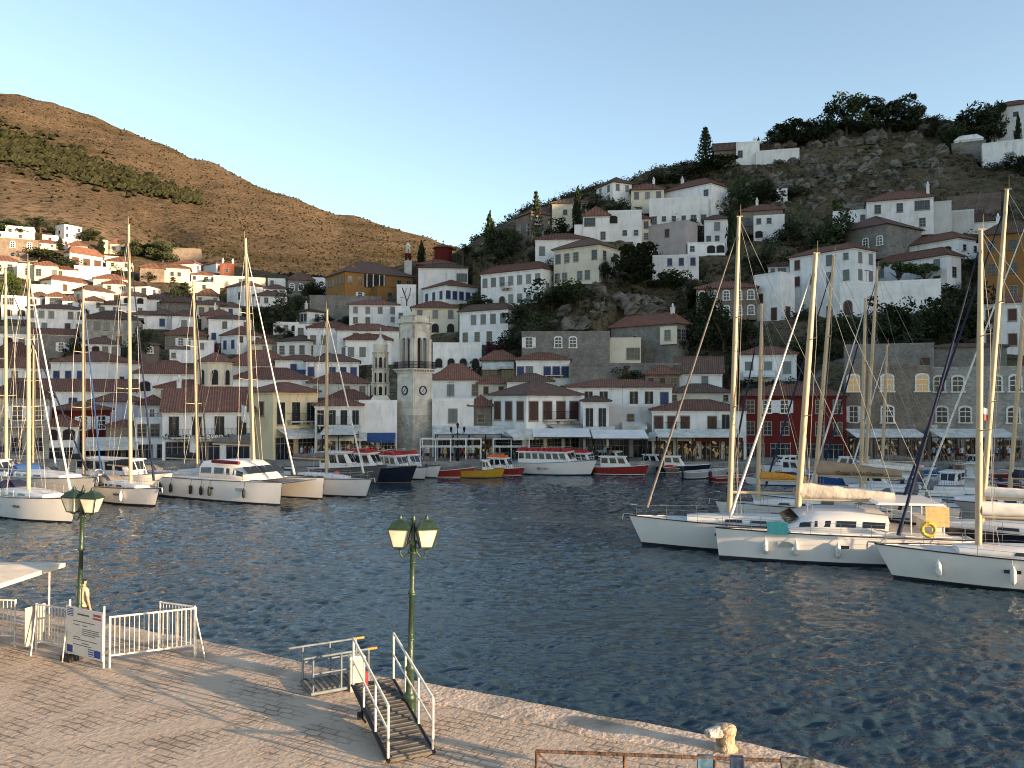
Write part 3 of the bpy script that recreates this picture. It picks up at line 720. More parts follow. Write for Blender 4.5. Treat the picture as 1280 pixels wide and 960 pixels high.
# ---- waterfront left
FG='houses along the waterfront'
H(-14,None,56,478,497,576,'hdS','1x2f/1d2w','','stone waterfront house with tall white shutters at the left edge', Y=97, balc=((5,52,533),), group=FG)
H(66,91,134,502,513,578,'hrR','2f/1S','1x','dark red waterfront house with white shutters', Y=104, group=FG)
H(56,None,94,518,533,577,'hrW','1o1o/1S','','white waterfront porch house with red shed roof left of red house', Y=99.5, group=FG)
H(174,None,206,494,506,532,'hrK','1x1f1x','','grey house with white french window and balcony', Y=107, balc=((182,202,526),))
H(134,None,174,525,533,577,'hrT','2S','','low tan shop with small red roof and canvas awnings', Y=100, awn=((112,172,546,558,2.5,CANVAS),), group=FG)
H(171,None,216,523,525,577,'f-W','3w/2S','','plain white waterfront house with three dark windows', Y=100.2, group=FG)
HB = H(207,None,313,484,515,576,'grW','4F/3S','','long white waterfront house with four tall black shuttered doors and red roof', Y=97.5, d=9, ws=1.05, balc=((218,240,546),(247,290,546),(292,311,546)), group=FG, ch=(.14,))
H(313,341,397,478,490,576,'hrY','3F/2S','1n/1x','yellow waterfront mansion with stone corbelled balcony', Y=97, balc=((358,388,527),), awn=((345,408,536,545,2.4,CANVAS),), group=FG)
H(394,None,451,498,507,577,'hrW','4F/2q','','white waterfront house with four dark brown doors and long balcony', Y=98.5, balc=((398,449,531),), awn=((408,458,541,547,2.0,CANVAS),), group=FG)
H(449,None,496,500,503,577,'f-W','1x/1q1S','','blank white waterfront wall beneath the small bell tower', Y=101, awn=((455,494,541,549,2.2,CANVAS_B),), group=FG)
# ---- church and roofs behind the waterfront
H(198,None,268,475,485,500,'hrC','1s3x','','cream church nave with small round window below the dome', cat='church', name='church', Y=110)
H(283,None,366,438,457,474,'hrK','2x1s','','grey walled house with a great brown hip roof')
H(290,None,387,460,474,494,'hrW','4x','','white house with long red hip roof above the yellow mansion')
H(408,None,462,487,499,513,'hrK','1x1w1x','','grey house with a small orange red roof')
H(386,None,462,466,479,496,'hrK','1g1x2w','','pale grey house with broad red hip roof left of the small bell tower')
H(383,None,448,443,452,478,'hdW','1b1x3b','','white house with blue shutters and french windows')
H(345,None,404,444,450,472,'hrW','1x1b2x','','white house with blue awning on its terrace', awn=((366,384,462,466,1.6,CANVAS_B),))
H(347,384,411,419,426,448,'hdW','3w','2w','white corner house with tall narrow windows')
H(385,None,440,402,410,440,'hrW','1w1w1x1g','','white house with long red roof behind a corner house')
H(422,None,498,405,413,450,'hrW','1x1w1w2x/1g3x','','large white house with red roof above the small bell tower')
H(432,None,489,414,425,455,'hrW','2g2x','','white house with pointed red roof and two grey windows')
H(437,None,498,375,381,407,'hrW','2g1g1g/2w1x1s','','long white house under the ochre mansion with grey shutters')
H(494,None,522,382,384,407,'f-W','1s1x','','white flat terrace joining the long white house')
H(388,None,476,368,371,398,'f-G','1x1s2x','','rough grey stone retaining wall below the ochre mansion', cat='retaining wall', name='retaining_wall', d=4)
H(496,None,520,355,357,386,'f-W','','1s','blank white wall block with a bare tree before it')
H(528,556,598,349,356,380,'hrW','1b1b1b1b1b','3b','white house with seven dark blue shutters')
H(523,None,585,329,335,358,'hdW','3x1L','','white house with covered roof veranda left of rocky slope')
H(522,None,572,325,331,338,'hrR','2s','','dark red walled house with a low red roof')
H(515,None,573,377,385,416,'hrC','3g/3A','','cream house with three shutters above an arcade')
H(572,635,646,378,386,430,'hdW','1x4g/1w1w1w1x','1x','white two storey house with a dark roof edge above terrace arches')
H(541,None,602,427,430,460,'f-W','1x1x/1A1A1A1A','','white terrace with a row of arches and blue railings')
H(597,678,691,326,335,382,'hrW','7g/1x1x1D1g1g1g1g','1g','long white mansion with seven shuttered windows and small balcony', balc=((627,639,356),))
H(540,None,602,455,475,500,'hrW','1x1g1x1w','','white house with big red roof right of the clock tower')
H(602,None,646,438,450,477,'hrG','2S','','grey cafe terrace house with two canvas awnings', awn=((603,624,453,460,1.6,CANVAS),(624,642,452,459,1.6,CANVAS)))
H(645,None,712,441,450,480,'hrW','1b1g1x2b1b','','white house with blue grey shutters and small balcony', balc=((681,704,469),))
H(598,None,636,469,480,497,'hrC','2n','','cream house with two brick arched windows')
H(634,None,691,467,477,495,'hdW','1x','','white house hidden behind a wide brown roof')
H(613,658,729,477,494,576,'hdW','4n/3S','3n/1S','square white waterfront mansion with brown shutters and pyramid roof', Y=97, ws=1.35, balc=((679,717,525),), awn=((628,686,536,545,2.2,CANVAS),(684,730,531,538,2.2,CANVAS)), group=FG, dev=38)
H(540,None,592,498,501,577,'f-W','1x1g1x/2S','','pale blue white waterfront house right of the clock tower', Y=102, awn=((541,592,533,546,2.5,CANVAS),), group=FG)
H(588,None,614,494,508,577,'hrT','1s/1q','','small tan waterfront house with red roof and satellite dish', Y=102.5, awn=((588,628,534,545,2.2,CANVAS),), group=FG)
H(729,None,761,495,502,577,'hdW','2F/1S','','narrow white waterfront house with green black shutters', Y=98.5, awn=((729,768,533,543,2.2,CANVAS),), group=FG)
# ---- centre right
H(708,None,839,475,484,512,'hrW','1b1F1F1x1F1F1b','1b','white house with bright blue doors and a roof terrace', Y=112)
H(760,None,817,506,508,577,'f-K','1x1s1x/2S','','grey flat waterfront building below the blue door terrace', Y=102, awn=((778,808,527,533,2,CANVAS),(765,820,541,545,2.4,CANVAS)), group=FG)
H(816,None,931,500,513,577,'hrW','3n1x1n1F1x/4q','','white waterfront house with brown framed windows and red awning', Y=98.5, balc=((832,858,538),(888,914,536)), awn=((812,868,541,547,2.2,CANVAS),(868,925,541,547,2.2,CANVAS_R)), group=FG)
H(836,None,914,480,491,508,'hdC','1s3x1s','','cream house with dark roof behind the red awning house')
H(846,None,902,446,467,486,'gdW','2x1g1x','','white cottage under a steep dark old roof')
H(807,None,849,457,468,488,'hrT','2n1w','','small stone house with brown windows beside a dark roofed cottage')
H(743,None,801,421,424,458,'f-C','1n1x1L','','modern cream flat roofed house with one wide opening')
H(723,None,745,434,436,458,'f-C','1x1n','','lower cream wing of the modern flat roofed house')
GH_ = H(760,846,862,390,404,458,'hrG','1g1s1g1x/1x1x1x1x','3w/1x','large grey stone house with boxed white bay', ch=(.85,))
H(652,None,762,413,416,464,'f-G','1f1x1a1a1x1x/1x','','roofless grey stone building with white framed windows')
H(712,None,851,454,456,478,'f-G','1x1x1x1d1x1x1x','','grey stone terrace wall under the modern cream house', cat='terrace wall', name='terrace_wall', d=3)
H(690,749,776,296,305,354,'hdC','1w1w1w1x1w/1w1w1x1w1w1x','2w/2w','peeling cream old mansion with dark empty windows')
H(669,None,737,292,299,328,'hrW','1g3x','','white house behind the peeling cream mansion')
H(644,664,711,257,266,300,'hdT','1a1w1x/1x2a1x','2w','tan stone house with white side wall near the skyline')
H(690,None,734,249,254,278,'hdC','1x3s','','pale cream house behind a tall cypress')
H(745,766,790,222,227,252,'hdW','2g/1x','2g/2g','small square white house on the skyline with grey shutters')
H(789,None,830,230,237,265,'hrC','3g/1x','','cream house with red roof and three small shutters', ch=(.7,))
H(828,889,913,220,228,278,'hrW','1x1x1x1x1w/3w1x1w','1x/1s','tall white mansion with bare stone side wall on the hill', ch=(.2,))
H(812,None,885,246,248,283,'f-W','2x/1w3s1w1w','1x','blank white block stepping down before the tall mansion', d=3)
H(811,857,872,273,276,322,'f-P','1x1n1x/1A1x1x','1x','pinkish bare stone block with white edged arch')
H(881,None,912,269,274,308,'hdW','1x1g1x/1s1s1x','','white terraced house beside a tall dark cypress')
H(860,None,906,302,304,320,'f-W','1s1x2o','','white balcony terrace with two dark red openings')
H(816,None,873,318,320,350,'f-W','1x1b2b/2x','','low white house with three dark blue shutters among trees')
H(729,None,762,258,270,303,'prW','1L1x/1x1w','','white house with pointed red roof and bay window')
H(760,None,802,262,264,302,'f-W','1o1x1x/1x2s','','white flat roofed house with one arched opening')
H(718,None,758,280,282,303,'f-W','1x2s1L','','low white house with porch columns')
H(781,None,813,267,274,303,'hrC','3w/3w','','cream house with tiny balconies beside the pink stone block')
H(871,None,945,352,360,398,'hrT','5a/1x3a1a','','tan stone house with a row of white arched windows')
# ---- right hill
H(927,None,978,256,263,290,'hrT','1w1x1w','1s','tan stone house with half hidden red roof on the right hill', ch=(.4,))
H(943,None,980,268,270,300,'f-W','2s1x/1o1x1x','','white terrace block before the tan stone house')
H(971,None,984,234,237,256,'f-W','1s/1s','','narrow white house alone in the dark trees')
H(944,976,993,339,341,400,'f-W','1x/1n1x/1x1d','1x/1d','blank white cube house with a dark doorway', dev=36)
H(961,None,994,326,333,346,'hdW','1s1L1s','','little glazed pavilion with low hip roof on a white cube')
H(988,1069,1094,302,309,397,'hrW','1n1x1g1s/1n1n1g1g/1x1n1x1g/1x1d1n1x','2g/2g/1d1x/1x','tall white four storey house with brown and grey shutters')
H(1042,1109,1150,267,279,320,'hdG','1f1x1a1a','3g','grey house with white right wall and pale framed windows')
H(1087,None,1163,240,249,290,'hrW','1w1w1L/1x1x1w','1x','white house with louvred wide window high on the right', ch=(.95,))
H(1043,None,1089,262,264,284,'f-W','1x1s','','white stair wall rising to the louvred white house', cat='garden wall', name='garden_wall', d=3)
H(1161,None,1188,251,253,292,'f-K','1x','','grey plaster wall block with small white roof terrace')
H(1120,1199,1223,288,297,322,'hrW','1o1o1o','2s','white house with three wide dark arched openings')
H(1094,1184,1200,308,318,360,'hrW','1g1F1x1g/1o1x2d','1w','white house with vine covered court and long red roof')
H(1054,None,1170,350,353,392,'f-W','1D5x','','long white garden wall with an arched brown door', cat='garden wall', name='garden_wall', d=2.2)
H(1188,None,1247,240,243,268,'n-B','2x','','roofless brown stone ruin on the right hill')
H(1186,None,1216,262,264,292,'f-K','','','grey rendered wall block beside the brown ruin')
H(1210,None,1246,268,277,293,'hdW','2x','','white cottage under dark roof behind two masts')
H(1232,None,1302,277,291,378,'hdO','1w1w1w/1w1w1w/1x1w1w','','tall ochre house with pale shutters at the right edge', ch=(.3,))
H(1230,None,1302,371,378,440,'hrW','1n1n1n/1n1n1n','','white house with brown shutters cut by the right edge')
H(1233,None,1300,174,176,208,'f-W','1x','','lower white block of the hilltop house at right edge')
H(1243,None,1296,127,131,178,'hrW','1x1s1x/1s1s1x','','hilltop white tower house at the right edge')
H(893,None,923,179,188,208,'gdT','','','brown gabled stone house on the hill ridge')
H(921,None,949,174,178,206,'f-W','1w2x','','white house on the ridge with tiny chimney', ch=(.8,))
H(946,None,998,186,188,204,'f-W','','','low white wall stepping down along the ridge', cat='garden wall', name='garden_wall', d=3)
# ---- waterfront right
H(926,None,994,433,443,476,'hrW','3g','','white house with three pale windows and a canvas porch', awn=((930,968,463,469,2,CANVAS_W),))
H(930,None,1054,481,495,577,'hrR','1w1f1f1x1w1w/1w2w1x2w/4S','','deep red waterfront house with white window frames', Y=101, group=FG)
ST1 = H(1061,None,1159,457,460,577,'f-T','1l1x1l1x1l/1f1x1a1x1x/3q','','brown stone waterfront mansion with white arched lamplit windows', Y=100, ws=1.15, d=7.6, group=FG)
H(1060,None,1162,430,432,470,'f-G','4x1d','','grey stone attic set back behind the lamplit stone mansion', Y=108, d=6)
ST2 = H(1170,None,1274,458,461,577,'f-S','1a1a1x1a1a/1a1a1x1a/3q','','pale stone waterfront mansion with arched grey windows', Y=100, ws=1.1, d=7.6, group=FG)
H(1164,None,1252,430,434,470,'hdG','','','grey stone house with sloping roof behind the pale stone mansion', Y=108, d=6)
H(1158,None,1171,532,534,577,'f-W','1D','','small white gate house with arched door between two stone mansions', Y=100.6, d=3, group=FG)
H(1274,None,1320,470,478,577,'hdB','2w/2w','','dark stone waterfront house cut by the right edge', Y=101, group=FG)
H(1192,None,1230,176,178,192,'f-G','','','grey stone base wall of a hilltop chapel', cat='wall', name='stone_base', d=5)
# ------------------------------------------------------------------ towers, domes and other landmarks
MARBLE = M('weathered_marble', (.66, .61, .52), .8, var=.13, scale=.7, bump=.3, bscale=4)
MARBLE_D = M_stone('tower_foot_stone', (.50, .46, .39), 1.0, .8)
def arch_wall(mb, w, h, t, ops, zs, y=0, mi=0, n=7):
    """a wall of width w, height h, pierced by round arched openings (centre, width), springing at zs"""
    x = -w / 2
    for xc, ow in sorted(ops):
        if xc - ow / 2 > x + 1e-4: mb.box(x, xc - ow / 2, y, y + t, 0, h, mi)
        for i in range(n):
            a0, a1 = math.pi * (1 - i / n), math.pi * (1 - (i + 1) / n)
            xa, xb = xc + ow / 2 * math.cos(a0), xc + ow / 2 * math.cos(a1); za, zb = zs + ow / 2 * math.sin(a0), zs + ow / 2 * math.sin(a1)
            mb.add([(xa, y, za), (xb, y, zb), (xb, y, h), (xa, y, h), (xa, y + t, za), (xb, y + t, zb), (xb, y + t, h), (xa, y + t, h)],
                   [(0, 1, 2, 3), (7, 6, 5, 4), (0, 4, 5, 1), (3, 2, 6, 7)], mi)
        x = xc + ow / 2
    mb.box(x, w / 2, y, y + t, 0, h, mi)
def xf(mb, m):
    mb.v = [tuple(m @ Vector(p)) for p in mb.v]; return mb
def merge(a, b, m=None):
    vs = b.v if m is None else [tuple(m @ Vector(p)) for p in b.v]
    o = len(a.v); a.v += vs; a.f += [tuple(i + o for i in f) for f in b.f]; a.m += b.m; a.sm += b.sm; return a
def four(fn, a):
    out = MB()
    for k in range(4):
        m = Matrix.Rotation(k * math.pi / 2, 4, 'Z') @ Matrix.Translation((0, -a / 2, 0)); q = MB(); fn(q); merge(out, q, m)
    return out
def clock_tower():
    Y = 100.8; s = Y / F; a = 3.05; psi = R(39) - math.atan((516 - 640) / F)
    C = W(516, 575, Y); rot = Matrix.Rotation(psi, 4, 'Z'); cen = C + rot @ Vector((a / 2, a / 2, 0))
    cen = C - rot @ Vector((-a / 2, -a / 2, 0))
    zz = lambda py: (575 - py) * s
    t = thing('clock_tower', 'tall square marble clock tower with open arched belfry on the waterfront', 'clock tower', cen, psi)
    b = MB(); b.box(-a / 2 - .12, a / 2 + .12, -a / 2 - .12, a / 2 + .12, -.3, zz(519)); b.build('tower_base', MARBLE_D, t)
    sh = MB(); z0, z1 = zz(519), zz(466); sh.box(-a / 2, a / 2, -a / 2, a / 2, z0, z1)
    sh.box(-a / 2 - .08, a / 2 + .08, -a / 2 - .08, a / 2 + .08, zz(509), zz(507))
    def panel(q): ring(q, [(-a / 2 + .2, zz(505)), (a / 2 - .2, zz(505)), (a / 2 - .2, zz(470)), (-a / 2 + .2, zz(470))], [(-a / 2 + .32, zz(505) + .12), (a / 2 - .32, zz(505) + .12), (a / 2 - .32, zz(470) - .12), (-a / 2 + .32, zz(470) - .12)], -.05, .01)
    merge(sh, four(panel, a)); sh.build('shaft', MARBLE, t)
    co_ = MB()
    for e, u, v_ in ((.12, 466, 464.2), (.42, 462, 460.5)): co_.box(-a / 2 - e, a / 2 + e, -a / 2 - e, a / 2 + e, zz(u) + .002, zz(v_))
    def corb(q):
        for i in range(9): x = lerp(-a / 2 - .1, a / 2 + .1, i / 8); q.box(x - .07, x + .07, -.33, 0, zz(464.2), zz(462))
    merge(co_, four(corb, a)); co_.box(-a / 2, a / 2, -a / 2, a / 2, zz(464.2), zz(462)); co_.build('cornice', MARBLE, t)
    rl = MB(); e = a / 2 + .36; zb = zz(460.5)
    P = [(-e, -e), (e, -e), (e, e), (-e, e), (-e, -e)]
    for hz in (.1, .45, .85): rl.path([(x, y, zb + hz) for x, y in P], .035, 4)
    for (x0, y0), (x1, y1) in zip(P, P[1:]):
        for i in range(22): k = i / 22; rl.tube((lerp(x0, x1, k), lerp(y0, y1, k), zb), (lerp(x0, x1, k), lerp(y0, y1, k), zb + .85), .025, .025, 4, cap=False)
    rl.build('balcony_railing', IRON, t)
    z2, z3 = zz(460.5), zz(403.5); hb = z3 - z2; ab = a * .93
    def face(q):
        arch_wall(q, ab, hb, .30, [(-.41, .66), (.41, .66)], hb * .63)
        ring(q, arch_pts(1.9, hb * .92, .95), arch_pts(1.62, hb * .87, .81), -.06, .01)
        for x in (-ab / 2 + .22, ab / 2 - .22): q.box(x - .2, x + .2, -.10, 0, 0, hb * .62); q.box(x - .26, x + .26, -.15, 0, hb * .62, hb * .66)
        q.lathe([(.09, 0), (.07, hb * .6), (.12, hb * .63)], 8, c=(0, -.08, 0))
    bf = four(face, ab); xf(bf, Matrix.Translation((0, 0, z2))); bf.build('belfry', MARBLE, t)
    cr_ = MB(); cr_.box(-.62, .62, -.62, .62, z2 + .05, z3 - .05); cr_.build('belfry_shade_core', M('belfry_inner_shade', (.055, .042, .034), .9, var=.3, scale=3), t)  # added solid core, its dark colour standing for the shade inside the belfry
    bell = MB(); bell.lathe([(.20, 0), (.17, .08), (.12, .24), (.05, .32), (.02, .4)], 10, c=(.41, -.84, z2 + hb * .5)); bell.build('bell', M('bronze', (.12, .09, .05), .5, .7), t)
    tp = MB()
    for e, u, v_ in ((.1, 403.5, 402.3), (.3, 402.3, 400.8)): tp.box(-ab / 2 - e, ab / 2 + e, -ab / 2 - e, ab / 2 + e, zz(u) + .002, zz(v_))
    tp.build('top_cornice', MARBLE, t)
    pa = MB(); e = ab / 2 - .1
    def par(q):
        q.box(-e, e, 0, .2, zz(400.8), zz(394)); q.box(-e - .05, e + .05, -.05, .25, zz(394), zz(393.2))
        for i in range(5): x = lerp(-e + .25, e - .25, i / 4); q.box(x - .12, x + .12, -.03, 0, zz(400), zz(395))
    four_ = MB()
    for k in range(4):
        q = MB(); par(q); merge(pa, q, Matrix.Rotation(k * math.pi / 2, 4, 'Z') @ Matrix.Translation((0, -e, .004 * k)))
    pa.build('parapet', MARBLE, t)
    for k in (0, 3):
        m = Matrix.Rotation(k * math.pi / 2, 4, 'Z'); p = m @ Vector((0, -a / 2 - .03, zz(488)))
        dk = MB(); n = 24; dk.vprism([(.49 * math.cos(2 * math.pi * i / n), .49 * math.sin(2 * math.pi * i / n)) for i in range(n)], -.04, .06)
        c = dk.build('clock_face', M('clock_dial', (.62, .62, .6), .5), t, p, k * math.pi / 2)
        rg = MB(); cp = lambda r: [(r * math.cos(2 * math.pi * i / n), r * math.sin(2 * math.pi * i / n)) for i in range(n)]
        ring(rg, cp(.57), cp(.47), -.1, .02)
        for i in range(12):
            an = i * math.pi / 6; u = Vector((math.sin(an), 0, math.cos(an))); rg.tube(u * .36 + Vector((0, -.06, 0)), u * .44 + Vector((0, -.06, 0)), .025, .025, 4)
        rg.build('clock_rim', IRON, c)
        hd = MB()
        for an, ln, wd in ((R(40), .40, .03), (R(218), .29, .045)): u = Vector((math.sin(an), 0, math.cos(an))); hd.tube(Vector((0, -.08, 0)) - u * .08, Vector((0, -.08, 0)) + u * ln, wd, wd * .6, 4)
        hd.build('clock_hands', IRON, c)
    for k in (3,):
        put_window(t, 'A', 1.0, 2.2, (a / 2 + .12, 0, .05), R(90), True)
clock_tower()
def bell_tower():
    Y = 103.5; s = Y / F; C = W(473.5, 497, Y); zz = lambda py: (497 - py) * s
    t = thing('bell_tower', 'slim tiered marble bell tower with small dome beside the clock tower', 'bell tower', (C.x, C.y + 1.2, C.z), R(10))
    b = MB(); b.lathe([(1.75, -5), (1.75, zz(502)), (1.9, zz(501.5)), (1.2, zz(494))], 4, ph=R(45), smooth=False); b.build('tower_base', MARBLE, t)
    st = [(494, 479.5, 1.08), (478, 461, 1.0), (459.5, 441, .92)]
    for y0, y1, r in st:
        q = MB(); h = zz(y1) - zz(y0); n = 8
        for k in range(n):
            an = 2 * math.pi * k / n + math.pi / 8; fw = 2 * r * math.sin(math.pi / n); ap = r * math.cos(math.pi / n)
            f = MB(); arch_wall(f, fw, h, .16, [(0, fw * .52)], h * .62, n=5)
            merge(q, f, Matrix.Rotation(2 * math.pi * k / n, 4, 'Z') @ Matrix.Translation((0, -ap, zz(y0))))
            q.lathe([(.09, 0), (.075, h * .9), (.13, h)], 6, c=((r + .06) * math.cos(an), (r + .06) * math.sin(an), zz(y0)))
        q.lathe([(r + .12, zz(y1)), (r + .24, zz(y1) + .06), (r + .24, zz(y1) + .13), (r + .02, zz(y1) + .15)], 8, ph=math.pi / 8, smooth=False)
        tr_ = q.build('tier', MARBLE, t); q = MB(); q.lathe([(r * .66, zz(y0) + .02), (r * .66, zz(y1) - .02)], 8); q.build('tier_shade_core', M('belfry_inner_shade', (.055, .042, .034)), tr_)  # shade behind the arches painted as a dark core in each tier
    dm = MB(); r = .92; z = zz(441) + .15
    dm.lathe([(r * .95, z), (r * .95, z + .85), (r * 1.05, z + .9), (r * .9, z + 1.15), (r * .62, z + 1.5), (r * .3, z + 1.8), (.16, z + 1.95), (.13, z + 2.3), (.19, z + 2.35), (.05, z + 2.65), (.03, z + 3.2)], 8, ph=math.pi / 8, smooth=False)
    for k in range(8):
        f = MB(); f.vprism(arch_pts(.36, .75), -.03, .04); merge(dm, f, Matrix.Rotation(2 * math.pi * k / 8, 4, 'Z') @ Matrix.Translation((0, -r * math.cos(math.pi / 8), z + .1)))
    dm.build('dome', MARBLE, t)
bell_tower()
def far_tower():
    Y = ray_Y(510, 338); C = W(510, 338, Y); s = Y / F; r = 5 * s * 1.1
    t = thing('bell_tower', 'distant banded bell tower against the sunlit brown mountain', 'bell tower', C, R(20))
    b = MB(); b.lathe([(r, -2), (r, 12 * s)], 4, ph=R(45), smooth=False); b.build('tower_base', MARBLE, t)
    for k in range(2):
        q = MB(); rr = r * (.85 - .15 * k); z = (12 + 9 * k) * s; h = 8 * s
        def face(f): arch_wall(f, rr * 1.41, h, .2, [(0, rr * .6)], h * .6, n=5)
        q = four(face, rr * 1.41); xf(q, Matrix.Translation((0, 0, z))); q.lathe([(rr * 1.15, z + h), (rr * 1.15, z + h + .2)], 4, ph=R(45), smooth=False); q.build('tier', [WALLS['R'], MARBLE][k], t)
    d = MB(); d.lathe([(r * .6, 29.5 * s), (r * .6, 31 * s), (r * .4, 33 * s), (.1, 35 * s)], 8); d.build('dome', MARBLE, t)
far_tower()
def drum(parent, c, r, h, zr, wall, n=8, nwin=True, names=('dome_drum', 'dome_roof')):
    q = MB(); q.lathe([(r, -2), (r, h)], n, c=c, ph=math.pi / n, smooth=False); q.lathe([(r + .12, h - .25), (r + .12, h - .02)], n, c=c, ph=math.pi / n, smooth=False)
    o = q.build(names[0], WALLS[wall], parent)
    f = MB(); f.lathe([(r + .4, h), (r + .4, h + .1), (.1, zr)], n, c=c, ph=math.pi / n, smooth=False); f.build(names[1], TILE, parent)
    if nwin:
        ap = r * math.cos(math.pi / n)
        for k in range(n):
            an = 2 * math.pi * k / n; p = Vector(c) + Vector((math.sin(an) * ap, -math.cos(an) * ap, h * .22))
            put_window(parent, 'A', .75, min(2.0, h * .5), p, an, True)
# dome over the church nave
ch_ = [h for h in HOUSES if h[0].name == 'church'][0]
Yd = 113.0; sd_ = Yd / F; pc = W(269, 489, Yd); rt = ch_[0]
loc = Matrix.Rotation(-rt.rotation_euler.z, 4, 'Z') @ (pc - rt.location)
drum(rt, loc, 22 * sd_, 36 * sd_, 49 * sd_, 'C')
# little red chapel on the saddle
Yc_ = ray_Y(554, 325); cc = W(554, 325, Yc_); t = thing('chapel', 'small dark red octagonal chapel on the skyline', 'chapel', cc, R(15))
drum(t, (0, 0, 0), 11.5 * Yc_ / F, 14.5 * Yc_ / F, 20.5 * Yc_ / F, 'R', 8, False, ('wall', 'roof'))
q = MB(); z = 20 * Yc_ / F; q.box(-.05, .05, -.05, .05, z, z + 1.1); q.box(-.3, .3, -.05, .05, z + .6, z + .72); q.build('cross', IRON, t)
# hilltop chapel on its stone base
Yh = ray_Y(1211, 190) ; cc = W(1211, 177, Yh); s = Yh / F
t = thing('chapel', 'tiny white chapel roof standing on a grey stone base', 'chapel', cc, R(-25))
q = MB(); q.box(-16 * s, 16 * s, 0.3, 4, -.3, 3 * s); q.box(-9 * s, 9 * s, .8, 3.5, 3 * s, 7 * s); q.build('wall', WALLS['W'], t)
q = MB(); q.add([(-17 * s, .1, 3 * s), (17 * s, .1, 3 * s), (17 * s, 4.2, 3 * s), (-17 * s, 4.2, 3 * s), (-9.5 * s, 1.6, 11 * s), (9.5 * s, 1.6, 11 * s), (9.5 * s, 2.8, 11 * s), (-9.5 * s, 2.8, 11 * s)], [(4, 5, 6, 7), (0, 1, 5, 4), (1, 2, 6, 5), (2, 3, 7, 6), (3, 0, 4, 7), (3, 2, 1, 0)]); q.build('roof', WALLS['W'], t)
# ochre mansion above the town
mz = house(406, 431, 519, 325, 339, 378, 'hdO', '1w1w1x1x1x1w1w/1x1f1x1x1x1x1x', '6g/1x1s1x1s1x1s', 'large ochre mansion with pillared loggia and dark spreading roof', d=12, dev=22, group='houses of the hillside town')
mw, ms = HOUSES[-1][1], HOUSES[-1][4] / F
lxm = lambda px: ((px - 431) / 88 - .5) * mw
lzm = lambda py: (378 - py) * ms
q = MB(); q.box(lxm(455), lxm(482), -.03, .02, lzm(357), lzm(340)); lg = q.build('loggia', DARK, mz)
for px in (458, 466, 474, 480):
    q = MB(); q.lathe([(.2, 0), (.17, .1), (.15, lzm(340) - lzm(357) - .2), (.24, lzm(340) - lzm(357))], 8, c=(lxm(px), -.25, lzm(357))); q.build('column', MARBLE, lg)
q = MB(); q.box(lxm(465), lxm(497), -3.6, -.01, -4.5, lzm(357)); wg = q.build('wing', WALLS['O'], mz)
q = MB(); q.box(lxm(465) - .1, lxm(497) + .1, -3.7, -.02, lzm(357), lzm(356)); q.build('coping', WALLS['O'], wg)
put_window(wg, 'd', 1.1, 2.3, (lxm(480), -3.6, lzm(376)), 0, True)
# lettering hung on the balcony of the long white waterfront house
SIGN_AT = (((269 - 207) / 106 - .5) * HOUSES[[h[0] for h in HOUSES].index(HB)][1], -1.0, 30.5 * 97.5 / F - .35)

gh = [h for h in HOUSES if h[0] is GH_][0]; gw_, gs_ = gh[1], gh[4] / F; glx = lambda px: ((px - 760) / 86 - .5) * gw_; glz = lambda py: (458 - py) * gs_
q = MB(); q.box(glx(827), glx(846.5), -.45, -.01, glz(430), glz(408)); q.box(glx(827) - .08, glx(846.5) + .08, -.52, -.012, glz(408), glz(407.3)); by_ = q.build('bay', WALLS['C'], GH_)
put_window(by_, 'w', 1.0, 1.5, ((glx(827) + glx(846.5)) / 2, -.45, glz(424)), 0, True)
bin_houses()
tag(make_terrain().build('terrain', GROUND), kind='structure')
# ------------------------------------------------------------------ trees and scrub
LEAF = {'dark': M('dark_foliage', (.043, .058, .027), .8, var=.3, scale=.6, spec=.1, rnd=.3), 'mid': M('green_foliage', (.062, .095, .03), .8, var=.3, scale=.6, spec=.1, rnd=.25),
        'grey': M('olive_foliage', (.06, .066, .035), .8, var=.3, scale=.6, spec=.1, rnd=.25), 'purple': M('bougainvillea_bracts', (.13, .02, .055), .8, var=.3, scale=.8, spec=.1)}
BARK = M('bark', (.09, .07, .05), .95, var=.3, scale=4, bump=.5, bscale=9)
def leaves(mb, r_, c, rad, n, size, sq=1.0):
    for _ in range(n):
        d = Vector((r_.gauss(0, 1), r_.gauss(0, 1), r_.gauss(0, 1))).normalized()
        p = Vector(c) + Vector((d.x * rad[0], d.y * rad[1], d.z * rad[2])) * (r_.uniform(.55, 1.12))
        a = Vector((r_.gauss(0, 1), r_.gauss(0, 1), r_.gauss(0, .8))).normalized(); b = a.orthogonal().normalized(); b = (b + Vector((0, 0, r_.uniform(-.6, .6)))).normalized()
        s = size * r_.uniform(.6, 1.5)
        mb.add([p - a * s, p + b * s * .6 * sq, p + a * s, p - b * s * .6 * sq], [(0, 1, 2, 3)])
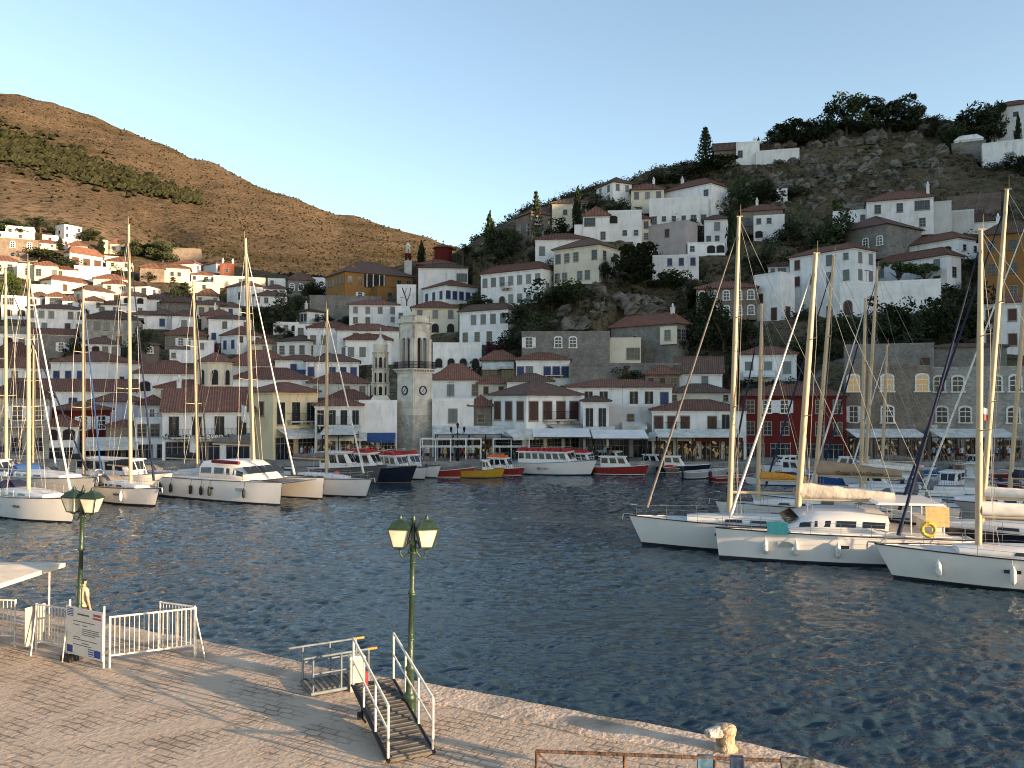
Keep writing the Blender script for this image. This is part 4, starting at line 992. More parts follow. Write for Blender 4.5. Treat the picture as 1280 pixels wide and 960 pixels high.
def crown_mesh(kind, seed):
    """unit crown: 1 wide, 1 tall, foot at z=0"""
    r_ = random.Random(seed); mb = MB()
    if kind == 'cypress':
        for i in range(14):
            t = i / 13; z = .05 + .9 * t; rr = .5 * (math.sin(math.pi * min(1, (t * .80 + .2))) ** .7) * (1 - .35 * t)
            leaves(mb, r_, (r_.uniform(-.06, .06), r_.uniform(-.06, .06), z), (rr, rr, .06), 85, .062)
    elif kind == 'norfolk':
        for i in range(11):
            t = i / 10; z = .1 + .86 * t; rr = .5 * (1 - t) ** .8 + .04
            for k in range(7):
                an = k * 2 * math.pi / 7 + i
                for q in range(3): leaves(mb, r_, (rr * (q + 1) / 3.3 * math.cos(an), rr * (q + 1) / 3.3 * math.sin(an), z + .02 * q), (.09, .09, .018), 9, .035)
    elif kind == 'pine':
        L = [(r_.uniform(-.3, .3), r_.uniform(-.3, .3), r_.uniform(.5, .86)) for _ in range(15)] + [(r_.uniform(-.38, .38), r_.uniform(-.38, .38), r_.uniform(.2, .5)) for _ in range(11)]
        for c in L:
            q = r_.uniform(.12, .21); leaves(mb, r_, c, (q, q, q * .7), 105, .034)
    elif kind == 'vine':
        for _ in range(12): leaves(mb, r_, (r_.uniform(-.4, .4), r_.uniform(-.3, .3), r_.uniform(.55, .85)), (.14, .14, .1), 70, .035)
    else:
        L = [(.36 * r_.gauss(0, .55), .36 * r_.gauss(0, .55), min(.85, max(.15, .48 + .2 * r_.gauss(0, 1)))) for _ in range(14)]
        for c in L:
            q = r_.uniform(.12, .24); leaves(mb, r_, c, (q, q, q * .85), 100, .036)
    return mb
CROWN = {}
def crown(kind, leaf, seed):
    k = (kind, leaf, seed)
    if k not in CROWN: CROWN[k] = crown_mesh(kind, seed * 7 + len(kind)).mesh('crown', LEAF[leaf])
    return CROWN[k]
TRUNK = {}
def trunk_mesh(kind):
    if kind not in TRUNK:
        mb = MB(); top = {'cypress': .5, 'norfolk': .97, 'pine': .55}.get(kind, .5); r_ = random.Random(3)
        pts = [Vector((0, 0, -.25)), Vector((.02, 0, .2)), Vector((-.02, .02, top))]; rad = [.055, .045, .02]
        for a, b, ra, rb in zip(pts, pts[1:], rad, rad[1:]): mb.tube(a, b, ra, rb, 6)
        if kind in ('pine', 'round', 'vine'):
            for i in range(6): an = i * 1.1; mb.tube((0, 0, .25 + .03 * i), (.3 * math.cos(an), .3 * math.sin(an), .55 + .04 * i), .025, .008, 5)
        TRUNK[kind] = mb.mesh('trunk', BARK)
    return TRUNK[kind]
USED = set(); KINDW = {'cypress': 'cypress', 'pine': 'pine', 'round': 'bushy tree', 'norfolk': 'tiered pine', 'vine': 'spreading vine'}
def tree_label(px, yb, yt, kind, leaf):
    my = (yb + yt) / 2
    cand = sorted(HOUSES, key=lambda h: abs((h[5] + h[6]) / 2 - px) * .8 + abs((h[7] + h[9]) / 2 - my))
    colr = {'dark': 'dark', 'mid': 'green', 'grey': 'olive green', 'purple': 'purple flowering'}[leaf]
    for h in cand[:7]:
        dx = px - (h[5] + h[6]) / 2; dy = my - (h[7] + h[9]) / 2; hw = (h[6] - h[5]) / 2
        rel = ('left of the' if dx < 0 else 'right of the') if abs(dx) > hw * .8 else ('below the' if dy > 0 else 'above the')
        hl = re.sub(r'^(the|a) ', '', h[0]['label'])
        for cut in (None, ' with ', ' behind ', ' under ', ' left of ', ' right of ', ' at ', ' on ', ' by ', ' of '):
            l2 = hl if cut is None else hl.split(cut)[0]
            l = f'{colr} {KINDW[kind]} {rel} {l2}'
            if len(l.split()) <= 16: break
        if l not in USED: USED.add(l); return l
    return l
def tree(px, yb, yt, wd, kind='round', leaf='dark', label=None, Y=None):
    Yt = Y or ray_Y(px, yb); s = Yt / F; p = W(px, yb, Yt); p.z = min(p.z, gz(p.x, p.y, t_xy(p.x, p.y)) + .3) if Y is None else p.z
    h = (yb - yt) * s; w_ = wd * s * 1.08
    t = thing({'cypress': 'cypress_tree', 'pine': 'pine_tree', 'norfolk': 'pine_tree', 'vine': 'vine'}.get(kind, 'tree'), label or tree_label(px, yb, yt, kind, leaf), {'cypress': 'cypress', 'pine': 'pine tree', 'norfolk': 'pine tree', 'vine': 'vine'}.get(kind, 'tree'), p, rng.uniform(0, 6.28), 'trees of the hillside town')
    sd = rng.randint(0, 2)
    c = link('crown', crown(kind, leaf, sd), t); c.scale = (w_, w_, h)
    k = link('trunk', trunk_mesh(kind), t); k.scale = (max(w_ * .8, .5), max(w_ * .8, .5), h)
T = tree
for a in ((612, 318, 264, 17), (722, 285, 229, 14), (915, 318, 248, 15), (920, 192, 151, 14), (1088, 150, 116, 13), (527, 330, 301, 11), (256, 364, 344, 8), (1180, 150, 129, 7), (1273, 190, 140, 9), (126, 318, 296, 9), (75, 312, 296, 9), (948, 192, 170, 6), (100, 312, 303, 8)): T(*a, kind='cypress')
T(670, 300, 240, 19, 'norfolk', 'dark'); T(882, 208, 160, 24, 'norfolk', 'dark')
for a in ((1057, 170, 116, 56), (1110, 170, 117, 74), (990, 184, 150, 46), (1022, 180, 144, 46), (1215, 182, 130, 60), (1243, 178, 124, 28), (1190, 180, 142, 34), (968, 184, 160, 30), (900, 216, 194, 44), (797, 362, 298, 62), (870, 364, 316, 48), (50, 292, 270, 36), (18, 292, 268, 44), (78, 290, 276, 22), (180, 322, 303, 40), (203, 328, 300, 34), (163, 322, 300, 26), (225, 318, 304, 24), (112, 300, 284, 28)): T(*a, kind='pine')
T(1146, 166, 128, 24, 'pine', 'grey'); T(1170, 172, 140, 26, 'pine', 'grey')
for a in ((850, 230, 208, 50), (826, 232, 214, 26), (872, 222, 204, 36), (832, 368, 332, 44), (760, 350, 318, 20), (690, 388, 350, 54), (722, 388, 344, 46), (655, 408, 372, 44), (668, 430, 385, 50), (600, 386, 368, 32), (930, 266, 216, 38), (954, 266, 220, 40), (1055, 302, 234, 44), (962, 340, 288, 54), (1000, 330, 290, 40), (985, 308, 270, 36),
          (866, 440, 372, 54), (905, 446, 382, 54), (940, 450, 402, 46), (1000, 448, 398, 50), (1032, 446, 394, 46), (1062, 440, 380, 46), (1122, 428, 364, 54), (1152, 432, 376, 46), (1192, 436, 348, 66), (1222, 436, 360, 44), (1095, 434, 384, 44), (975, 445, 402, 44), (885, 420, 350, 40), (1140, 436, 400, 50), (1215, 400, 352, 36), (1170, 420, 380, 40), (935, 432, 392, 36),
          (60, 328, 308, 38), (72, 342, 318, 42), (44, 342, 320, 24), (147, 351, 331, 24), (187, 352, 339, 15), (330, 408, 378, 34), (352, 405, 374, 38), (366, 398, 360, 30), (386, 376, 349, 26), (399, 374, 351, 22), (316, 404, 384, 24), (340, 415, 392, 36), (226, 374, 347, 26), (177, 456, 398, 32), (93, 448, 421, 22), (407, 404, 391, 28), (432, 406, 389, 24), (786, 480, 457, 30), (640, 440, 408, 34), (625, 312, 280, 34), (642, 318, 288, 36), (592, 340, 318, 26), (632, 330, 300, 30), (700, 300, 270, 30), (745, 268, 246, 32), (778, 268, 248, 34), (805, 255, 238, 20), (1262, 215, 190, 40), (1290, 220, 180, 50), (1005, 405, 380, 20), (566, 336, 322, 26), (585, 338, 312, 24), (700, 345, 318, 20), (710, 440, 415, 30), (860, 300, 270, 24), (905, 285, 250, 24), (580, 318, 304, 20)): T(*a)
for a in ((1028, 304, 228, 60), (15, 376, 330, 27)): T(*a, leaf='mid')
for a in ((1124, 356, 321, 44), (1156, 354, 321, 40)): T(*a, kind='vine', leaf='mid')
T(622, 446, 427, 30, 'round', 'purple'); T(269, 442, 418, 9, 'round', 'purple')
for a in ((362, 422, 408, 15), (350, 418, 405, 14), (581, 438, 429, 17), (118, 352, 345, 18), (520, 420, 404, 10), (1180, 250, 226, 30), (1000, 250, 228, 30)): T(*a, leaf='grey')
# bare tree
p = W(508, 386, ray_Y(508, 388) - 3); t = thing('bare_tree', 'leafless forked tree in front of a blank white wall', 'tree', p)
q = MB(); q.path([(0, 0, -1), (.1, 0, 1.6), (-.4, 0, 3.2), (-.9, .1, 4.6)], .14, 5); q.build('trunk', BARK, t)
q = MB(); q.path([(.1, 0, 1.6), (.7, .1, 3), (.9, 0, 4.6)], .1, 5); q.path([(-.4, 0, 3.2), (.1, .1, 4.6)], .07, 5); q.build('branch', BARK, t)
# ---- scrub, boulders, far bushes (nobody could count them)
def shrub_stuff():
    mb = MB(); r_ = random.Random(11); n = 0
    while n < 3600:
        u = r_.uniform(590, 1330); Y = r_.uniform(120, 232)
        if u < 840 and Y < 136: continue
        z = tz(u, Y); x = (u - 640) / F * Y
        if mnoise.noise(Vector((x * .07, Y * .07, 3))) < -.12 or gz(x, Y, z) < z - .05 or (u > 930 and Y > 172 and r_.random() < .55): continue
        n += 1; s = r_.choice((.5, .7, .9, 1.3, 1.8)) * r_.uniform(.7, 1.2)
        leaves(mb, r_, (x, Y, z + s * .35), (s, s, s * .6), 22, .22)
    return mb
tag(shrub_stuff().build('shrubs', M('scrub_foliage', (.062, .058, .033), .9, var=.35, scale=.25, spec=.05)), kind='stuff')
def rock_stuff():
    mb = MB(); r_ = random.Random(12)
    for _ in range(330):
        if r_.random() < .62: u, Y = r_.uniform(930, 1190), r_.uniform(178, 222)
        else: u, Y = r_.uniform(660, 830), r_.uniform(137, 150)
        x = (u - 640) / F * Y; z = gz(x, Y, tz(u, Y)); s = r_.uniform(.5, 2.0)
        vs = [Vector((math.cos(a) * math.cos(b), math.sin(a) * math.cos(b), math.sin(b))) for b in (-.5, .35, 1.0) for a in [2 * math.pi * k / 6 + b for k in range(6)]]
        vs = [Vector((x, Y, z - s * .12)) + Vector((v.x, v.y, v.z * r_.uniform(.7, 1.1))) * s * r_.uniform(.65, 1.2) for v in vs]
        fs = [(r * 6 + i, r * 6 + (i + 1) % 6, r * 6 + 6 + (i + 1) % 6, r * 6 + 6 + i) for r in range(2) for i in range(6)] + [tuple(range(12, 18))]
        mb.add(vs, fs)
    return mb
tag(rock_stuff().build('rocks', M('limestone_rock', (.165, .145, .12), .95, var=.35, scale=.5, bump=.6, bscale=2)), kind='stuff')
def far_hit(px, py):
    y = 300.0
    while y < 1400:
        if tz(px, y) >= W(px, py, y).z: return y
        y += 6
    return None
def far_bushes():
    mb = MB(); r_ = random.Random(13)
    def blob(x, y, z, s):
        vs = [(x + s * math.cos(k * 1.2566 + z) * r_.uniform(.7, 1.2), y + s * math.sin(k * 1.2566 + z) * r_.uniform(.7, 1.2), z + s * r_.uniform(-.2, .35)) for k in range(5)] + [(x + s * .5 * math.cos(k * 1.2566 + z + .6), y + s * .5 * math.sin(k * 1.2566 + z + .6), z + s * r_.uniform(.6, 1.2)) for k in range(5)]
        mb.add(vs, [(i, (i + 1) % 5, 5 + (i + 1) % 5, 5 + i) for i in range(5)] + [(5, 6, 7, 8, 9)])
    # the dark pine belt across the slope
    for _ in range(2200):
        u = r_.uniform(-60, 250); c = lerp(184, 254, min(1, max(0, u / 250))); th = lerp(30, 6, min(1, max(0, u / 250)))
        py = c + r_.gauss(0, .42) * th
        if py < 60 + c * .2: continue
        Y = far_hit(u, py)
        if Y and Y > 380: 
            P_ = W(u, py, Y); s = r_.uniform(.8, 2.0) * Y / 330
            blob(P_.x, P_.y, tz(u, Y) + s * .4, s)
    n = 0
    while n < 5200:
        u = r_.uniform(-80, 600); Y = r_.uniform(290, 1150); x = (u - 640) / F * Y
        if mnoise.noise(Vector((x * .012, Y * .008, 3))) < r_.uniform(-.8, .7): continue
        n += 1; s = r_.uniform(.35, 1.0) ** 1.5 * (1 + Y / 700) * .62; blob(x, Y, tz(u, Y) + s * .2, s)
    return mb
tag(far_bushes().build('distant_bushes', M('mountain_scrub', (.034, .036, .018), .95, var=.3, scale=.1, spec=.05)), kind='stuff')
# ------------------------------------------------------------------ boats
GEL = M('white_gelcoat', (.75, .71, .67), .28, var=.05, scale=.5, spec=.45); GELG = M('grey_gelcoat', (.42, .40, .38), .35, var=.1, scale=.5)
NAVY = M('navy_gelcoat', (.012, .016, .03), .2, var=.2); GREYH = M('dark_grey_hull', (.10, .10, .105), .4, var=.15); REDH = M('red_hull_paint', (.26, .025, .02), .4, var=.15)
YELH = M('yellow_hull_paint', (.52, .27, .02), .4, var=.12); BLUEH = M('blue_hull_paint', (.03, .10, .30), .4, var=.15); ANTI = M('dark_antifouling', (.03, .022, .02), .7)
STRIPE = M('navy_stripe', (.03, .03, .04), .4); DECK = M('deck_grip', (.60, .59, .57), .7, var=.12, scale=2); TEAK = M('teak', (.22, .14, .08), .7, var=.2, scale=3)
ALU = M('mast_alloy', (.52, .40, .26), .5, metal=.15, var=.08, scale=.8); STEEL = M('stainless_steel', (.5, .5, .5), .25, metal=1); ROPE = M('rigging_wire', (.22, .22, .22), .5, metal=.5); ROPE_D = M('dark_rope', (.04, .045, .06), .8)
COVERS = {'cream': M('cream_sail_cover', (.56, .50, .42), .85, var=.15, scale=1.5, bump=.4, bscale=4), 'grey': M('grey_sail_cover', (.17, .155, .15), .85, var=.15, scale=1.5), 'black': M('black_sail_cover', (.02, .02, .025), .8), 'brown': M('tan_sail_cover', (.33, .24, .16), .85, var=.12, scale=1.5),
          'orange': M('orange_sail_cover', (.55, .25, .04), .85), 'navy': M('navy_sail_cover', (.015, .02, .05), .8), 'white': M('white_sailcloth', (.68, .66, .62), .8, var=.1, scale=2), 'blue': M('blue_boat_cover', (.03, .09, .26), .8, var=.15)}
TINT = M('tinted_boat_glass', (.015, .018, .022), .08, spec=.6); RUBBER = M('black_rubber', (.02, .02, .02), .6); ORANGE = M('orange_buoy_plastic', (.75, .14, .02), .5); REDC = M('red_cloth', (.40, .03, .025), .8, var=.2); FENDW = M('white_fender_vinyl', (.70, .69, .66), .5)
CYAN = M('turquoise_towelling', (.10, .42, .42), .95, var=.1); YCUR = M('yellow_spray_curtain', (.62, .45, .20), .8, var=.1)
def hull_mb(L, B, F, tr=.78, bowf=1.18, rake=.05, flare=.0, n=12):
    mb = MB(); lv = [(-.45, .0), (-.30, .62), (.05, .885), (.13, .905), (None, .97), (None, 1.0)]
    rows = []
    for i in range(n + 1):
        t = i / n
        b = B / 2 * (tr + (1 - tr) * math.sin(min(t / .42, 1) * math.pi / 2) if t < .42 else max(.0, 1 - ((t - .42) / .58) ** 2.3)); b = max(b, .03)
        f = F * lerp(1, bowf, t ** 2)
        row = []
        for k, (z, q) in enumerate(lv):
            z = z if z is not None else (f * .80 if k == 4 else f)
            x = L * (t - .5) + (rake * L * max(0, t - .55) / .45 * (z / F) if t > .55 else -.02 * L * (1 - t / .55) * (z / F) * 1)
            if t > .7: q = q * lerp(1, .82 if z < .3 else 1, (t - .7) / .3)
            row.append((x, b * q, z))
        rows.append(row)
    m_ = len(lv); vs = []; 
    for r in rows: vs += r
    for r in rows: vs += [(x, -y, z) for x, y, z in r]
    o = (n + 1) * m_; fs = []; mi = []
    for i in range(n):
        for k in range(m_ - 1):
            a = i * m_ + k; fs += [(a, a + m_, a + m_ + 1, a + 1), (o + a, o + a + 1, o + a + m_ + 1, o + a + m_)]; q = (1 if k < 2 else 2 if k == 2 else 0); mi += [q, q]
    for k in range(m_ - 1): fs.append((k, k + 1, o + k + 1, o + k)); mi.append(1 if k < 2 else 2 if k == 2 else 0)
    mb.v = vs; mb.f = fs; mb.m = mi; mb.sm = [True] * len(fs)
    dk = MB(); dv = []
    for r in rows: x, y, z = r[-1]; dv += [(x, y * .96, z - .05), (x, -y * .96, z - .05)]
    dk.add(dv, [(2 * i, 2 * i + 1, 2 * i + 3, 2 * i + 2) for i in range(n)])
    sheer = [(r[-1]) for r in rows]
    # low toe rail / rubbing strake along the sheer
    for sg in (1, -1): mb.path([(x, sg * y, z) for x, y, z in sheer], .035, 4, 2)
    return mb, dk, sheer
def sh_at(sheer, L, t):
    i = min(int(t * (len(sheer) - 1)), len(sheer) - 2); k = t * (len(sheer) - 1) - i
    return tuple(lerp(sheer[i][j], sheer[i + 1][j], k) for j in range(3))
def boat_root(name, label, cat, bow, ang, L, group):
    p = on_z(bow[0], bow[1], 0); h = Vector((math.cos(R(ang)), math.sin(R(ang)), 0)); c = p - h * L * .5
    return thing(name, label, cat, (c.x, c.y, 0), R(ang), group), c, h
def rig(t, c, h, L, foot_px, top, dz, cover, off=0, boom=None, genoa='white', bow_z=1.4, bowx=None, spr=2, text=None, mr=.15, stay=True, sailh=.42, bh=1.25):
    """mast, boom, stacked sail, stays; the mast leans as far as the photograph's does"""
    nrm = Vector((-h.y, h.x, 0)); best = None
    for i in range(101):
        f = i / 100 * L - L / 2; p = c + h * f + nrm * off + Vector((0, 0, dz)); e = abs(PX(p)[0] - foot_px)
        if best is None or e < best[0]: best = (e, f, p)
    _, f, p = best
    tp = W(top[0], top[1], p.y); H = tp.z - dz; lean = (tp.x - p.x) / h.x if abs(h.x) > .3 else 0
    lean = max(-.09 * H, min(.09 * H, lean))
    top_ = Vector((f + lean, off, tp.z)); ft = Vector((f, off, dz))
    m = MB(); m.tube(ft, ft.lerp(top_, .6), mr, mr * .95, 8); m.tube(ft.lerp(top_, .6), top_, mr * .95, mr * .62, 8)
    m.box(top_.x - .22, top_.x + .12, off - .03, off + .03, top_.z, top_.z + .07); m.tube(top_ + Vector((-.1, 0, 0)), top_ + Vector((-.1, 0, .7)), .015, .01, 4)
    mo = m.build('mast', ALU, t)
    for q in range(spr):
        k = .36 + .3 * q; z = ft.lerp(top_, k); w_ = .95 - .2 * q
        s_ = MB(); s_.tube(z, z + Vector((-.25, w_, .08)), .035, .025, 5); s_.tube(z, z + Vector((-.25, -w_, .08)), .035, .025, 5); s_.build('spreader', ALU, mo)
    bl = boom or L * .36
    bo = MB(); bz = dz + bh; b0 = Vector((f - .1, off, bz)); b1 = Vector((f - bl, off, bz - .02)); bo.tube(b0, b1, .085, .075, 8); bo.build('boom', ALU, t)
    if cover:
        sc = MB(); rings = []; r_ = random.Random(int(foot_px))
        for i in range(11):
            k = i / 10; x = lerp(f - .14, f - bl * .98, k); hh = sailh * (1.35 - .75 * k) * (1 + r_.uniform(-.08, .08)); ww = .17 * (1 - .35 * k)
            rings.append([(x, off + ww * .7, bz + .06), (x, off + ww, bz + .06 + hh * .3), (x, off + ww * .6, bz + .06 + hh * .8), (x, off, bz + .06 + hh), (x, off - ww * .6, bz + .06 + hh * .8), (x, off - ww, bz + .06 + hh * .3), (x, off - ww * .7, bz + .06)])
        sc.loft(rings); so2 = sc.build('sail_cover', COVERS[cover], t)
        if text: lettering(text, .34, so2, (f - bl * .52, off - .24 * (1 if True else 1), bz + .12), (math.pi / 2, 0, 0), COVERS['black'], flip=h.x < 0)
    bx = (L * .5 if bowx is None else bowx)
    if stay:
        fs_ = MB(); a = Vector((bx - .15, off, bow_z + .15)); b = ft.lerp(top_, .96)
        fs_.tube(a.lerp(b, .02), a.lerp(b, .06), .1, .1, 6); fs_.tube(a.lerp(b, .06), a.lerp(b, .55), .075, .06, 6); fs_.tube(a.lerp(b, .55), a.lerp(b, .97), .06, .03, 6); fs_.build('furled_sail', COVERS[genoa], t)
    sh = MB(); cw = .9
    for sg in (-1, 1):
        ch_ = Vector((f - .3, off + sg * 1.3, dz - .3))
        tips = [ft.lerp(top_, .36 + .3 * q) + Vector((-.25, sg * (.95 - .2 * q), .08)) for q in range(spr)]
        sh.path([ch_] + tips + [ft.lerp(top_, .97)], .012, 3); sh.tube(ch_ + Vector((-.3, 0, 0)), ft.lerp(top_, .36), .01, .01, 3)
    sh.tube(Vector((-L * .49, off, bow_z * .9)), top_, .013, .013, 3); sh.tube(b1, ft.lerp(top_, .99), .01, .01, 3)
    sh.build('rigging', ROPE, t)
    return f
def lettering(txt, size, parent, loc, rot, mat, flip=False, ext=.012):
    cu = bpy.data.curves.new('lettering', 'FONT'); cu.body = txt; cu.size = size; cu.extrude = ext; cu.align_x = 'CENTER'
    ob = bpy.data.objects.new('lettering_curve', cu); col.objects.link(ob); dg = bpy.context.evaluated_depsgraph_get()
    me = bpy.data.meshes.new_from_object(ob.evaluated_get(dg)); me.materials.clear(); me.materials.append(mat); bpy.data.objects.remove(ob)
    o = bpy.data.objects.new('lettering', me); col.objects.link(o); o.parent = parent; o.location = loc
    if flip: rot = (rot[0], rot[1], rot[2] + math.pi); o.location = (loc[0], -loc[1], loc[2])
    o.rotation_euler = rot
    return o
def rails(t, sheer, L, t0=.06, t1=.97, hh=.6, sides=(1, -1)):
    m = MB(); n = 9
    for sg in sides:
        pts = []
        for i in range(n):
            x, y, z = sh_at(sheer, L, lerp(t0, t1, i / (n - 1))); a = Vector((x, sg * max(y - .08, .05), z - .04)); b = a + Vector((0, 0, hh)); m.tube(a, b, .014, .014, 4); pts.append(b)
        m.path(pts, .011, 4); m.path([p - Vector((0, 0, hh * .45)) for p in pts], .009, 4)
    x, y, z = sh_at(sheer, L, t1); m.path([(x, y, z + hh), (x + .5, 0, z + hh + .05), (x, -y, z + hh)], .02, 5)
    m.build('guard_rail', STEEL, t)
def fenders(t, sheer, L, ts, mat, sg, r=.13, ln=.6):
    for q in ts:
        x, y, z = sh_at(sheer, L, q); m = MB(); m.lathe([(.03, ln + .15), (r * .7, ln), (r, ln * .85), (r, ln * .15), (r * .6, 0), (.03, -.05)], 8, c=(x, sg * (y + r * .9), z * .28)); m.tube((x, sg * (y + r * .8), z * .28 + ln), (x, sg * y, z), .012, .012, 4); m.build('fender', mat, t)
def coach(t, sheer, L, t0, t1, wf, hh, glass=True, z0=None, mat=None, nwin=3):
    rings = []; n = 8
    for i in range(n + 1):
        q = lerp(t0, t1, i / n); x, y, z = sh_at(sheer, L, q); z = (z0 if z0 else z) - .06
        k = math.sin(math.pi * min(1, .12 + .9 * (1 - i / n))) ** .4 if i > n * .5 else 1; e = hh * max(.12, k * (1 - .25 * i / n)); b = y * wf
        rings.append([(x, b, z), (x, b * .92, z + e * .75), (x, b * .7, z + e), (x, 0, z + e * 1.08), (x, -b * .7, z + e), (x, -b * .92, z + e * .75), (x, -b, z)])
    m = MB(); m.loft(rings); co2 = m.build('coachroof', mat or GEL, t)
    if glass:
        for sg in (1, -1):
            for w_ in range(nwin):
                i0 = 1 + w_ * (n - 3) / nwin; 
                def at(i, v_):
                    j = min(int(i), n - 1); k = i - j; a = Vector(rings[j][0]).lerp(Vector(rings[j + 1][0]), k); b = Vector(rings[j][1]).lerp(Vector(rings[j + 1][1]), k); p = a.lerp(b, v_); return Vector((p.x, sg * (p.y + .015), p.z))
                i1 = i0 + (n - 3) / nwin * .72; g = MB(); P = [at(i0, .35), at(i1, .35), at(i1 - .1, .85), at(i0 + .05, .85)]; Q = [p - Vector((0, sg * .04, 0)) for p in P]
                g.add(P + Q, [(0, 1, 2, 3), (7, 6, 5, 4), (0, 4, 5, 1), (1, 5, 6, 2), (2, 6, 7, 3), (3, 7, 4, 0)]); g.build('window', TINT, co2)
    return co2
GB = 'boats moored in the harbour'
def yacht(bow, ang, L, foot, top, label, B=None, F=1.3, hull=None, cover='white', genoa='white', text=None, fend=(), fmat=None, ports=2, tr=.8, sprayhood='grey', bimini=None, boom=None, near=True, stripe=None, sailh=.42, spr=2):
    t, c, h = boat_root('sailing_yacht', label, 'sailing yacht', bow, ang, L, GB)
    B = B or L * .3; hb, dk, sheer = hull_mb(L, B, F, tr)
    hb.build('hull', [hull or GEL, ANTI, stripe or STRIPE], t); dk.build('deck', DECK, t)
    cam_side = -1 if h.x > 0 else 1
    coach(t, sheer, L, .34, .78, .62, .46)
    if near:
        rails(t, sheer, L)
        for i in range(ports):
            x, y, z = sh_at(sheer, L, .66 - .17 * i); q = MB(); q.box(-.32, .32, -.02, .02, -.07, .07); q.build('porthole', TINT, t, (x, cam_side * (y * .995 + .01), z * .62), math.atan2(-(sh_at(sheer, L, .7 - .17 * i)[1] - sh_at(sheer, L, .62 - .17 * i)[1]) * -cam_side, .08 * L))
    f = rig(t, c, h, L, foot, top, F + .42, cover, bow_z=F * 1.18, genoa=genoa, text=text, boom=boom, sailh=sailh, spr=spr)
    ck = MB(); x0, y0, z0 = sh_at(sheer, L, .06); x1, y1, z1 = sh_at(sheer, L, .33)
    for sg in (1, -1): ck.box(x0, x1, min(sg * y0 * .55, sg * y0 * .82), max(sg * y0 * .55, sg * y0 * .82), z0 - .05, z0 + .28, tx=.05, ty=.05)
    ck.build('cockpit_coaming', GEL, t)
    if near:
        wh = MB(); n = 14; P = [(x0 + .9, .45 * math.cos(2 * math.pi * i / n), z0 + .75 + .45 * math.sin(2 * math.pi * i / n)) for i in range(n + 1)]; wh.path(P, .02, 4); wh.box(x0 + .95, x0 + 1.15, -.15, .15, z0 - .05, z0 + .8); wh.build('steering_wheel', STEEL, t)
    if sprayhood:
        sp_ = MB(); rings = []; 
        for i in range(5):
            k = i / 4; xx = x1 - .1 + .95 * k; e = .85 * math.cos(k * 1.35) + .05; b = y1 * .62
            rings.append([(xx, b, z1 - .05), (xx, b * .95, z1 + e * .7), (xx, b * .5, z1 + e), (xx, -b * .5, z1 + e), (xx, -b * .95, z1 + e * .7), (xx, -b, z1 - .05)])
        sp_.loft(rings); sp_.build('sprayhood', COVERS[sprayhood], t)
    if bimini:
        bm = MB(); bm.box(x0 + .1, x0 + 2.1, -y0 * .75, y0 * .75, z0 + 1.85, z0 + 1.92, tx=.1, ty=.1)
        for xx in (x0 + .2, x0 + 2.0):
            for sg in (1, -1): bm.tube((xx, sg * y0 * .72, z0), (xx, sg * y0 * .72, z0 + 1.86), .02, .02, 4)
        bm.build('bimini', COVERS[bimini], t)
    if fend: fenders(t, sheer, L, fend, fmat or FENDW, cam_side)
    an = MB(); x, y, z = sh_at(sheer, L, .99); an.path([(x - .1, 0, z + .05), (x + .45, 0, z + .08), (x + .5, 0, z - .25)], .04, 5); an.build('anchor', STEEL, t)
    return t, sheer, c, h
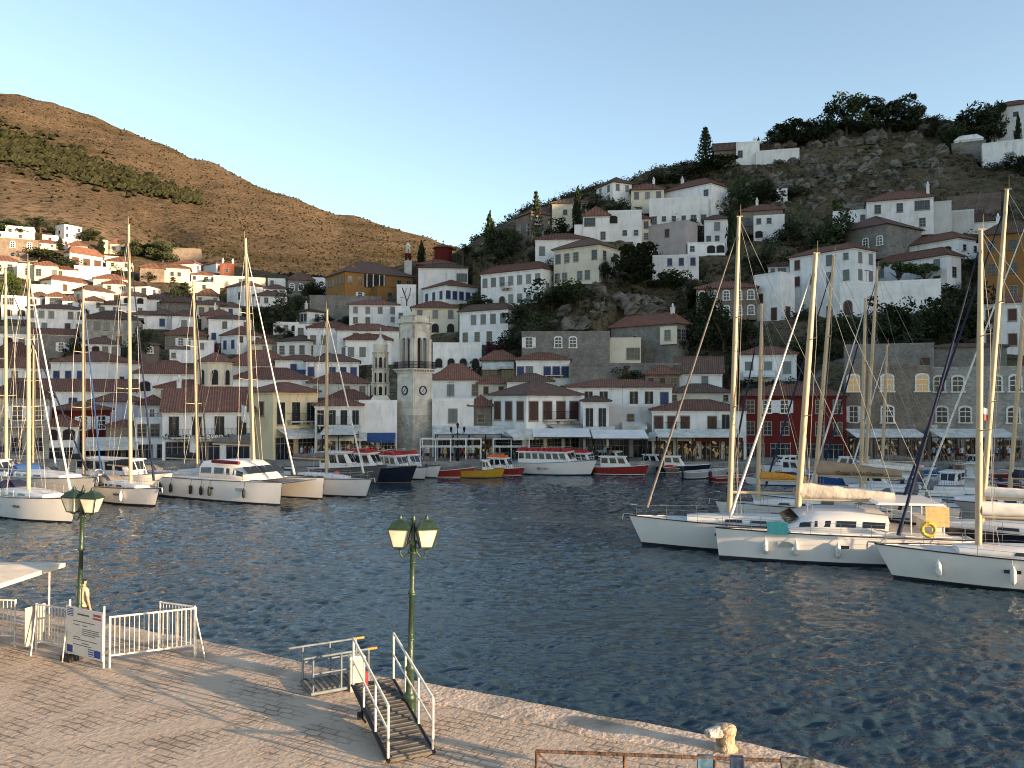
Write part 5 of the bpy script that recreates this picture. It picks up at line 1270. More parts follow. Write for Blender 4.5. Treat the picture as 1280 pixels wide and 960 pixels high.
def catamaran(bow, ang, L, foot, top, label, gap=5.6, F=1.65, cover='cream', genoa='white', fend=(), fmat=None, hardtop=True, boom=None, sailh=.6, roofmat=None, cabk=1.0, htz=2.05, bh=1.25):
    t, c0, h = boat_root('catamaran', label, 'catamaran', bow, ang, L, GB)
    side = -1 if h.x > 0 else 1     # local side that faces the viewer
    t.location = Vector(t.location) + Vector((-h.y, h.x, 0)) * (-side * gap / 2); c = Vector(t.location)
    for k, o in ((side, side * gap / 2), (-side, -side * gap / 2)):
        hb, dk, sheer = hull_mb(L, 1.75, F, .85, 1.1, .015, n=12)
        for q in (hb, dk): q.v = [(x, y + o, z) for x, y, z in q.v]
        hu = hb.build('hull', [GEL, ANTI, STRIPE], t); dk.build('hull_deck', DECK, hu)
        if k == side:
            for i, tt in enumerate((.72, .50, .33)):
                x, y, z = sh_at(sheer, L, tt); q = MB(); w_ = (.42, .30, .22)[i]; q.box(-w_, w_, -.015, .015, -.13 if i == 0 else -.08, .13 if i == 0 else .08); q.build('hull_window', TINT if i else GELG, hu, (x, o + side * (y * .985 + .012), z * .62), 0)
            if fend:
                sh2 = [(x, y + gap / 2, z) for x, y, z in sheer]; fenders(t, sh2, L, fend, fmat or FENDW, side)
        sh3 = [(x, y, z) for x, y, z in sheer]
        m = MB(); n = 9; pts = []
        for i in range(n):
            x, y, z = sh_at(sh3, L, lerp(.04, .97, i / (n - 1))); a = Vector((x, o + k * y * .85, z - .04)); m.tube(a, a + Vector((0, 0, .62)), .014, .014, 4); pts.append(a + Vector((0, 0, .62)))
        m.path(pts, .011, 4); m.path([p - Vector((0, 0, .28)) for p in pts], .009, 4); m.build('guard_rail', STEEL, hu)
    br = MB(); br.box(-L * .44, L * .18, -gap / 2 + .3, gap / 2 - .3, F * .5, F - .02); br.box(-L * .44, L * .2, -gap / 2 - .2, gap / 2 + .2, F - .019, F + .06); br.build('bridge_deck', GEL, t)
    bm = MB(); bm.tube((L * .46, -gap / 2, F * 1.0), (L * .46, gap / 2, F * 1.0), .05, .05, 8); bm.build('cross_beam', STEEL, t)
    tr_ = MB(); tr_.box(L * .2, L * .45, -gap / 2 + .6, gap / 2 - .6, F - .06, F - .03); tr_.build('trampoline', COVERS['grey'], t)
    rings = []; hs = [(-.20, 1.0, 1.3), (-.05, 1.0, 1.42), (.08, .98, 1.38), (.16, .9, 1.0), (.22, .78, .45), (.26, .68, .08)]
    for x, wf, e in hs:
        e *= cabk
        b = gap * .46 * wf; rings.append([(x * L, b, F + .06), (x * L - .12, b * .9, F + e * .7), (x * L - .15, b * .7, F + e), (x * L - .15, 0, F + e * 1.06), (x * L - .15, -b * .7, F + e), (x * L - .12, -b * .9, F + e * .7), (x * L, -b, F + .06)])
    q = MB(); q.loft(rings); cb = q.build('cabin', GEL, t)
    for sg in (1, -1):
        for i in range(4):
            i0 = .1 + i * .78; i1 = i0 + .6
            def at(ii, v_):
                j = min(int(ii), len(rings) - 2); k = ii - j; a = Vector(rings[j][0]).lerp(Vector(rings[j + 1][0]), k); b = Vector(rings[j][1]).lerp(Vector(rings[j + 1][1]), k); p = a.lerp(b, v_); return Vector((p.x, sg * (p.y + .02), p.z))
            P = [at(i0, .4), at(i1, .4), at(i1, .92), at(i0, .92)]; Q = [p - Vector((0, sg * .05, 0)) for p in P]; g = MB(); g.add(P + Q, [(0, 1, 2, 3), (7, 6, 5, 4), (0, 4, 5, 1), (1, 5, 6, 2), (2, 6, 7, 3), (3, 7, 4, 0)]); g.build('window', TINT, cb)
    for i in range(5):
        y = lerp(-1.5, 1.5, i / 4); g = MB(); P = [(.165 * L + .02, y - .3, F + 1.0 * cabk), (.165 * L + .02, y + .3, F + 1.0 * cabk), (.218 * L + .02, y + .3, F + .52 * cabk), (.218 * L + .02, y - .3, F + .52 * cabk)]; P = [Vector(p) - Vector((.10, 0, -.06)) for p in P]; Q = [p + Vector((-.03, 0, -.04)) for p in P]
        g.add(P + Q, [(0, 3, 2, 1), (4, 5, 6, 7), (0, 1, 5, 4), (1, 2, 6, 5), (2, 3, 7, 6), (3, 0, 4, 7)]); g.build('window', TINT, cb)
    ck = MB(); ck.box(-L * .42, -L * .38, -gap * .4, gap * .4, F + .06, F + .55); ck.build('cockpit_seat', COVERS['white'], t)
    if hardtop:
        ht = MB(); ht.box(-L * .44, -L * .16, -gap * .4, gap * .4, F + htz, F + htz + .11, tx=.15, ty=.15)
        for xx in (-L * .43, -L * .3):
            for sg in (1, -1): ht.tube((xx, sg * gap * .38, F), (xx, sg * gap * .38, F + htz + .01), .035, .035, 5)
        ht.build('hardtop', roofmat or GEL, t)
    rig(t, c, h, L, foot, top, F + 1.45 * cabk, cover, off=0, bow_z=F, bowx=L * .46, genoa=genoa, boom=boom, sailh=sailh, mr=.18, bh=bh)
    return t, c, h, gap, F
def loc2(t, h, x, y, z): return Matrix.Rotation(t.rotation_euler.z, 4, 'Z') @ Vector((x, y, z)) + Vector(t.location)
def taxi(bow, ang, L, label, hull=None, top=None, F=.8, cabin=(.12, .62), hh=1.35, win=4, cat='water taxi', name='water_taxi', two=False, canopy=None, B=None, rail=True, trim=None):
    """small covered passenger boat: flared hull, glazed wheelhouse with raked front, rack or canopy"""
    t, c, h = boat_root(name, label, cat, bow, ang, L, GB); B = B or L * .34
    hb, dk, sheer = hull_mb(L, B, F, .86, 1.35, .06)
    hb.build('hull', [hull or GEL, ANTI, trim or STRIPE], t); dk.build('deck', DECK, t)
    z = F - .05; x0 = (cabin[0] - .5) * L; x1 = (cabin[1] - .5) * L; b = B * .36; rk = hh * .55
    q = MB(); rings = [[(x0, b, z), (x0, b * .93, z + hh), (x0, -b * .93, z + hh), (x0, -b, z)], [(x1 - rk * .25, b * .95, z), (x1 - rk, b * .88, z + hh), (x1 - rk, -b * .88, z + hh), (x1 - rk * .25, -b * .95, z)], [(x1 + rk * .25, b * .7, z), (x1 - rk * .8, b * .78, z + hh), (x1 - rk * .8, -b * .78, z + hh), (x1 + rk * .25, -b * .7, z)]]
    q.loft(rings, smooth=False); cb = q.build('cabin', GEL, t)
    rf = MB(); rf.box(x0 - .25, x1 - rk * .6, -b * 1.02, b * 1.02, z + hh, z + hh + .09, tx=.06, ty=.06); rf.build('roof', GEL, cb)
    for sg in (1, -1):
        for i in range(win):
            k0 = (i + .12) / win; k1 = (i + .86) / win
            def at(k, v_): a = Vector(rings[0][0]).lerp(Vector(rings[1][0]), k); d = Vector(rings[0][1]).lerp(Vector(rings[1][1]), k); p = a.lerp(d, v_); return Vector((p.x, sg * (p.y + .015), p.z))
            P = [at(k0, .42), at(k1, .42), at(k1, .9), at(k0, .9)]; Q = [p - Vector((0, sg * .04, 0)) for p in P]; g = MB(); g.add(P + Q, [(0, 1, 2, 3), (7, 6, 5, 4), (0, 4, 5, 1), (1, 5, 6, 2), (2, 6, 7, 3), (3, 7, 4, 0)]); g.build('window', TINT, cb)
    for sg in (1, -1):
        A = [Vector(rings[2][0]), Vector(rings[2][1])]
        P = []
        for y0, v_ in ((.06, .45), (.92, .45), (.92, .92), (.06, .92)): p = A[0].lerp(A[1], v_); P.append(Vector((p.x + .02, sg * p.y * y0, p.z)))
        Q = [p - Vector((.05, 0, 0)) for p in P]; g = MB(); g.add(P + Q, [(0, 1, 2, 3), (7, 6, 5, 4), (0, 4, 5, 1), (1, 5, 6, 2), (2, 6, 7, 3), (3, 7, 4, 0)]); g.build('windscreen', TINT, cb)
    if top:
        r_ = random.Random(int(bow[0])); k = MB(); n = 9
        for i in range(n): xx = lerp(x0, x1 - rk * 1.3, i / (n - 1)); k.box(xx - .22, xx + .22, -b * .8, b * .8, z + hh + .09, z + hh + .28 + r_.uniform(0, .18), tx=.05, ty=.08)
        k.build('life_jacket_rack', top, cb)
        k = MB(); k.path([(x0, b * .9, z + hh + .55), (x1 - rk * 1.1, b * .9, z + hh + .55), (x1 - rk * 1.1, -b * .9, z + hh + .55), (x0, -b * .9, z + hh + .55), (x0, b * .9, z + hh + .55)], .018, 4)
        for xx in (x0, (x0 + x1 - rk) / 2, x1 - rk * 1.1):
            for sg in (1, -1): k.tube((xx, sg * b * .9, z + hh), (xx, sg * b * .9, z + hh + .55), .015, .015, 4)
        k.build('roof_rail', STEEL, cb)
    if canopy:
        k = MB(); xa, xb = -L * .47, x0 - .1; k.box(xa, xb, -b * 1.05, b * 1.05, z + hh * 1.02, z + hh * 1.02 + .06, ty=.1)
        for xx in (xa + .1, xb - .1):
            for sg in (1, -1): k.tube((xx, sg * b, z), (xx, sg * b, z + hh * 1.02), .02, .02, 4)
        k.build('canopy', canopy, t)
    if rail: rails(t, sheer, L, .66, .97, .45)
    k = MB(); k.tube((x0 + .4, 0, z + hh), (x0 + .3, 0, z + hh + 1.6), .02, .012, 4); k.build('aerial', STEEL, cb)
    return t
def dinghy(bow, ang, L, label, hull, seats=True, cover=None, motor=True, B=None, F=.5, cat='small boat', name='small_boat'):
    t, c, h = boat_root(name, label, cat, bow, ang, L, GB); B = B or L * .38
    hb, dk, sheer = hull_mb(L, B, F, .85, 1.45, .07, n=8); hb.build('hull', [hull, ANTI, GEL if hull is not GEL else BLUEH], t)
    dk.v = [(x, y * .9, z - F * .45) for x, y, z in dk.v]; dk.build('floor', TEAK, t)
    if cover:
        q = MB(); rings = []
        for i in range(6):
            x, y, z = sh_at(sheer, L, lerp(.12, .93, i / 5)); rings.append([(x, y * 1.03, z + .02), (x, y * .4, z + .28), (x, -y * .4, z + .28), (x, -y * 1.03, z + .02)])
        q.loft(rings); q.build('boat_cover', cover, t)
    elif seats:
        for k in (.25, .5, .72): x, y, z = sh_at(sheer, L, k); q = MB(); q.box(x - .14, x + .14, -y * .92, y * .92, z - .2, z - .15); q.build('thwart', TEAK, t)
    if motor:
        q = MB(); q.box(-L * .5 - .35, -L * .5 - .02, -.16, .16, F + .1, F + .6, tx=.06, ty=.04); q.box(-L * .5 - .28, -L * .5 - .12, -.06, .06, -.3, F + .1); q.build('outboard_motor', RUBBER, t)
    return t
r_ = random.Random(77); hbw = [h for h in HOUSES if h[0] is HB][0][1]
for a_, b_ in ((209, 240), (245, 291), (292, 312)):
    q = MB(); xa, xb = ((a_ - 207) / 106 - .5) * hbw, ((b_ - 207) / 106 - .5) * hbw; n_ = int((xb - xa) / .45)
    for i in range(n_): leaves(q, r_, (lerp(xa + .2, xb - .2, i / max(1, n_ - 1)), -.7, SIGN_AT[2] + .35), (.28, .12, .34), 26, .10)
    q.build('balcony_plants', LEAF['dark'], HB)
lt_ = lettering('Seven', .98, HB, (SIGN_AT[0] - .3, -1.05, SIGN_AT[2] + .12), (math.pi / 2, 0, 0), WHITE_P, ext=.03)
# ---- left side
yacht((90, 654), -36, 13, 36, (33, 328), 'white sailing yacht nearest on the left, bow by the lantern, hull plain', F=1.45, cover=None, genoa='white', ports=3, sprayhood='navy')
yacht((112, 634), -35, 15, 8, (4, 336), 'big grey hulled yacht behind the nearest white yacht on the left', F=1.95, hull=GELG, cover='navy', genoa='navy', sprayhood='blue')
yacht((194, 633), -38, 10.5, 163, (158, 280), 'white yacht with black boom cover and blunt bow left of the catamaran', F=1.2, cover='black', genoa='navy', fend=(.72,), ports=1)
yacht((128, 618), -28, 11, 105, (103, 362), 'yacht with slim mast half hidden behind the blunt bowed white yacht', F=1.2, cover='black', genoa='blue', near=False)
yacht((72, 608), -28, 10, 42, (42, 420), 'small yacht with short mast far behind the big grey hull', F=1.1, cover='grey', near=False)
yacht((262, 615), -28, 11.5, 247, (240, 352), 'yacht hidden behind the left catamaran, only its mast and black cover show', F=1.2, cover='black', genoa='black', near=False)
taxi((207, 620), -26, 11, 'white motor yacht with long low cabin behind the blunt bowed yacht', F=1.5, cabin=(.1, .7), hh=1.5, win=5, cat='motor yacht', name='motor_yacht', B=3.4)
taxi((34, 622), -10, 10, 'motor boat with bright blue canvas sides at the left edge', F=1.6, hull=GEL, cabin=(.1, .8), hh=1.5, win=2, cat='motor boat', name='motor_boat', canopy=CANVAS_B, B=3.2)
cat1 = catamaran((350, 632), -31, 14, 316, (304, 297), 'large white catamaran with grey boom cover and black fenders on the left', gap=4.6, cover='grey', genoa='white', fend=(.06, .16, .34, .43, .5, .76), fmat=RUBBER, hardtop=False, sailh=.7, cabk=1.05)
q = MB(); q.tube((-1.2, -2.0, 3.12), (2.0, -2.0, 3.08), .16, .14, 8); q.build('rolled_cover', M('burgundy_canvas', (.16, .02, .03), .8), cat1[0])
yacht((457, 622), -34, 12, 408, (409, 387), 'white yacht with plumb bow just right of the left catamaran', B=3.1, F=1.35, cover='grey', genoa='white', ports=1)
tr1 = taxi((474, 604), -12, 10.5, 'dark grey fishing boat with white wheelhouse and orange buoy', hull=GREYH, F=1.35, cabin=(.45, .78), hh=1.7, win=3, cat='fishing boat', name='fishing_boat', B=3.4)
q = MB(); q.lathe([(.02, .42), (.2, .36), (.34, .12), (.34, -.1), (.2, -.33), (.02, -.4)], 12); q.build('buoy', ORANGE, tr1, (1.6, -1.9, .9))
taxi((513, 604), -20, 9, 'black hulled boat with white cabin and red roof rack', hull=NAVY, top=REDC, F=1.3, cabin=(.2, .62), hh=1.6, cat='motor boat', name='motor_boat', trim=TEAK)
taxi((530, 600), -38, 7.5, 'white water taxi with red rack, left one of two side by side', top=REDC, F=1.0)
taxi((546, 598), -38, 7.5, 'white water taxi with red rack, right one of two side by side', top=REDC, F=1.0)
dinghy((588, 597), -8, 4.6, 'long dark red open boat with grey awning frame', REDH, F=.75, B=1.8, cover=COVERS['grey'])
taxi((627, 597), -4, 4.4, 'little yellow hulled boat with grey canopy', hull=YELH, F=.75, cabin=(.55, .8), hh=1.1, win=2, canopy=COVERS['grey'], B=1.7, trim=TEAK)
taxi((652, 595), -25, 4.6, 'red hulled water taxi with rounded white cabin beside the yellow boat', hull=REDH, top=ORANGE, F=.7, cabin=(.2, .75), hh=1.2, win=3, B=1.7, trim=GEL)
fer = taxi((738, 594), -22, 9.2, 'large white excursion catamaran with long window row and red deck gear', top=REDC, F=1.25, cabin=(.14, .80), hh=1.25, win=7, cat='excursion boat', name='excursion_boat', B=4.2, trim=BLUEH)
lettering('SEA TAXI', .32, fer, (-.2, -2.06, .62), (math.pi / 2, 0, 0), REDC)
q, d_, s_ = hull_mb(8.6, 1.4, 1.2, .86, 1.2, .05); q.build('second_hull', [GEL, ANTI, BLUEH], fer, (.5, 2.2, 0))
taxi((768, 593), -30, 6.5, 'white water taxi with dark red rack right of the excursion catamaran', top=REDC, F=.9)
taxi((806, 594), -14, 5.6, 'bright red hulled water taxi with white cabin', hull=REDH, F=.85, cabin=(.15, .72), hh=1.15, win=3, trim=GEL)
taxi((800, 590), -40, 6, 'white cabin water taxi moored behind the bright red one', F=.9)
dinghy((833, 592), 200, 3.6, 'brown rowing boat with folded orange sail beside the red water taxi', TEAK, cover=REDC, motor=False)
taxi((848, 590), -30, 5, 'small boat with dark red bow and white cuddy', hull=REDH, F=.8, cabin=(.2, .6), hh=1.1, win=2, trim=GEL, rail=False)
taxi((884, 592), -14, 5.5, 'small black hulled boat with white cuddy cabin', hull=NAVY, F=.8, cabin=(.15, .55), hh=1.1, win=2, trim=GEL, rail=False)
rib = dinghy((906, 596), 20, 5.0, 'grey inflatable speedboat with black outboard raised at its stern', GELG, F=.65, B=2.0, cat='inflatable boat', name='inflatable_boat')
dinghy((935, 606), 170, 4.6, 'white open tender in front of the moored small boats', GEL, F=.6)
# ---- right side
yacht((803, 680), 169, 13, 912, (923, 272), 'white sailing yacht with long foredeck, leftmost of the right hand group', F=1.38, cover=None, genoa='grey', ports=2, sprayhood=None, boom=4.2)
c2, cc2, ch2, gp2, cF = catamaran((899, 697), 168, 11.8, 998, (1018, 318), 'white catamaran with cream sail stack and a turquoise towel on its rail', gap=5.4, F=1.42, cover='cream', genoa='white', fend=(.16, .34, .52, .68, .80), fmat=FENDW, boom=5.0, sailh=.62, cabk=.66, htz=1.45, bh=.45)
yacht((1117, 722), 163, 13.5, 1221, (1225, 288), 'white sailing yacht with two white fenders at the right edge', F=1.3, cover='white', genoa='navy', fend=(.66, .84), ports=1, sprayhood='white', boom=5.5, sailh=.5)
yacht((1118, 686), 152, 14, 1228, (1250, 241), 'black hulled sailing yacht with the tallest mast behind the right white yacht', F=1.4, hull=NAVY, cover='white', genoa='navy', bimini='cream', sprayhood='cream')
yacht((952, 646), 160, 12, 1018, (1039, 322), 'yacht with tan lettered sail cover behind the right catamaran', F=1.35, cover='brown', genoa='navy', text='Ocean Yacht Charter', boom=5.6, sailh=.75)
yacht((905, 652), 165, 10, 947, (952, 381), 'small yacht with orange sail cover between two right hand masts', F=1.2, cover='orange', genoa='navy', boom=3.2)
yacht((1010, 634), 162, 11, 1076, (1081, 374), 'yacht with bare pale mast in the middle of the marina', F=1.2, cover='white', genoa='white', near=False)
yacht((1022, 628), 160, 12, 1080, (1094, 338), 'yacht with leaning pale mast beside a bare one in the marina', F=1.2, cover='cream', genoa='navy', near=False)
yacht((1060, 612), 165, 9, 1102, (1108, 432), 'small yacht with the shortest mast far back in the marina', F=1.0, cover='grey', genoa='white', near=False)
yacht((1150, 648), 158, 11, 1262, (1284, 250), 'pale grey yacht half out of view beyond the black hulled one', F=1.3, hull=GELG, cover='navy', genoa='white', near=False)
def on_boat(name, label, cat, mb, mat, x, y, z, t=c2, rz=0):
    o = mb.build(name, mat, None, loc2(t, ch2, x, y, z), t.rotation_euler.z + rz); return tag(o, label, cat)
q = MB(); r_ = random.Random(5); nx, nz_ = 8, 5
vs = [(-.5 + i / nx * 1.0, .015 * math.sin(i * .8 + 1), -.62 * j / nz_) for j in range(nz_ + 1) for i in range(nx + 1)]
fs = [(j * (nx + 1) + i, j * (nx + 1) + i + 1, (j + 1) * (nx + 1) + i + 1, (j + 1) * (nx + 1) + i) for j in range(nz_) for i in range(nx)]
q.add(vs, fs); q.sm = [True] * len(q.f); q.add([(x, y + .012, z) for x, y, z in vs], [f[::-1] for f in fs])
on_boat('towel', 'turquoise towel hung on the rail of the cream covered catamaran', 'towel', q, CYAN, 11.8 * .26, gp2 / 2 + .78, cF + .62)
q = MB()
n = 16; q.path([(.3 * math.cos(2 * math.pi * i / n), 0, .3 * math.sin(2 * math.pi * i / n)) for i in range(n + 1)], .1, 8)
on_boat('lifebuoy', 'yellow lifebuoy ring at the stern of the cream covered catamaran', 'lifebuoy', q, M('yellow_buoy', (.6, .45, .05), .6), -11.8 * .34, gp2 / 2 + .62, cF + .45)
q = MB(); q.box(-.55, .55, -.02, .02, -1.0, 0)
q.build('spray_curtain', YCUR, c2, (-11.8 * .40, gp2 * .41, cF + 1.44))
# ---- small craft packed into the marina behind
KINDS = []
r_ = random.Random(21); cols = [('white', GEL), ('white', GEL), ('pale grey', GELG), ('blue', BLUEH), ('white', GEL), ('brown', TEAK), ('white', GEL), ('red', REDH)]
covs = [('blue cover', COVERS['blue']), ('white cover', COVERS['white']), ('tan cover', COVERS['brown']), ('grey cover', COVERS['grey'])]
orow = {92: 'row along the far quay', 84: 'row second from the quay', 76: 'middle row', 69: 'front row'}
words = ['first', 'second', 'third', 'fourth', 'fifth', 'sixth', 'seventh', 'eighth', 'ninth', 'tenth', 'eleventh', 'twelfth', 'thirteenth']
for Yr, px0, px1, n in ((92, 905, 1285, 11), (84, 940, 1290, 10), (76, 1090, 1295, 6), (69, 1120, 1300, 5)):
    for i in range(n):
        px = lerp(px0, px1, (i + .5) / n) + r_.uniform(-5, 5); py = 500 + CAMZ * F / (Yr + r_.uniform(-1.5, 1.5)); cn, cm = r_.choice(cols); L_ = r_.uniform(4.2, 6.4); an_ = r_.choice((-1, 1)) * r_.uniform(15, 50) + (0 if r_.random() < .5 else 180)
        k = r_.random(); place_ = f'{words[i]} from left in the marina {orow[Yr]}'
        if k < .42: taxi((px, py), an_, L_ * 1.1, f'{cn} cabin boat, {place_}', hull=cm, F=.8, cabin=(.15, .6), hh=1.15, win=2, cat='cabin boat', name='cabin_boat', rail=r_.random() < .5, trim=GEL if cm is not GEL else BLUEH, canopy=r_.choice((None, CANVAS_W, COVERS['blue'])))
        elif k < .75:
            cv, cmat = r_.choice(covs); dinghy((px, py), an_, L_, f'{cn} boat under {cv}, {place_}', cm, cover=cmat)
        else: dinghy((px, py), an_, L_, f'{cn} open boat, {place_}', cm)
# ------------------------------------------------------------------ the near quay
def quay_mats():
    m = bpy.data.materials.new('quay_paving'); m.use_nodes = True
    nt, N, L, b = nodes(m); b.inputs['Roughness'].default_value = .9; b.inputs['Specular IOR Level'].default_value = .15
    tc = N.new('ShaderNodeTexCoord'); mp = N.new('ShaderNodeMapping'); mp.inputs['Rotation'].default_value = (0, 0, R(28)); L.new(tc.outputs['Object'], mp.inputs['Vector'])
    nz = N.new('ShaderNodeTexNoise'); nz.inputs['Scale'].default_value = 2.2; nz.inputs['Detail'].default_value = 4; nz.inputs['Roughness'].default_value = .6; L.new(mp.outputs[0], nz.inputs['Vector'])
    wob = N.new('ShaderNodeVectorMath'); wob.operation = 'MULTIPLY_ADD'; wob.inputs[1].default_value = (.26, .20, 0); L.new(nz.outputs['Color'], wob.inputs[0]); L.new(mp.outputs[0], wob.inputs[2])
    br = N.new('ShaderNodeTexBrick'); br.inputs['Scale'].default_value = 1; br.inputs['Brick Width'].default_value = .40; br.inputs['Row Height'].default_value = .215; br.inputs['Mortar Size'].default_value = .026; br.inputs['Mortar Smooth'].default_value = .5
    br.inputs['Color1'].default_value = (.52, .40, .295, 1); br.inputs['Color2'].default_value = (.44, .335, .245, 1); br.inputs['Mortar'].default_value = (.27, .20, .15, 1); br.offset_frequency = 2
    L.new(wob.outputs[0], br.inputs['Vector'])
    n2 = N.new('ShaderNodeTexNoise'); n2.inputs['Scale'].default_value = .55; n2.inputs['Detail'].default_value = 8; n2.inputs['Roughness'].default_value = .7; L.new(mp.outputs[0], n2.inputs['Vector'])
    mr = N.new('ShaderNodeMapRange'); mr.inputs['From Min'].default_value = .3; mr.inputs['From Max'].default_value = .7; mr.inputs['To Min'].default_value = .72; mr.inputs['To Max'].default_value = 1.22; L.new(n2.outputs['Fac'], mr.inputs['Value'])
    hs = N.new('ShaderNodeHueSaturation'); L.new(br.outputs['Color'], hs.inputs['Color']); L.new(mr.outputs[0], hs.inputs['Value'])
    # cement patches where the joints are filled over
    n3 = N.new('ShaderNodeTexNoise'); n3.inputs['Scale'].default_value = .9; n3.inputs['Detail'].default_value = 7; L.new(mp.outputs[0], n3.inputs['Vector'])
    m3 = N.new('ShaderNodeMapRange'); m3.inputs['From Min'].default_value = .40; m3.inputs['From Max'].default_value = .57; m3.inputs['To Max'].default_value = .93; L.new(n3.outputs['Fac'], m3.inputs['Value'])
    mx = N.new('ShaderNodeMix'); mx.data_type = 'RGBA'; mx.inputs['B'].default_value = (.51, .395, .295, 1); L.new(m3.outputs[0], mx.inputs['Factor']); L.new(hs.outputs[0], mx.inputs['A']); L.new(mx.outputs['Result'], b.inputs['Base Color'])
    n4 = N.new('ShaderNodeTexNoise'); n4.inputs['Scale'].default_value = 7; n4.inputs['Detail'].default_value = 5; L.new(mp.outputs[0], n4.inputs['Vector'])
    inv = N.new('ShaderNodeMath'); inv.operation = 'MULTIPLY_ADD'; inv.inputs[1].default_value = -1.1; jm = N.new('ShaderNodeMath'); jm.operation = 'MULTIPLY'; jn = N.new('ShaderNodeMath'); jn.operation = 'SUBTRACT'; jn.inputs[0].default_value = 1; L.new(m3.outputs[0], jn.inputs[1]); L.new(br.outputs['Fac'], jm.inputs[0]); L.new(jn.outputs[0], jm.inputs[1]); L.new(jm.outputs[0], inv.inputs[0]); L.new(n4.outputs['Fac'], inv.inputs[2])
    bp = N.new('ShaderNodeBump'); bp.inputs['Strength'].default_value = .8; bp.inputs['Distance'].default_value = .03; L.new(inv.outputs[0], bp.inputs['Height']); L.new(bp.outputs[0], b.inputs['Normal'])
    return m
QZ = 1.2
EDGE = [on_z(px, py, QZ) for px, py in ((-900, 676), (-300, 728), (20, 763), (140, 781), (250, 800), (320, 815), (400, 834), (520, 852), (640, 873), (720, 890), (800, 904), (870, 917), (940, 931), (1000, 945), (1060, 960), (1180, 992), (1400, 1060), (1700, 1180))]
rq = random.Random(4)
EDGE2 = []
for a, b in zip(EDGE, EDGE[1:]):
    n = max(1, int((b - a).length / .45))
    for i in range(n): p = a.lerp(b, i / n); EDGE2.append(p + Vector((rq.uniform(-.03, .03), rq.uniform(-.05, .05), 0)))
EDGE2.append(EDGE[-1])
def inset(P, d):
    out = []
    for i, p in enumerate(P):
        a = P[max(0, i - 3)]; b = P[min(len(P) - 1, i + 3)]; t = (b - a).normalized(); out.append(p + Vector((t.y, -t.x, 0)) * d)
    return out
IN = inset(EDGE2, 1.15)
mb = MB(); n = len(IN); base = [(p.x, p.y, QZ) for p in IN]
far = [(p.x - 2, -12, QZ) for p in IN]
mb.add(base + far, [(i + 1, i, n + i, n + i + 1) for i in range(n - 1)])
tag(mb.build('quay', quay_mats()), kind='structure')
COPE = M('quay_coping_concrete', (.51, .395, .30), .9, var=.22, scale=1.1, bump=.55, bscale=7)
mb = MB(); IN2 = inset(EDGE2, .06); top = [(p.x, p.y, QZ + .035 + rq.uniform(-.012, .012)) for p in IN2]; inn = [(p.x, p.y, QZ + .03) for p in IN]; inb = [(p.x, p.y, QZ - .05) for p in IN]; out = [(p.x, p.y, QZ - .05) for p in EDGE2]; bot = [(p.x, p.y, -1.5) for p in EDGE2]
mb.add(inb + inn + top + out + bot, [(k * n + i + 1, k * n + i, (k + 1) * n + i, (k + 1) * n + i + 1) for k in range(4) for i in range(n - 1)])
tag(mb.build('quay_edge', COPE), kind='structure')
GREEN = M('green_lamp_paint', (.02, .045, .026), .4, var=.2, scale=3, spec=.5, bump=.2, bscale=12); GLASS = M('frosted_lantern_glass', (.60, .54, .43), .45, var=.12, scale=3)
WPIPE = M('white_painted_pipe', (.66, .62, .56), .5, var=.18, scale=4); RUST = M('rusty_pipe', (.12, .072, .05), .85, var=.35, scale=6, bump=.4, bscale=20); BPIPE = M('grey_blue_pipe', (.16, .19, .22), .5, var=.2, scale=4)
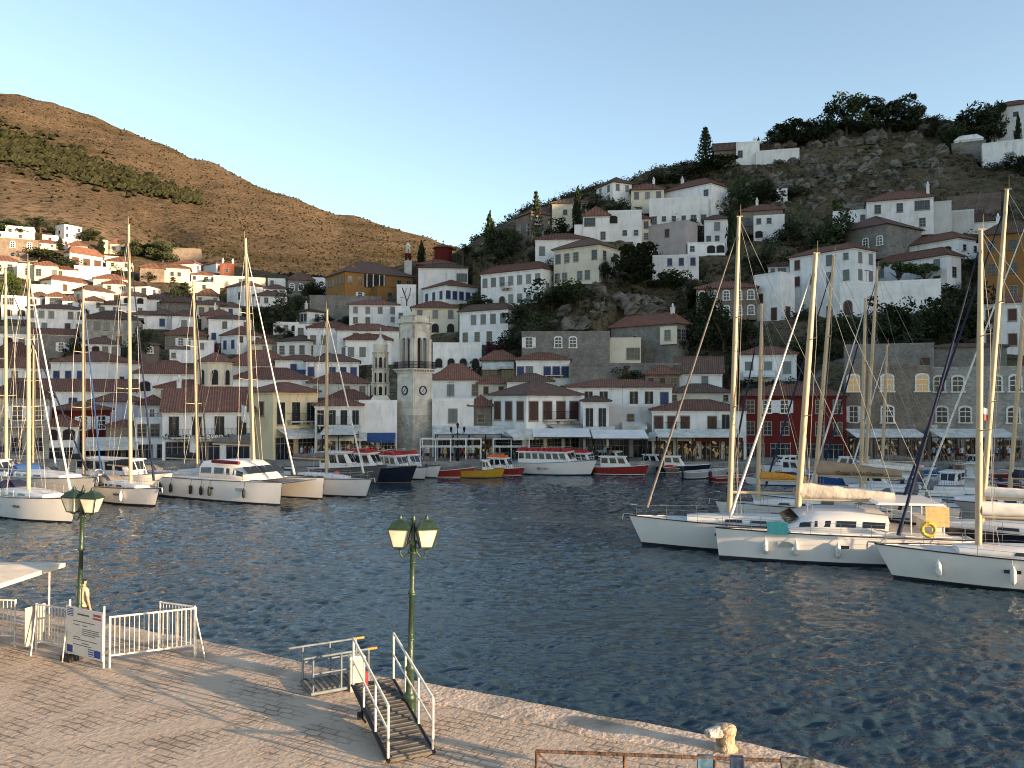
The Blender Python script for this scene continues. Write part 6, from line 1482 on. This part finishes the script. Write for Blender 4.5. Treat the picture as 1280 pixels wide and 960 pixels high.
def street_lamp(px, py, H, label, yaw=0.0, lean=0.0):
    p = on_z(px, py, QZ); t = thing('street_lamp', label, 'street lamp', p, yaw, 'street lamps on the near quay'); t.rotation_euler = (0, lean, yaw)
    m = MB(); m.lathe([(.20, 0), (.20, .10), (.155, .14), (.145, .55), (.17, .60), (.12, .66), (.10, .72), (.09, 1.15), (.115, 1.18), (.115, 1.24), (.068, 1.3), (.055, H * .62), (.085, H * .625), (.085, H * .64), (.058, H * .65), (.052, H - .62), (.08, H - .6), (.08, H - .55), (.045, H - .5), (.04, H - .08), (.06, H - .05), (.03, H + .02), (.005, H + .1)], 12)
    for z in (1.35, 1.8, H * .62, H - 1.0, H - .8): m.lathe([(.05, z), (.10, z + .03), (.05, z + .06)], 10)
    m.build('pole', GREEN, t)
    for sg in (-1, 1):
        a = MB(); pts = [Vector((sg * (.05 + .30 * (1 - math.cos(k * math.pi / 16)) / 1), 0, H - .70 - .28 * math.sin(k * math.pi / 8) * (1 if k <= 8 else 1))) for k in range(9)]
        pts = [Vector((sg * .05, 0, H - .62)), Vector((sg * .09, 0, H - .78)), Vector((sg * .17, 0, H - .88)), Vector((sg * .22, 0, H - .88)), Vector((sg * .27, 0, H - .80)), Vector((sg * .285, 0, H - .66))]
        a.path(pts, .022, 6); a.path([Vector((sg * .05, 0, H - .5)), Vector((sg * .12, 0, H - .58)), Vector((sg * .14, 0, H - .68)), Vector((sg * .09, 0, H - .72))], .014, 5); a.build('arm', GREEN, t)
        f = MB(); cx = sg * .285; z0 = H - .66; w0, w1 = .125, .222; z1 = z0 + .40
        f.lathe([(.03, -.06), (.09, -.02), (w0 * 1.42, 0), (w0 * 1.42, .03)], 4, ph=R(45), smooth=False, c=(0, 0, z0))
        for ax in (-1, 1):
            for ay in (-1, 1): f.tube((ax * w0, ay * w0, z0 + .02), (ax * w1, ay * w1, z1), .014, .014, 4)
        f.lathe([(w1 * 1.42 + .01, 0), (w1 * 1.42 + .02, .035), (w1 * 1.42, .04)], 4, ph=R(45), smooth=False, c=(0, 0, z1))
        lo = f.build('lantern', GREEN, t, (cx, 0, 0), .15 * sg)
        g = MB(); g.lathe([(w0 * 1.38, .03), (w1 * 1.37, z1 - z0)], 4, ph=R(45), smooth=False, c=(0, 0, z0)); g.build('glass', GLASS, lo)
        c = MB(); c.lathe([(w1 * 1.42 + .03, .04), (w1 * 1.36, .06), (w1 * .86, .165), (w1 * .58, .18), (w1 * .3, .205), (w1 * .25, .225)], 4, ph=R(45), smooth=False, c=(0, 0, z1)); c.lathe([(.05, .22), (.06, .24), (.03, .26), (.045, .28), (.01, .31)], 8, c=(0, 0, z1)); c.build('lantern_cap', GREEN, lo)
    return t
street_lamp(511, 905, 4.46, 'green double lantern street lamp beside the white gangway', .12, R(1.2))
street_lamp(97, 817, 4.55, 'green double lantern street lamp behind the notice board', -.2, R(1.6))
# ---- gangways
def gangway(a, b, w, rise, label, name, pipe, deckm, legs=True, tips=False, hh=1.0, nposts=4):
    a, b = Vector(a), Vector(b); L_ = (b - a).length; ang = math.atan2((b - a).y, (b - a).x); t = thing(name, label, 'gangway', a, ang)
    zf = lambda x: .09 + rise * x / L_
    d = MB(); d.add([(0, -w / 2, zf(0) - .05), (L_, -w / 2, zf(L_) - .05), (L_, w / 2, zf(L_) - .05), (0, w / 2, zf(0) - .05), (0, -w / 2, zf(0)), (L_, -w / 2, zf(L_)), (L_, w / 2, zf(L_)), (0, w / 2, zf(0))], [(3, 2, 1, 0), (4, 5, 6, 7), (0, 1, 5, 4), (1, 2, 6, 5), (2, 3, 7, 6), (3, 0, 4, 7)])
    n = int(L_ / .13)
    for i in range(n): x = (i + .5) * L_ / n; d.box(x - .025, x + .025, -w / 2 + .05, w / 2 - .05, zf(x) + .002, zf(x) + .022)
    d.build('deck', deckm, t)
    for sg in (1, -1):
        s_ = MB(); y = sg * (w / 2 + .03)
        s_.tube((0, y, zf(0) - .03), (L_, y, zf(L_) - .03), .045, .045, 6); s_.build('side_beam', pipe if tips else IRON, t)
        r = MB(); e = .12 if not tips else .35
        x0 = .05; r.path([(x0, y, zf(x0)), (x0, y, zf(x0) + hh)], .028, 6) if not tips else None
        r.tube((x0 - (e if tips else 0), y, zf(x0) + hh), (L_ - .05, y, zf(L_) + hh), .029, .029, 6); r.tube((x0, y, zf(x0) + hh * .52), (L_ - .05, y, zf(L_) + hh * .52), .022, .022, 6)
        for i in range(nposts):
            x = lerp(.05, L_ - .05, i / (nposts - 1)); r.tube((x, y, zf(x)), (x, y, zf(x) + hh), .026, .026, 6)
        ro = r.build('handrail', pipe, t)
        if tips: k = MB(); k.tube((L_ - .08, y, zf(L_) + hh), (L_ + .16, y, zf(L_) + hh), .032, .032, 6); k.build('grip', M('orange_grip', (.55, .25, .05), .6), ro)
    if legs:
        for sg in (1, -1):
            k = MB(); x = L_ * .86; y = sg * w * .4; k.tube((x, y, zf(x) - .05), (x, y, .09), .03, .03, 6); k.tube((x - .25, y, .10), (x + .2, y, .10), .025, .025, 6); k.build('leg', IRON, t)
            wv = MB(); wv.tube((x + .2, y - .04, .085), (x + .2, y + .04, .085), .085, .085, 10); wv.build('wheel', RUBBER, t)
    else:
        for xx in (.12, L_ - .15):
            for sg in (1, -1): k = MB(); k.tube((xx, sg * w * .5 - .04, .06), (xx, sg * w * .5 + .04, .06), .065, .065, 10); k.build('wheel', RUBBER, t)
    return t
GRATE = M('dark_steel_grating', (.10, .095, .09), .7, var=.2, scale=5)
gw = gangway(on_z(514.5, 950, QZ), on_z(466, 893, QZ), .86, .66, 'white railed gangway with dark ribbed deck sloping up towards the water', 'gangway', WPIPE, GRATE)
gangway(on_z(382, 863, QZ), on_z(455, 851, QZ), .95, .02, 'low boarding ramp with grey blue rails and orange handle ends', 'boarding_ramp', BPIPE, M('weathered_ramp_boards', (.20, .17, .13), .85, var=.25, scale=4), legs=False, tips=True, hh=.82, nposts=3)
p = on_z(446, 862, QZ); t = thing('power_pedestal', 'cream service pedestal between the two gangways', 'pedestal', p, R(20)); q = MB(); q.box(-.17, .17, -.13, .13, 0, .78); q.box(-.2, .2, -.16, .16, .78, .84, tx=.03, ty=.03); q.build('cabinet', M('cream_cabinet', (.62, .55, .42), .5), t); q = MB(); q.box(-.12, .12, -.145, -.131, .3, .7); q.build('door', M('cabinet_door', (.52, .46, .36), .5), t)
q = MB(); q.lathe([(.02, .62), (.09, .6), (.1, .3), (.05, .02), (.02, 0)], 8); q.v = [(x * .6, y * .4, z * .6 + .1) for x, y, z in q.v]
dxy = (on_z(466, 893, QZ) - on_z(514.5, 950, QZ)).normalized()
o = q.build('red_bag', REDC, None, on_z(514.5, 950, QZ) + dxy * 2.15 + Vector((-dxy.y, dxy.x, 0)) * .30 + Vector((0, 0, .66))); tag(o, 'small red bag hung inside the white gangway rail', 'bag')
# ---- crowd barriers, notice board, canopy
def barrier(pa, pb, label, hh=1.32, foot='b', nb=None, lo=.32):
    a, b = Vector(pa), Vector(pb); L_ = (b - a).length; ang = math.atan2((b - a).y, (b - a).x); t = thing('barrier', label, 'barrier', a, ang, 'white barriers on the near quay')
    f = MB()
    for z in (lo, hh): f.tube((0, 0, z), (L_, 0, z), .028, .028, 6)
    for x in (0, L_): f.tube((x, 0, 0), (x, 0, hh + .03), .03, .03, 6)
    f.build('frame', WPIPE, t)
    n = nb or max(3, int(L_ / .115))
    for i in range(1, n): x = L_ * i / n; k = MB(); k.tube((x, 0, lo), (x, 0, hh), .012, .012, 4, cap=False); k.build('bar', WPIPE, t)
    for x in ((L_,) if foot == 'b' else (0, L_) if foot else ()):
        k = MB(); k.tube((x, .0, hh - .15), (x + .22, -.32, 0), .02, .02, 5); k.build('brace', WPIPE, t)
    return t
barrier(on_z(137, 835, QZ), on_z(244, 821, QZ), 'white barred barrier right of the notice board')
barrier(on_z(243, 819, QZ), on_z(200, 812, QZ), 'white barred barrier set back behind the one by the notice board', foot=None)
barrier(on_z(45, 815, QZ), on_z(84, 822, QZ), 'white barred barrier left of the notice board', foot='ab')
barrier(on_z(-60, 806, QZ), on_z(18.5, 809, QZ), 'white barred barrier under the canopy at the left edge', foot=None)
q = MB(); q.box(-.012, .012, -.32, .32, .18, 1.25); o = q.build('sheet_panel', M('pale_sheet_metal', (.42, .39, .35), .5), None, on_z(43.5, 813, QZ), R(-20)); tag(o, 'pale metal sheet leaning at the end of the left barrier', 'panel')
A_, B_ = on_z(85, 823, QZ), on_z(130, 835, QZ); L_ = (B_ - A_).length; t = thing('notice_board', 'white works notice board with blue flag emblems on the quay', 'notice board', A_, math.atan2((B_ - A_).y, (B_ - A_).x))
q = MB(); q.box(-.02, L_ + .02, -.06, -.03, .18, 1.44); bd = q.build('board', M('white_board', (.66, .60, .53), .5, var=.04), t)
for x in (.06, L_ - .02): q = MB(); q.tube((x, 0, 0), (x, 0, 1.6), .03, .03, 6); q.build('post', WPIPE, t)
q = MB(); q.box(-.02, .42, -.22, .18, 0, .14, tx=.02, ty=.02); q.build('base_weight', RUBBER, t)
INK = M('dark_print', (.10, .09, .10), .7); INKR = M('red_print', (.35, .08, .08), .7); INKB = M('blue_print', (.03, .06, .24), .6); INKW = M('white_print', (.7, .7, .7), .6)
def patch(name, x0, x1, z0, z1, mat, y=-.064): q = MB(); q.box(x0 * L_, x1 * L_, y, y + .003, z0, z1); return q.build(name, mat, bd)
patch('flag_emblem', .03, .19, .23, .42, INKB); patch('flag_emblem', .79, .96, .23, .42, INKB); patch('striped_flag', .62, .77, .23, .42, INKB)
for i in range(3): patch('flag_stripe', .62, .77, .25 + .06 * i, .275 + .06 * i, INKW, -.069)
patch('striped_flag', .03, .20, 1.20, 1.40, INKB)
for i in range(4): patch('flag_stripe', .03, .20, 1.22 + .045 * i, 1.24 + .045 * i, INKW, -.069)
patch('red_emblem', .76, .96, 1.30, 1.36, INKR); patch('red_emblem', .74, .98, 1.22, 1.265, INKR)
patch('print_line', .32, .64, 1.26, 1.30, INK)
rr = random.Random(9)
for z, x0, x1 in ((1.08, .2, .8), (.985, .2, .38), (.985, .45, .6), (.90, .45, .92), (.85, .45, .9), (.80, .45, .93), (.75, .45, .8), (.66, .2, .4), (.60, .2, .86), (.52, .45, .65), (.46, .2, .7)): patch('print_line', x0, x1, z, z + .018, INK)
cz = QZ; t = thing('canopy_shelter', 'white fabric canopy on thin posts at the left edge', 'canopy', Vector((-15.75, 23.4, QZ)), R(-4))
q = MB(); zr = 2.02
q.add([(-2.6, -1.6, zr), (2.3, -1.6, zr), (2.3, 1.6, zr), (-2.6, 1.6, zr), (-2.6, -1.6, zr + .12), (2.3, -1.6, zr + .12), (2.3, 1.6, zr + .12), (-2.6, 1.6, zr + .12), (-1.2, 0, zr + .36), (.6, 0, zr + .32)], [(3, 2, 1, 0), (0, 1, 5, 4), (1, 2, 6, 5), (2, 3, 7, 6), (3, 0, 4, 7), (4, 5, 9, 8), (5, 6, 9), (6, 7, 8, 9), (7, 4, 8)]); q.build('roof', M('cream_canopy_fabric', (.62, .56, .46), .8, var=.08, scale=2), t)
for x in (-2.4, -.1, 1.9):
    for y in (-1.45, 1.45): q = MB(); q.tube((x, y, 0), (x, y, zr), .03, .03, 6); q.build('post', WPIPE, t)
# ---- mooring bollard, rusty rail and what hangs on it
p = on_z(907, 938, QZ); t = thing('mooring_bollard', 'weathered yellowish mooring bollard at the quay edge', 'bollard', p + Vector((0, 0, .02)), R(200))
BOL = M('flaking_bollard_paint', (.36, .29, .20), .85, var=.45, scale=7, bump=.6, bscale=14, col2=(.16, .10, .06))
q = MB(); q.lathe([(.25, 0), (.23, .05), (.19, .09), (.18, .26), (.21, .33), (.22, .40), (.20, .46), (.12, .49), (.02, .50)], 14); q.build('barrel', BOL, t)
q = MB(); rings = []
for i in range(6): k = i / 5; rings.append([(.08 + .34 * k, .16 * (1 - .25 * k * k) * math.cos(2 * math.pi * j / 10), .37 + .12 * (1 - .35 * k * k) * math.sin(2 * math.pi * j / 10)) for j in range(10)])
q.loft(rings); q.build('horn', M('worn_white_bollard_paint', (.50, .47, .42), .8, var=.3, scale=6, bump=.5, bscale=14), t)
A_, B_ = Vector((.40, 14.2, QZ)), Vector((4.83, 13.86, QZ)); L_ = (B_ - A_).length; t = thing('pipe_railing', 'rusty pipe railing along the bottom of the view', 'railing', A_, math.atan2((B_ - A_).y, (B_ - A_).x))
q = MB(); q.tube((0, 0, 1.03), (L_, 0, 1.0), .032, .032, 8); q.tube((0, 0, .5), (L_, 0, .5), .022, .022, 6); q.build('rail', RUST, t)
for x in (.02, 1.5, 3.0, L_ - .02): q = MB(); q.tube((x, 0, 0), (x, 0, 1.03), .03, .03, 6); q.build('post', RUST, t)
q = MB(); q.tube((.04, 0, 1.0), (.75, .02, .35), .016, .016, 5); q.build('brace', RUST, t)
q = MB(); q.tube((L_, 0, 1.0), (L_ + .35, -.1, 0), .025, .025, 6); q.build('brace', RUST, t)
def drape(x, w_, ln, label, mat, name, cat):
    m = MB(); nx = 7; nz_ = 8; P = []
    for j in range(2 * nz_ + 1):
        k = (j - nz_) / nz_; z = 1.04 - abs(k) * ln if abs(k) > .06 else 1.07; y = math.copysign(.045, k) if abs(k) > .06 else k * .6
        for i in range(nx + 1): P.append((x + (i / nx - .5) * w_ * (1 - .12 * abs(k)), y + .02 * math.sin(i * 1.7 + k * 2) * abs(k), z))
    m.add(P, [(j * (nx + 1) + i, j * (nx + 1) + i + 1, (j + 1) * (nx + 1) + i + 1, (j + 1) * (nx + 1) + i) for j in range(2 * nz_) for i in range(nx)], 0, True)
    o = m.build(name, mat, None, A_, t.rotation_euler.z); tag(o, label, cat)
drape(2.84, .26, .55, 'crumpled blue and pale cloth hung over the rusty railing, left one', M('faded_blue_cloth', (.06, .13, .20), .9, var=.5, scale=6), 'cloth', 'cloth')
drape(3.36, .22, .42, 'dark blue trunks hung over the rusty railing, right one', M('dark_blue_cloth', (.02, .04, .09), .9, var=.25, scale=5), 'cloth', 'cloth')
drape(4.35, .55, .30, 'grey fishing net bundled over the end of the rusty railing', M('grey_net', (.12, .12, .12), .95, var=.4, scale=18), 'fishing_net', 'net')
# ------------------------------------------------------------------ people
SKIN = M('skin', (.42, .24, .16), .6, var=.05); HAIR = M('dark_hair', (.02, .014, .01), .7)
def body_mesh(name, hands=True, walk=.0, mats=None):
    """one continuous figure grown over a skeleton, 1.75 m tall, facing -y"""
    V = []; E = []; RD = []
    def v(p, r, par=None):
        V.append(p); RD.append(r); i = len(V) - 1
        if par is not None: E.append((par, i))
        return i
    pel = v((0, 0, .95), .135); w1 = v((0, .0, 1.08), .125, pel); chst = v((0, .01, 1.28), .15, w1); up = v((0, .01, 1.40), .12, chst); nk = v((0, .0, 1.50), .052, up); hd0 = v((0, -.01, 1.58), .075, nk); hd1 = v((0, -.015, 1.66), .092, hd0); v((0, -.005, 1.71), .07, hd1); v((0, -.10, 1.61), .018, hd1)
    for sg in (-1, 1):
        s_ = v((sg * .17, .01, 1.41), .065, up); e = v((sg * .235, .03, 1.14), .045, s_); w_ = v((sg * .25, -.03, .90), .03, e)
        if hands:
            pm = v((sg * .252, -.05, .83), .034, w_)
            for k, (dy, ln) in enumerate(((-.03, .07), (-.01, .085), (.012, .08), (.03, .06))):
                a = v((sg * .255, -.05 + dy, .79), .010, pm); b = v((sg * .250, -.058 + dy, .79 - ln * .55), .009, a); v((sg * .238, -.066 + dy, .79 - ln), .008, b)
            a = v((sg * .235, -.088, .82), .011, pm); v((sg * .225, -.10, .785), .009, a)
        else: v((sg * .252, -.06, .80), .035, w_)
        h_ = v((sg * .095, 0, .88), .10, pel); k_ = v((sg * .10, -.02 + walk * sg * .5, .50), .06, h_); an = v((sg * .10, .02 + walk * sg, .09), .04, k_); v((sg * .105, -.13 + walk * sg, .035), .035, an)
    me = bpy.data.meshes.new(name); me.from_pydata(V, E, []); ob = bpy.data.objects.new(name, me); col.objects.link(ob)
    sk = ob.modifiers.new('s', 'SKIN'); ob.modifiers.new('d', 'SUBSURF').levels = 1 if not hands else 2
    for i, d in enumerate(me.skin_vertices[0].data): d.radius = (RD[i], RD[i] * (.72 if i in (0, 1, 2, 3) else 1)); d.use_root = i == 0
    ob.modifiers['d'].render_levels = ob.modifiers['d'].levels
    dg = bpy.context.evaluated_depsgraph_get(); dg.update(); m2 = bpy.data.meshes.new_from_object(ob.evaluated_get(dg)); m2.name = name; bpy.data.objects.remove(ob)
    return m2
def dress(me, shirt, lower, short=True):
    me.materials.clear()
    for m in (SKIN, shirt, lower, HAIR, RUBBER): me.materials.append(m)
    for f in me.polygons:
        c = f.center; f.use_smooth = True; ax = abs(c.x)
        if c.z > 1.48: f.material_index = 3 if (c.z > 1.64 and c.y > -.07) or (c.y > .015 and c.z > 1.56) else 0
        elif c.z < .07: f.material_index = 4
        elif ax > .195 and c.z < 1.24: f.material_index = 0
        elif c.z > .93: f.material_index = 1
        else: f.material_index = 2 if (c.z > (.55 if short else .10)) else 0
    return me
pm = dress(body_mesh('person', True), M('cream_tshirt', (.62, .52, .34), .9, var=.06), M('dark_shorts', (.05, .045, .05), .9))
o = link('person', pm, None, Vector((-12.68, 24.6, QZ)), R(155)); tag(o, 'person in cream t-shirt standing behind the green lamp post', 'person')
crowd = []
for i, (nm, c_) in enumerate((('white', (.6, .58, .55)), ('dark blue', (.03, .05, .12)), ('red', (.35, .04, .04)), ('black', (.02, .02, .02)), ('pale blue', (.25, .35, .45)), ('yellow', (.5, .38, .12)))):
    crowd.append((nm, dress(body_mesh('person', False, .06 * (i % 3)), M('shirt_' + nm.replace(' ', '_'), c_, .9), M('trousers_%s' % ('pale' if i % 2 else 'dark'), (.22, .19, .15) if i % 2 else (.03, .03, .04), .9), i % 2 == 0)))
rc = random.Random(31)
for px0, px1, n in ((462, 535, 13), (545, 660, 15), (660, 800, 10), (820, 930, 6), (1165, 1285, 16), (330, 400, 5)):
    for i in range(n):
        Y = rc.uniform(94.9, 96.4); px = rc.uniform(px0, px1); nm, me = rc.choice(crowd); p = W(px, 575, Y); p.z = 1.2
        o = link('person', me, None, p, rc.uniform(0, 6.28)); tag(o, f'small distant figure in {nm} shirt on the far promenade', 'person', f'people in {nm} shirts on the promenade')
for i in range(6):
    nm, me = crowd[(i * 2 + 1) % 6]
# ---- far promenade furniture
p = W(572, 588, 95.2); p.z = 1.2; t = thing('street_lamp', 'black three headed street lamp on the far promenade', 'street lamp', p)
q = MB(); q.lathe([(.16, 0), (.14, .5), (.07, .6), (.05, 3.6)], 8); q.build('pole', IRON, t)
for dx, z in ((-.75, 3.3), (.75, 3.3), (0, 3.75)):
    q = MB(); q.path([(0, 0, 3.2), (dx * .6, 0, 3.0), (dx, 0, z)], .035, 5); q.lathe([(.1, 0), (.2, .4), (.26, .42), (.05, .65)], 4, c=(dx, 0, z), ph=R(45), smooth=False); q.build('lantern', IRON, t)
def pergola(x0, x1, Y, z, label, mat, roof=False, name='cafe_pergola', cat='pergola'):
    a, b = W(x0, 575, Y), W(x1, 575, Y); t = thing(name, label, cat, Vector(((a.x + b.x) / 2, Y, 1.2)), 0); w_ = (b.x - a.x) / 2
    q = MB(); n = max(2, int(w_ * 2 / 1.7))
    for zz in (z, z - .9) if not roof else (z,):
        for yy in (-1.1, 1.1): q.box(-w_, w_, yy - .05, yy + .05, zz - .1, zz)
    q.build('frame', mat, t)
    for i in range(n + 1):
        x = lerp(-w_ + .06, w_ - .06, i / n)
        for yy in (-1.1, 1.1): k = MB(); k.box(x - .05, x + .05, yy - .045, yy + .045, 0, z - .1 if roof else z + .002); k.build('post', mat, t)
    if roof: k = MB(); k.add([(-w_ - .2, -1.5, z + .02), (w_ + .2, -1.5, z + .02), (w_ + .2, 1.5, z + .85), (-w_ - .2, 1.5, z + .85), (-w_ - .2, -1.5, z + .09), (w_ + .2, -1.5, z + .09), (w_ + .2, 1.5, z + .92), (-w_ - .2, 1.5, z + .92)], [(3, 2, 1, 0), (4, 5, 6, 7), (0, 1, 5, 4), (1, 2, 6, 5), (2, 3, 7, 6), (3, 0, 4, 7)]); k.build('canopy', CANVAS_W if roof == 2 else CANVAS, t)
pergola(526, 602, 95.6, 2.6, 'white open frame pergola by the foot of the clock tower', FRAME_W)
pergola(616, 662, 95.6, 2.6, 'white open frame pergola under the square white mansion', FRAME_W)
pergola(545, 628, 97.6, 3.0, 'wide grey cafe canopy right of the clock tower', IRON, 1, 'cafe_canopy', 'canopy')
pergola(668, 735, 95.9, 2.75, 'long pale cafe canopy behind the excursion catamaran', IRON, 2, 'cafe_canopy', 'canopy')
pergola(742, 806, 96, 2.6, 'pale cafe canopy behind the bright red water taxi', IRON, 2, 'cafe_canopy', 'canopy')
pergola(405, 446, 96, 3.0, 'grey cafe canopy behind the dark grey fishing boat', IRON, 1, 'cafe_canopy', 'canopy')
pergola(822, 925, 96, 2.7, 'long grey cafe canopy before the red awning house', IRON, 1, 'cafe_canopy', 'canopy')
pergola(1170, 1262, 96, 2.7, 'long grey canopy before the pale stone mansion', IRON, 1, 'cafe_canopy', 'canopy')
pergola(1066, 1150, 96, 2.7, 'long grey canopy before the lamplit stone mansion', IRON, 1, 'cafe_canopy', 'canopy')
def flag(px, py, Y, w_, h_, mats, label):
    m = MB(); nx = 8; p = W(px, py, Y)
    for r_ in range(2):
        P = [(w_ * i / nx, .05 * math.sin(i * 1.1), -h_ * (r_ / 2 + j / 4) - .3 * w_ * (i / nx) ** 1.3) for j in range(3) for i in range(nx + 1)]
        m.add(P, [(j * (nx + 1) + i, j * (nx + 1) + i + 1, (j + 1) * (nx + 1) + i + 1, (j + 1) * (nx + 1) + i) for j in range(2) for i in range(nx)], r_, True)
    m.v = [tuple(v) for v in m.v]
    o = m.build('flag', mats, None, p, R(-20)); tag(o, label, 'flag')
flag(1223, 508, 37.4, .38, .55, [INKW, INKR], 'small red and white flag flying between the two tallest right masts')
flag(302, 506, 96.4, .7, 1.9, [INKW, INKW], 'limp pale flag at the end of the long white waterfront house')
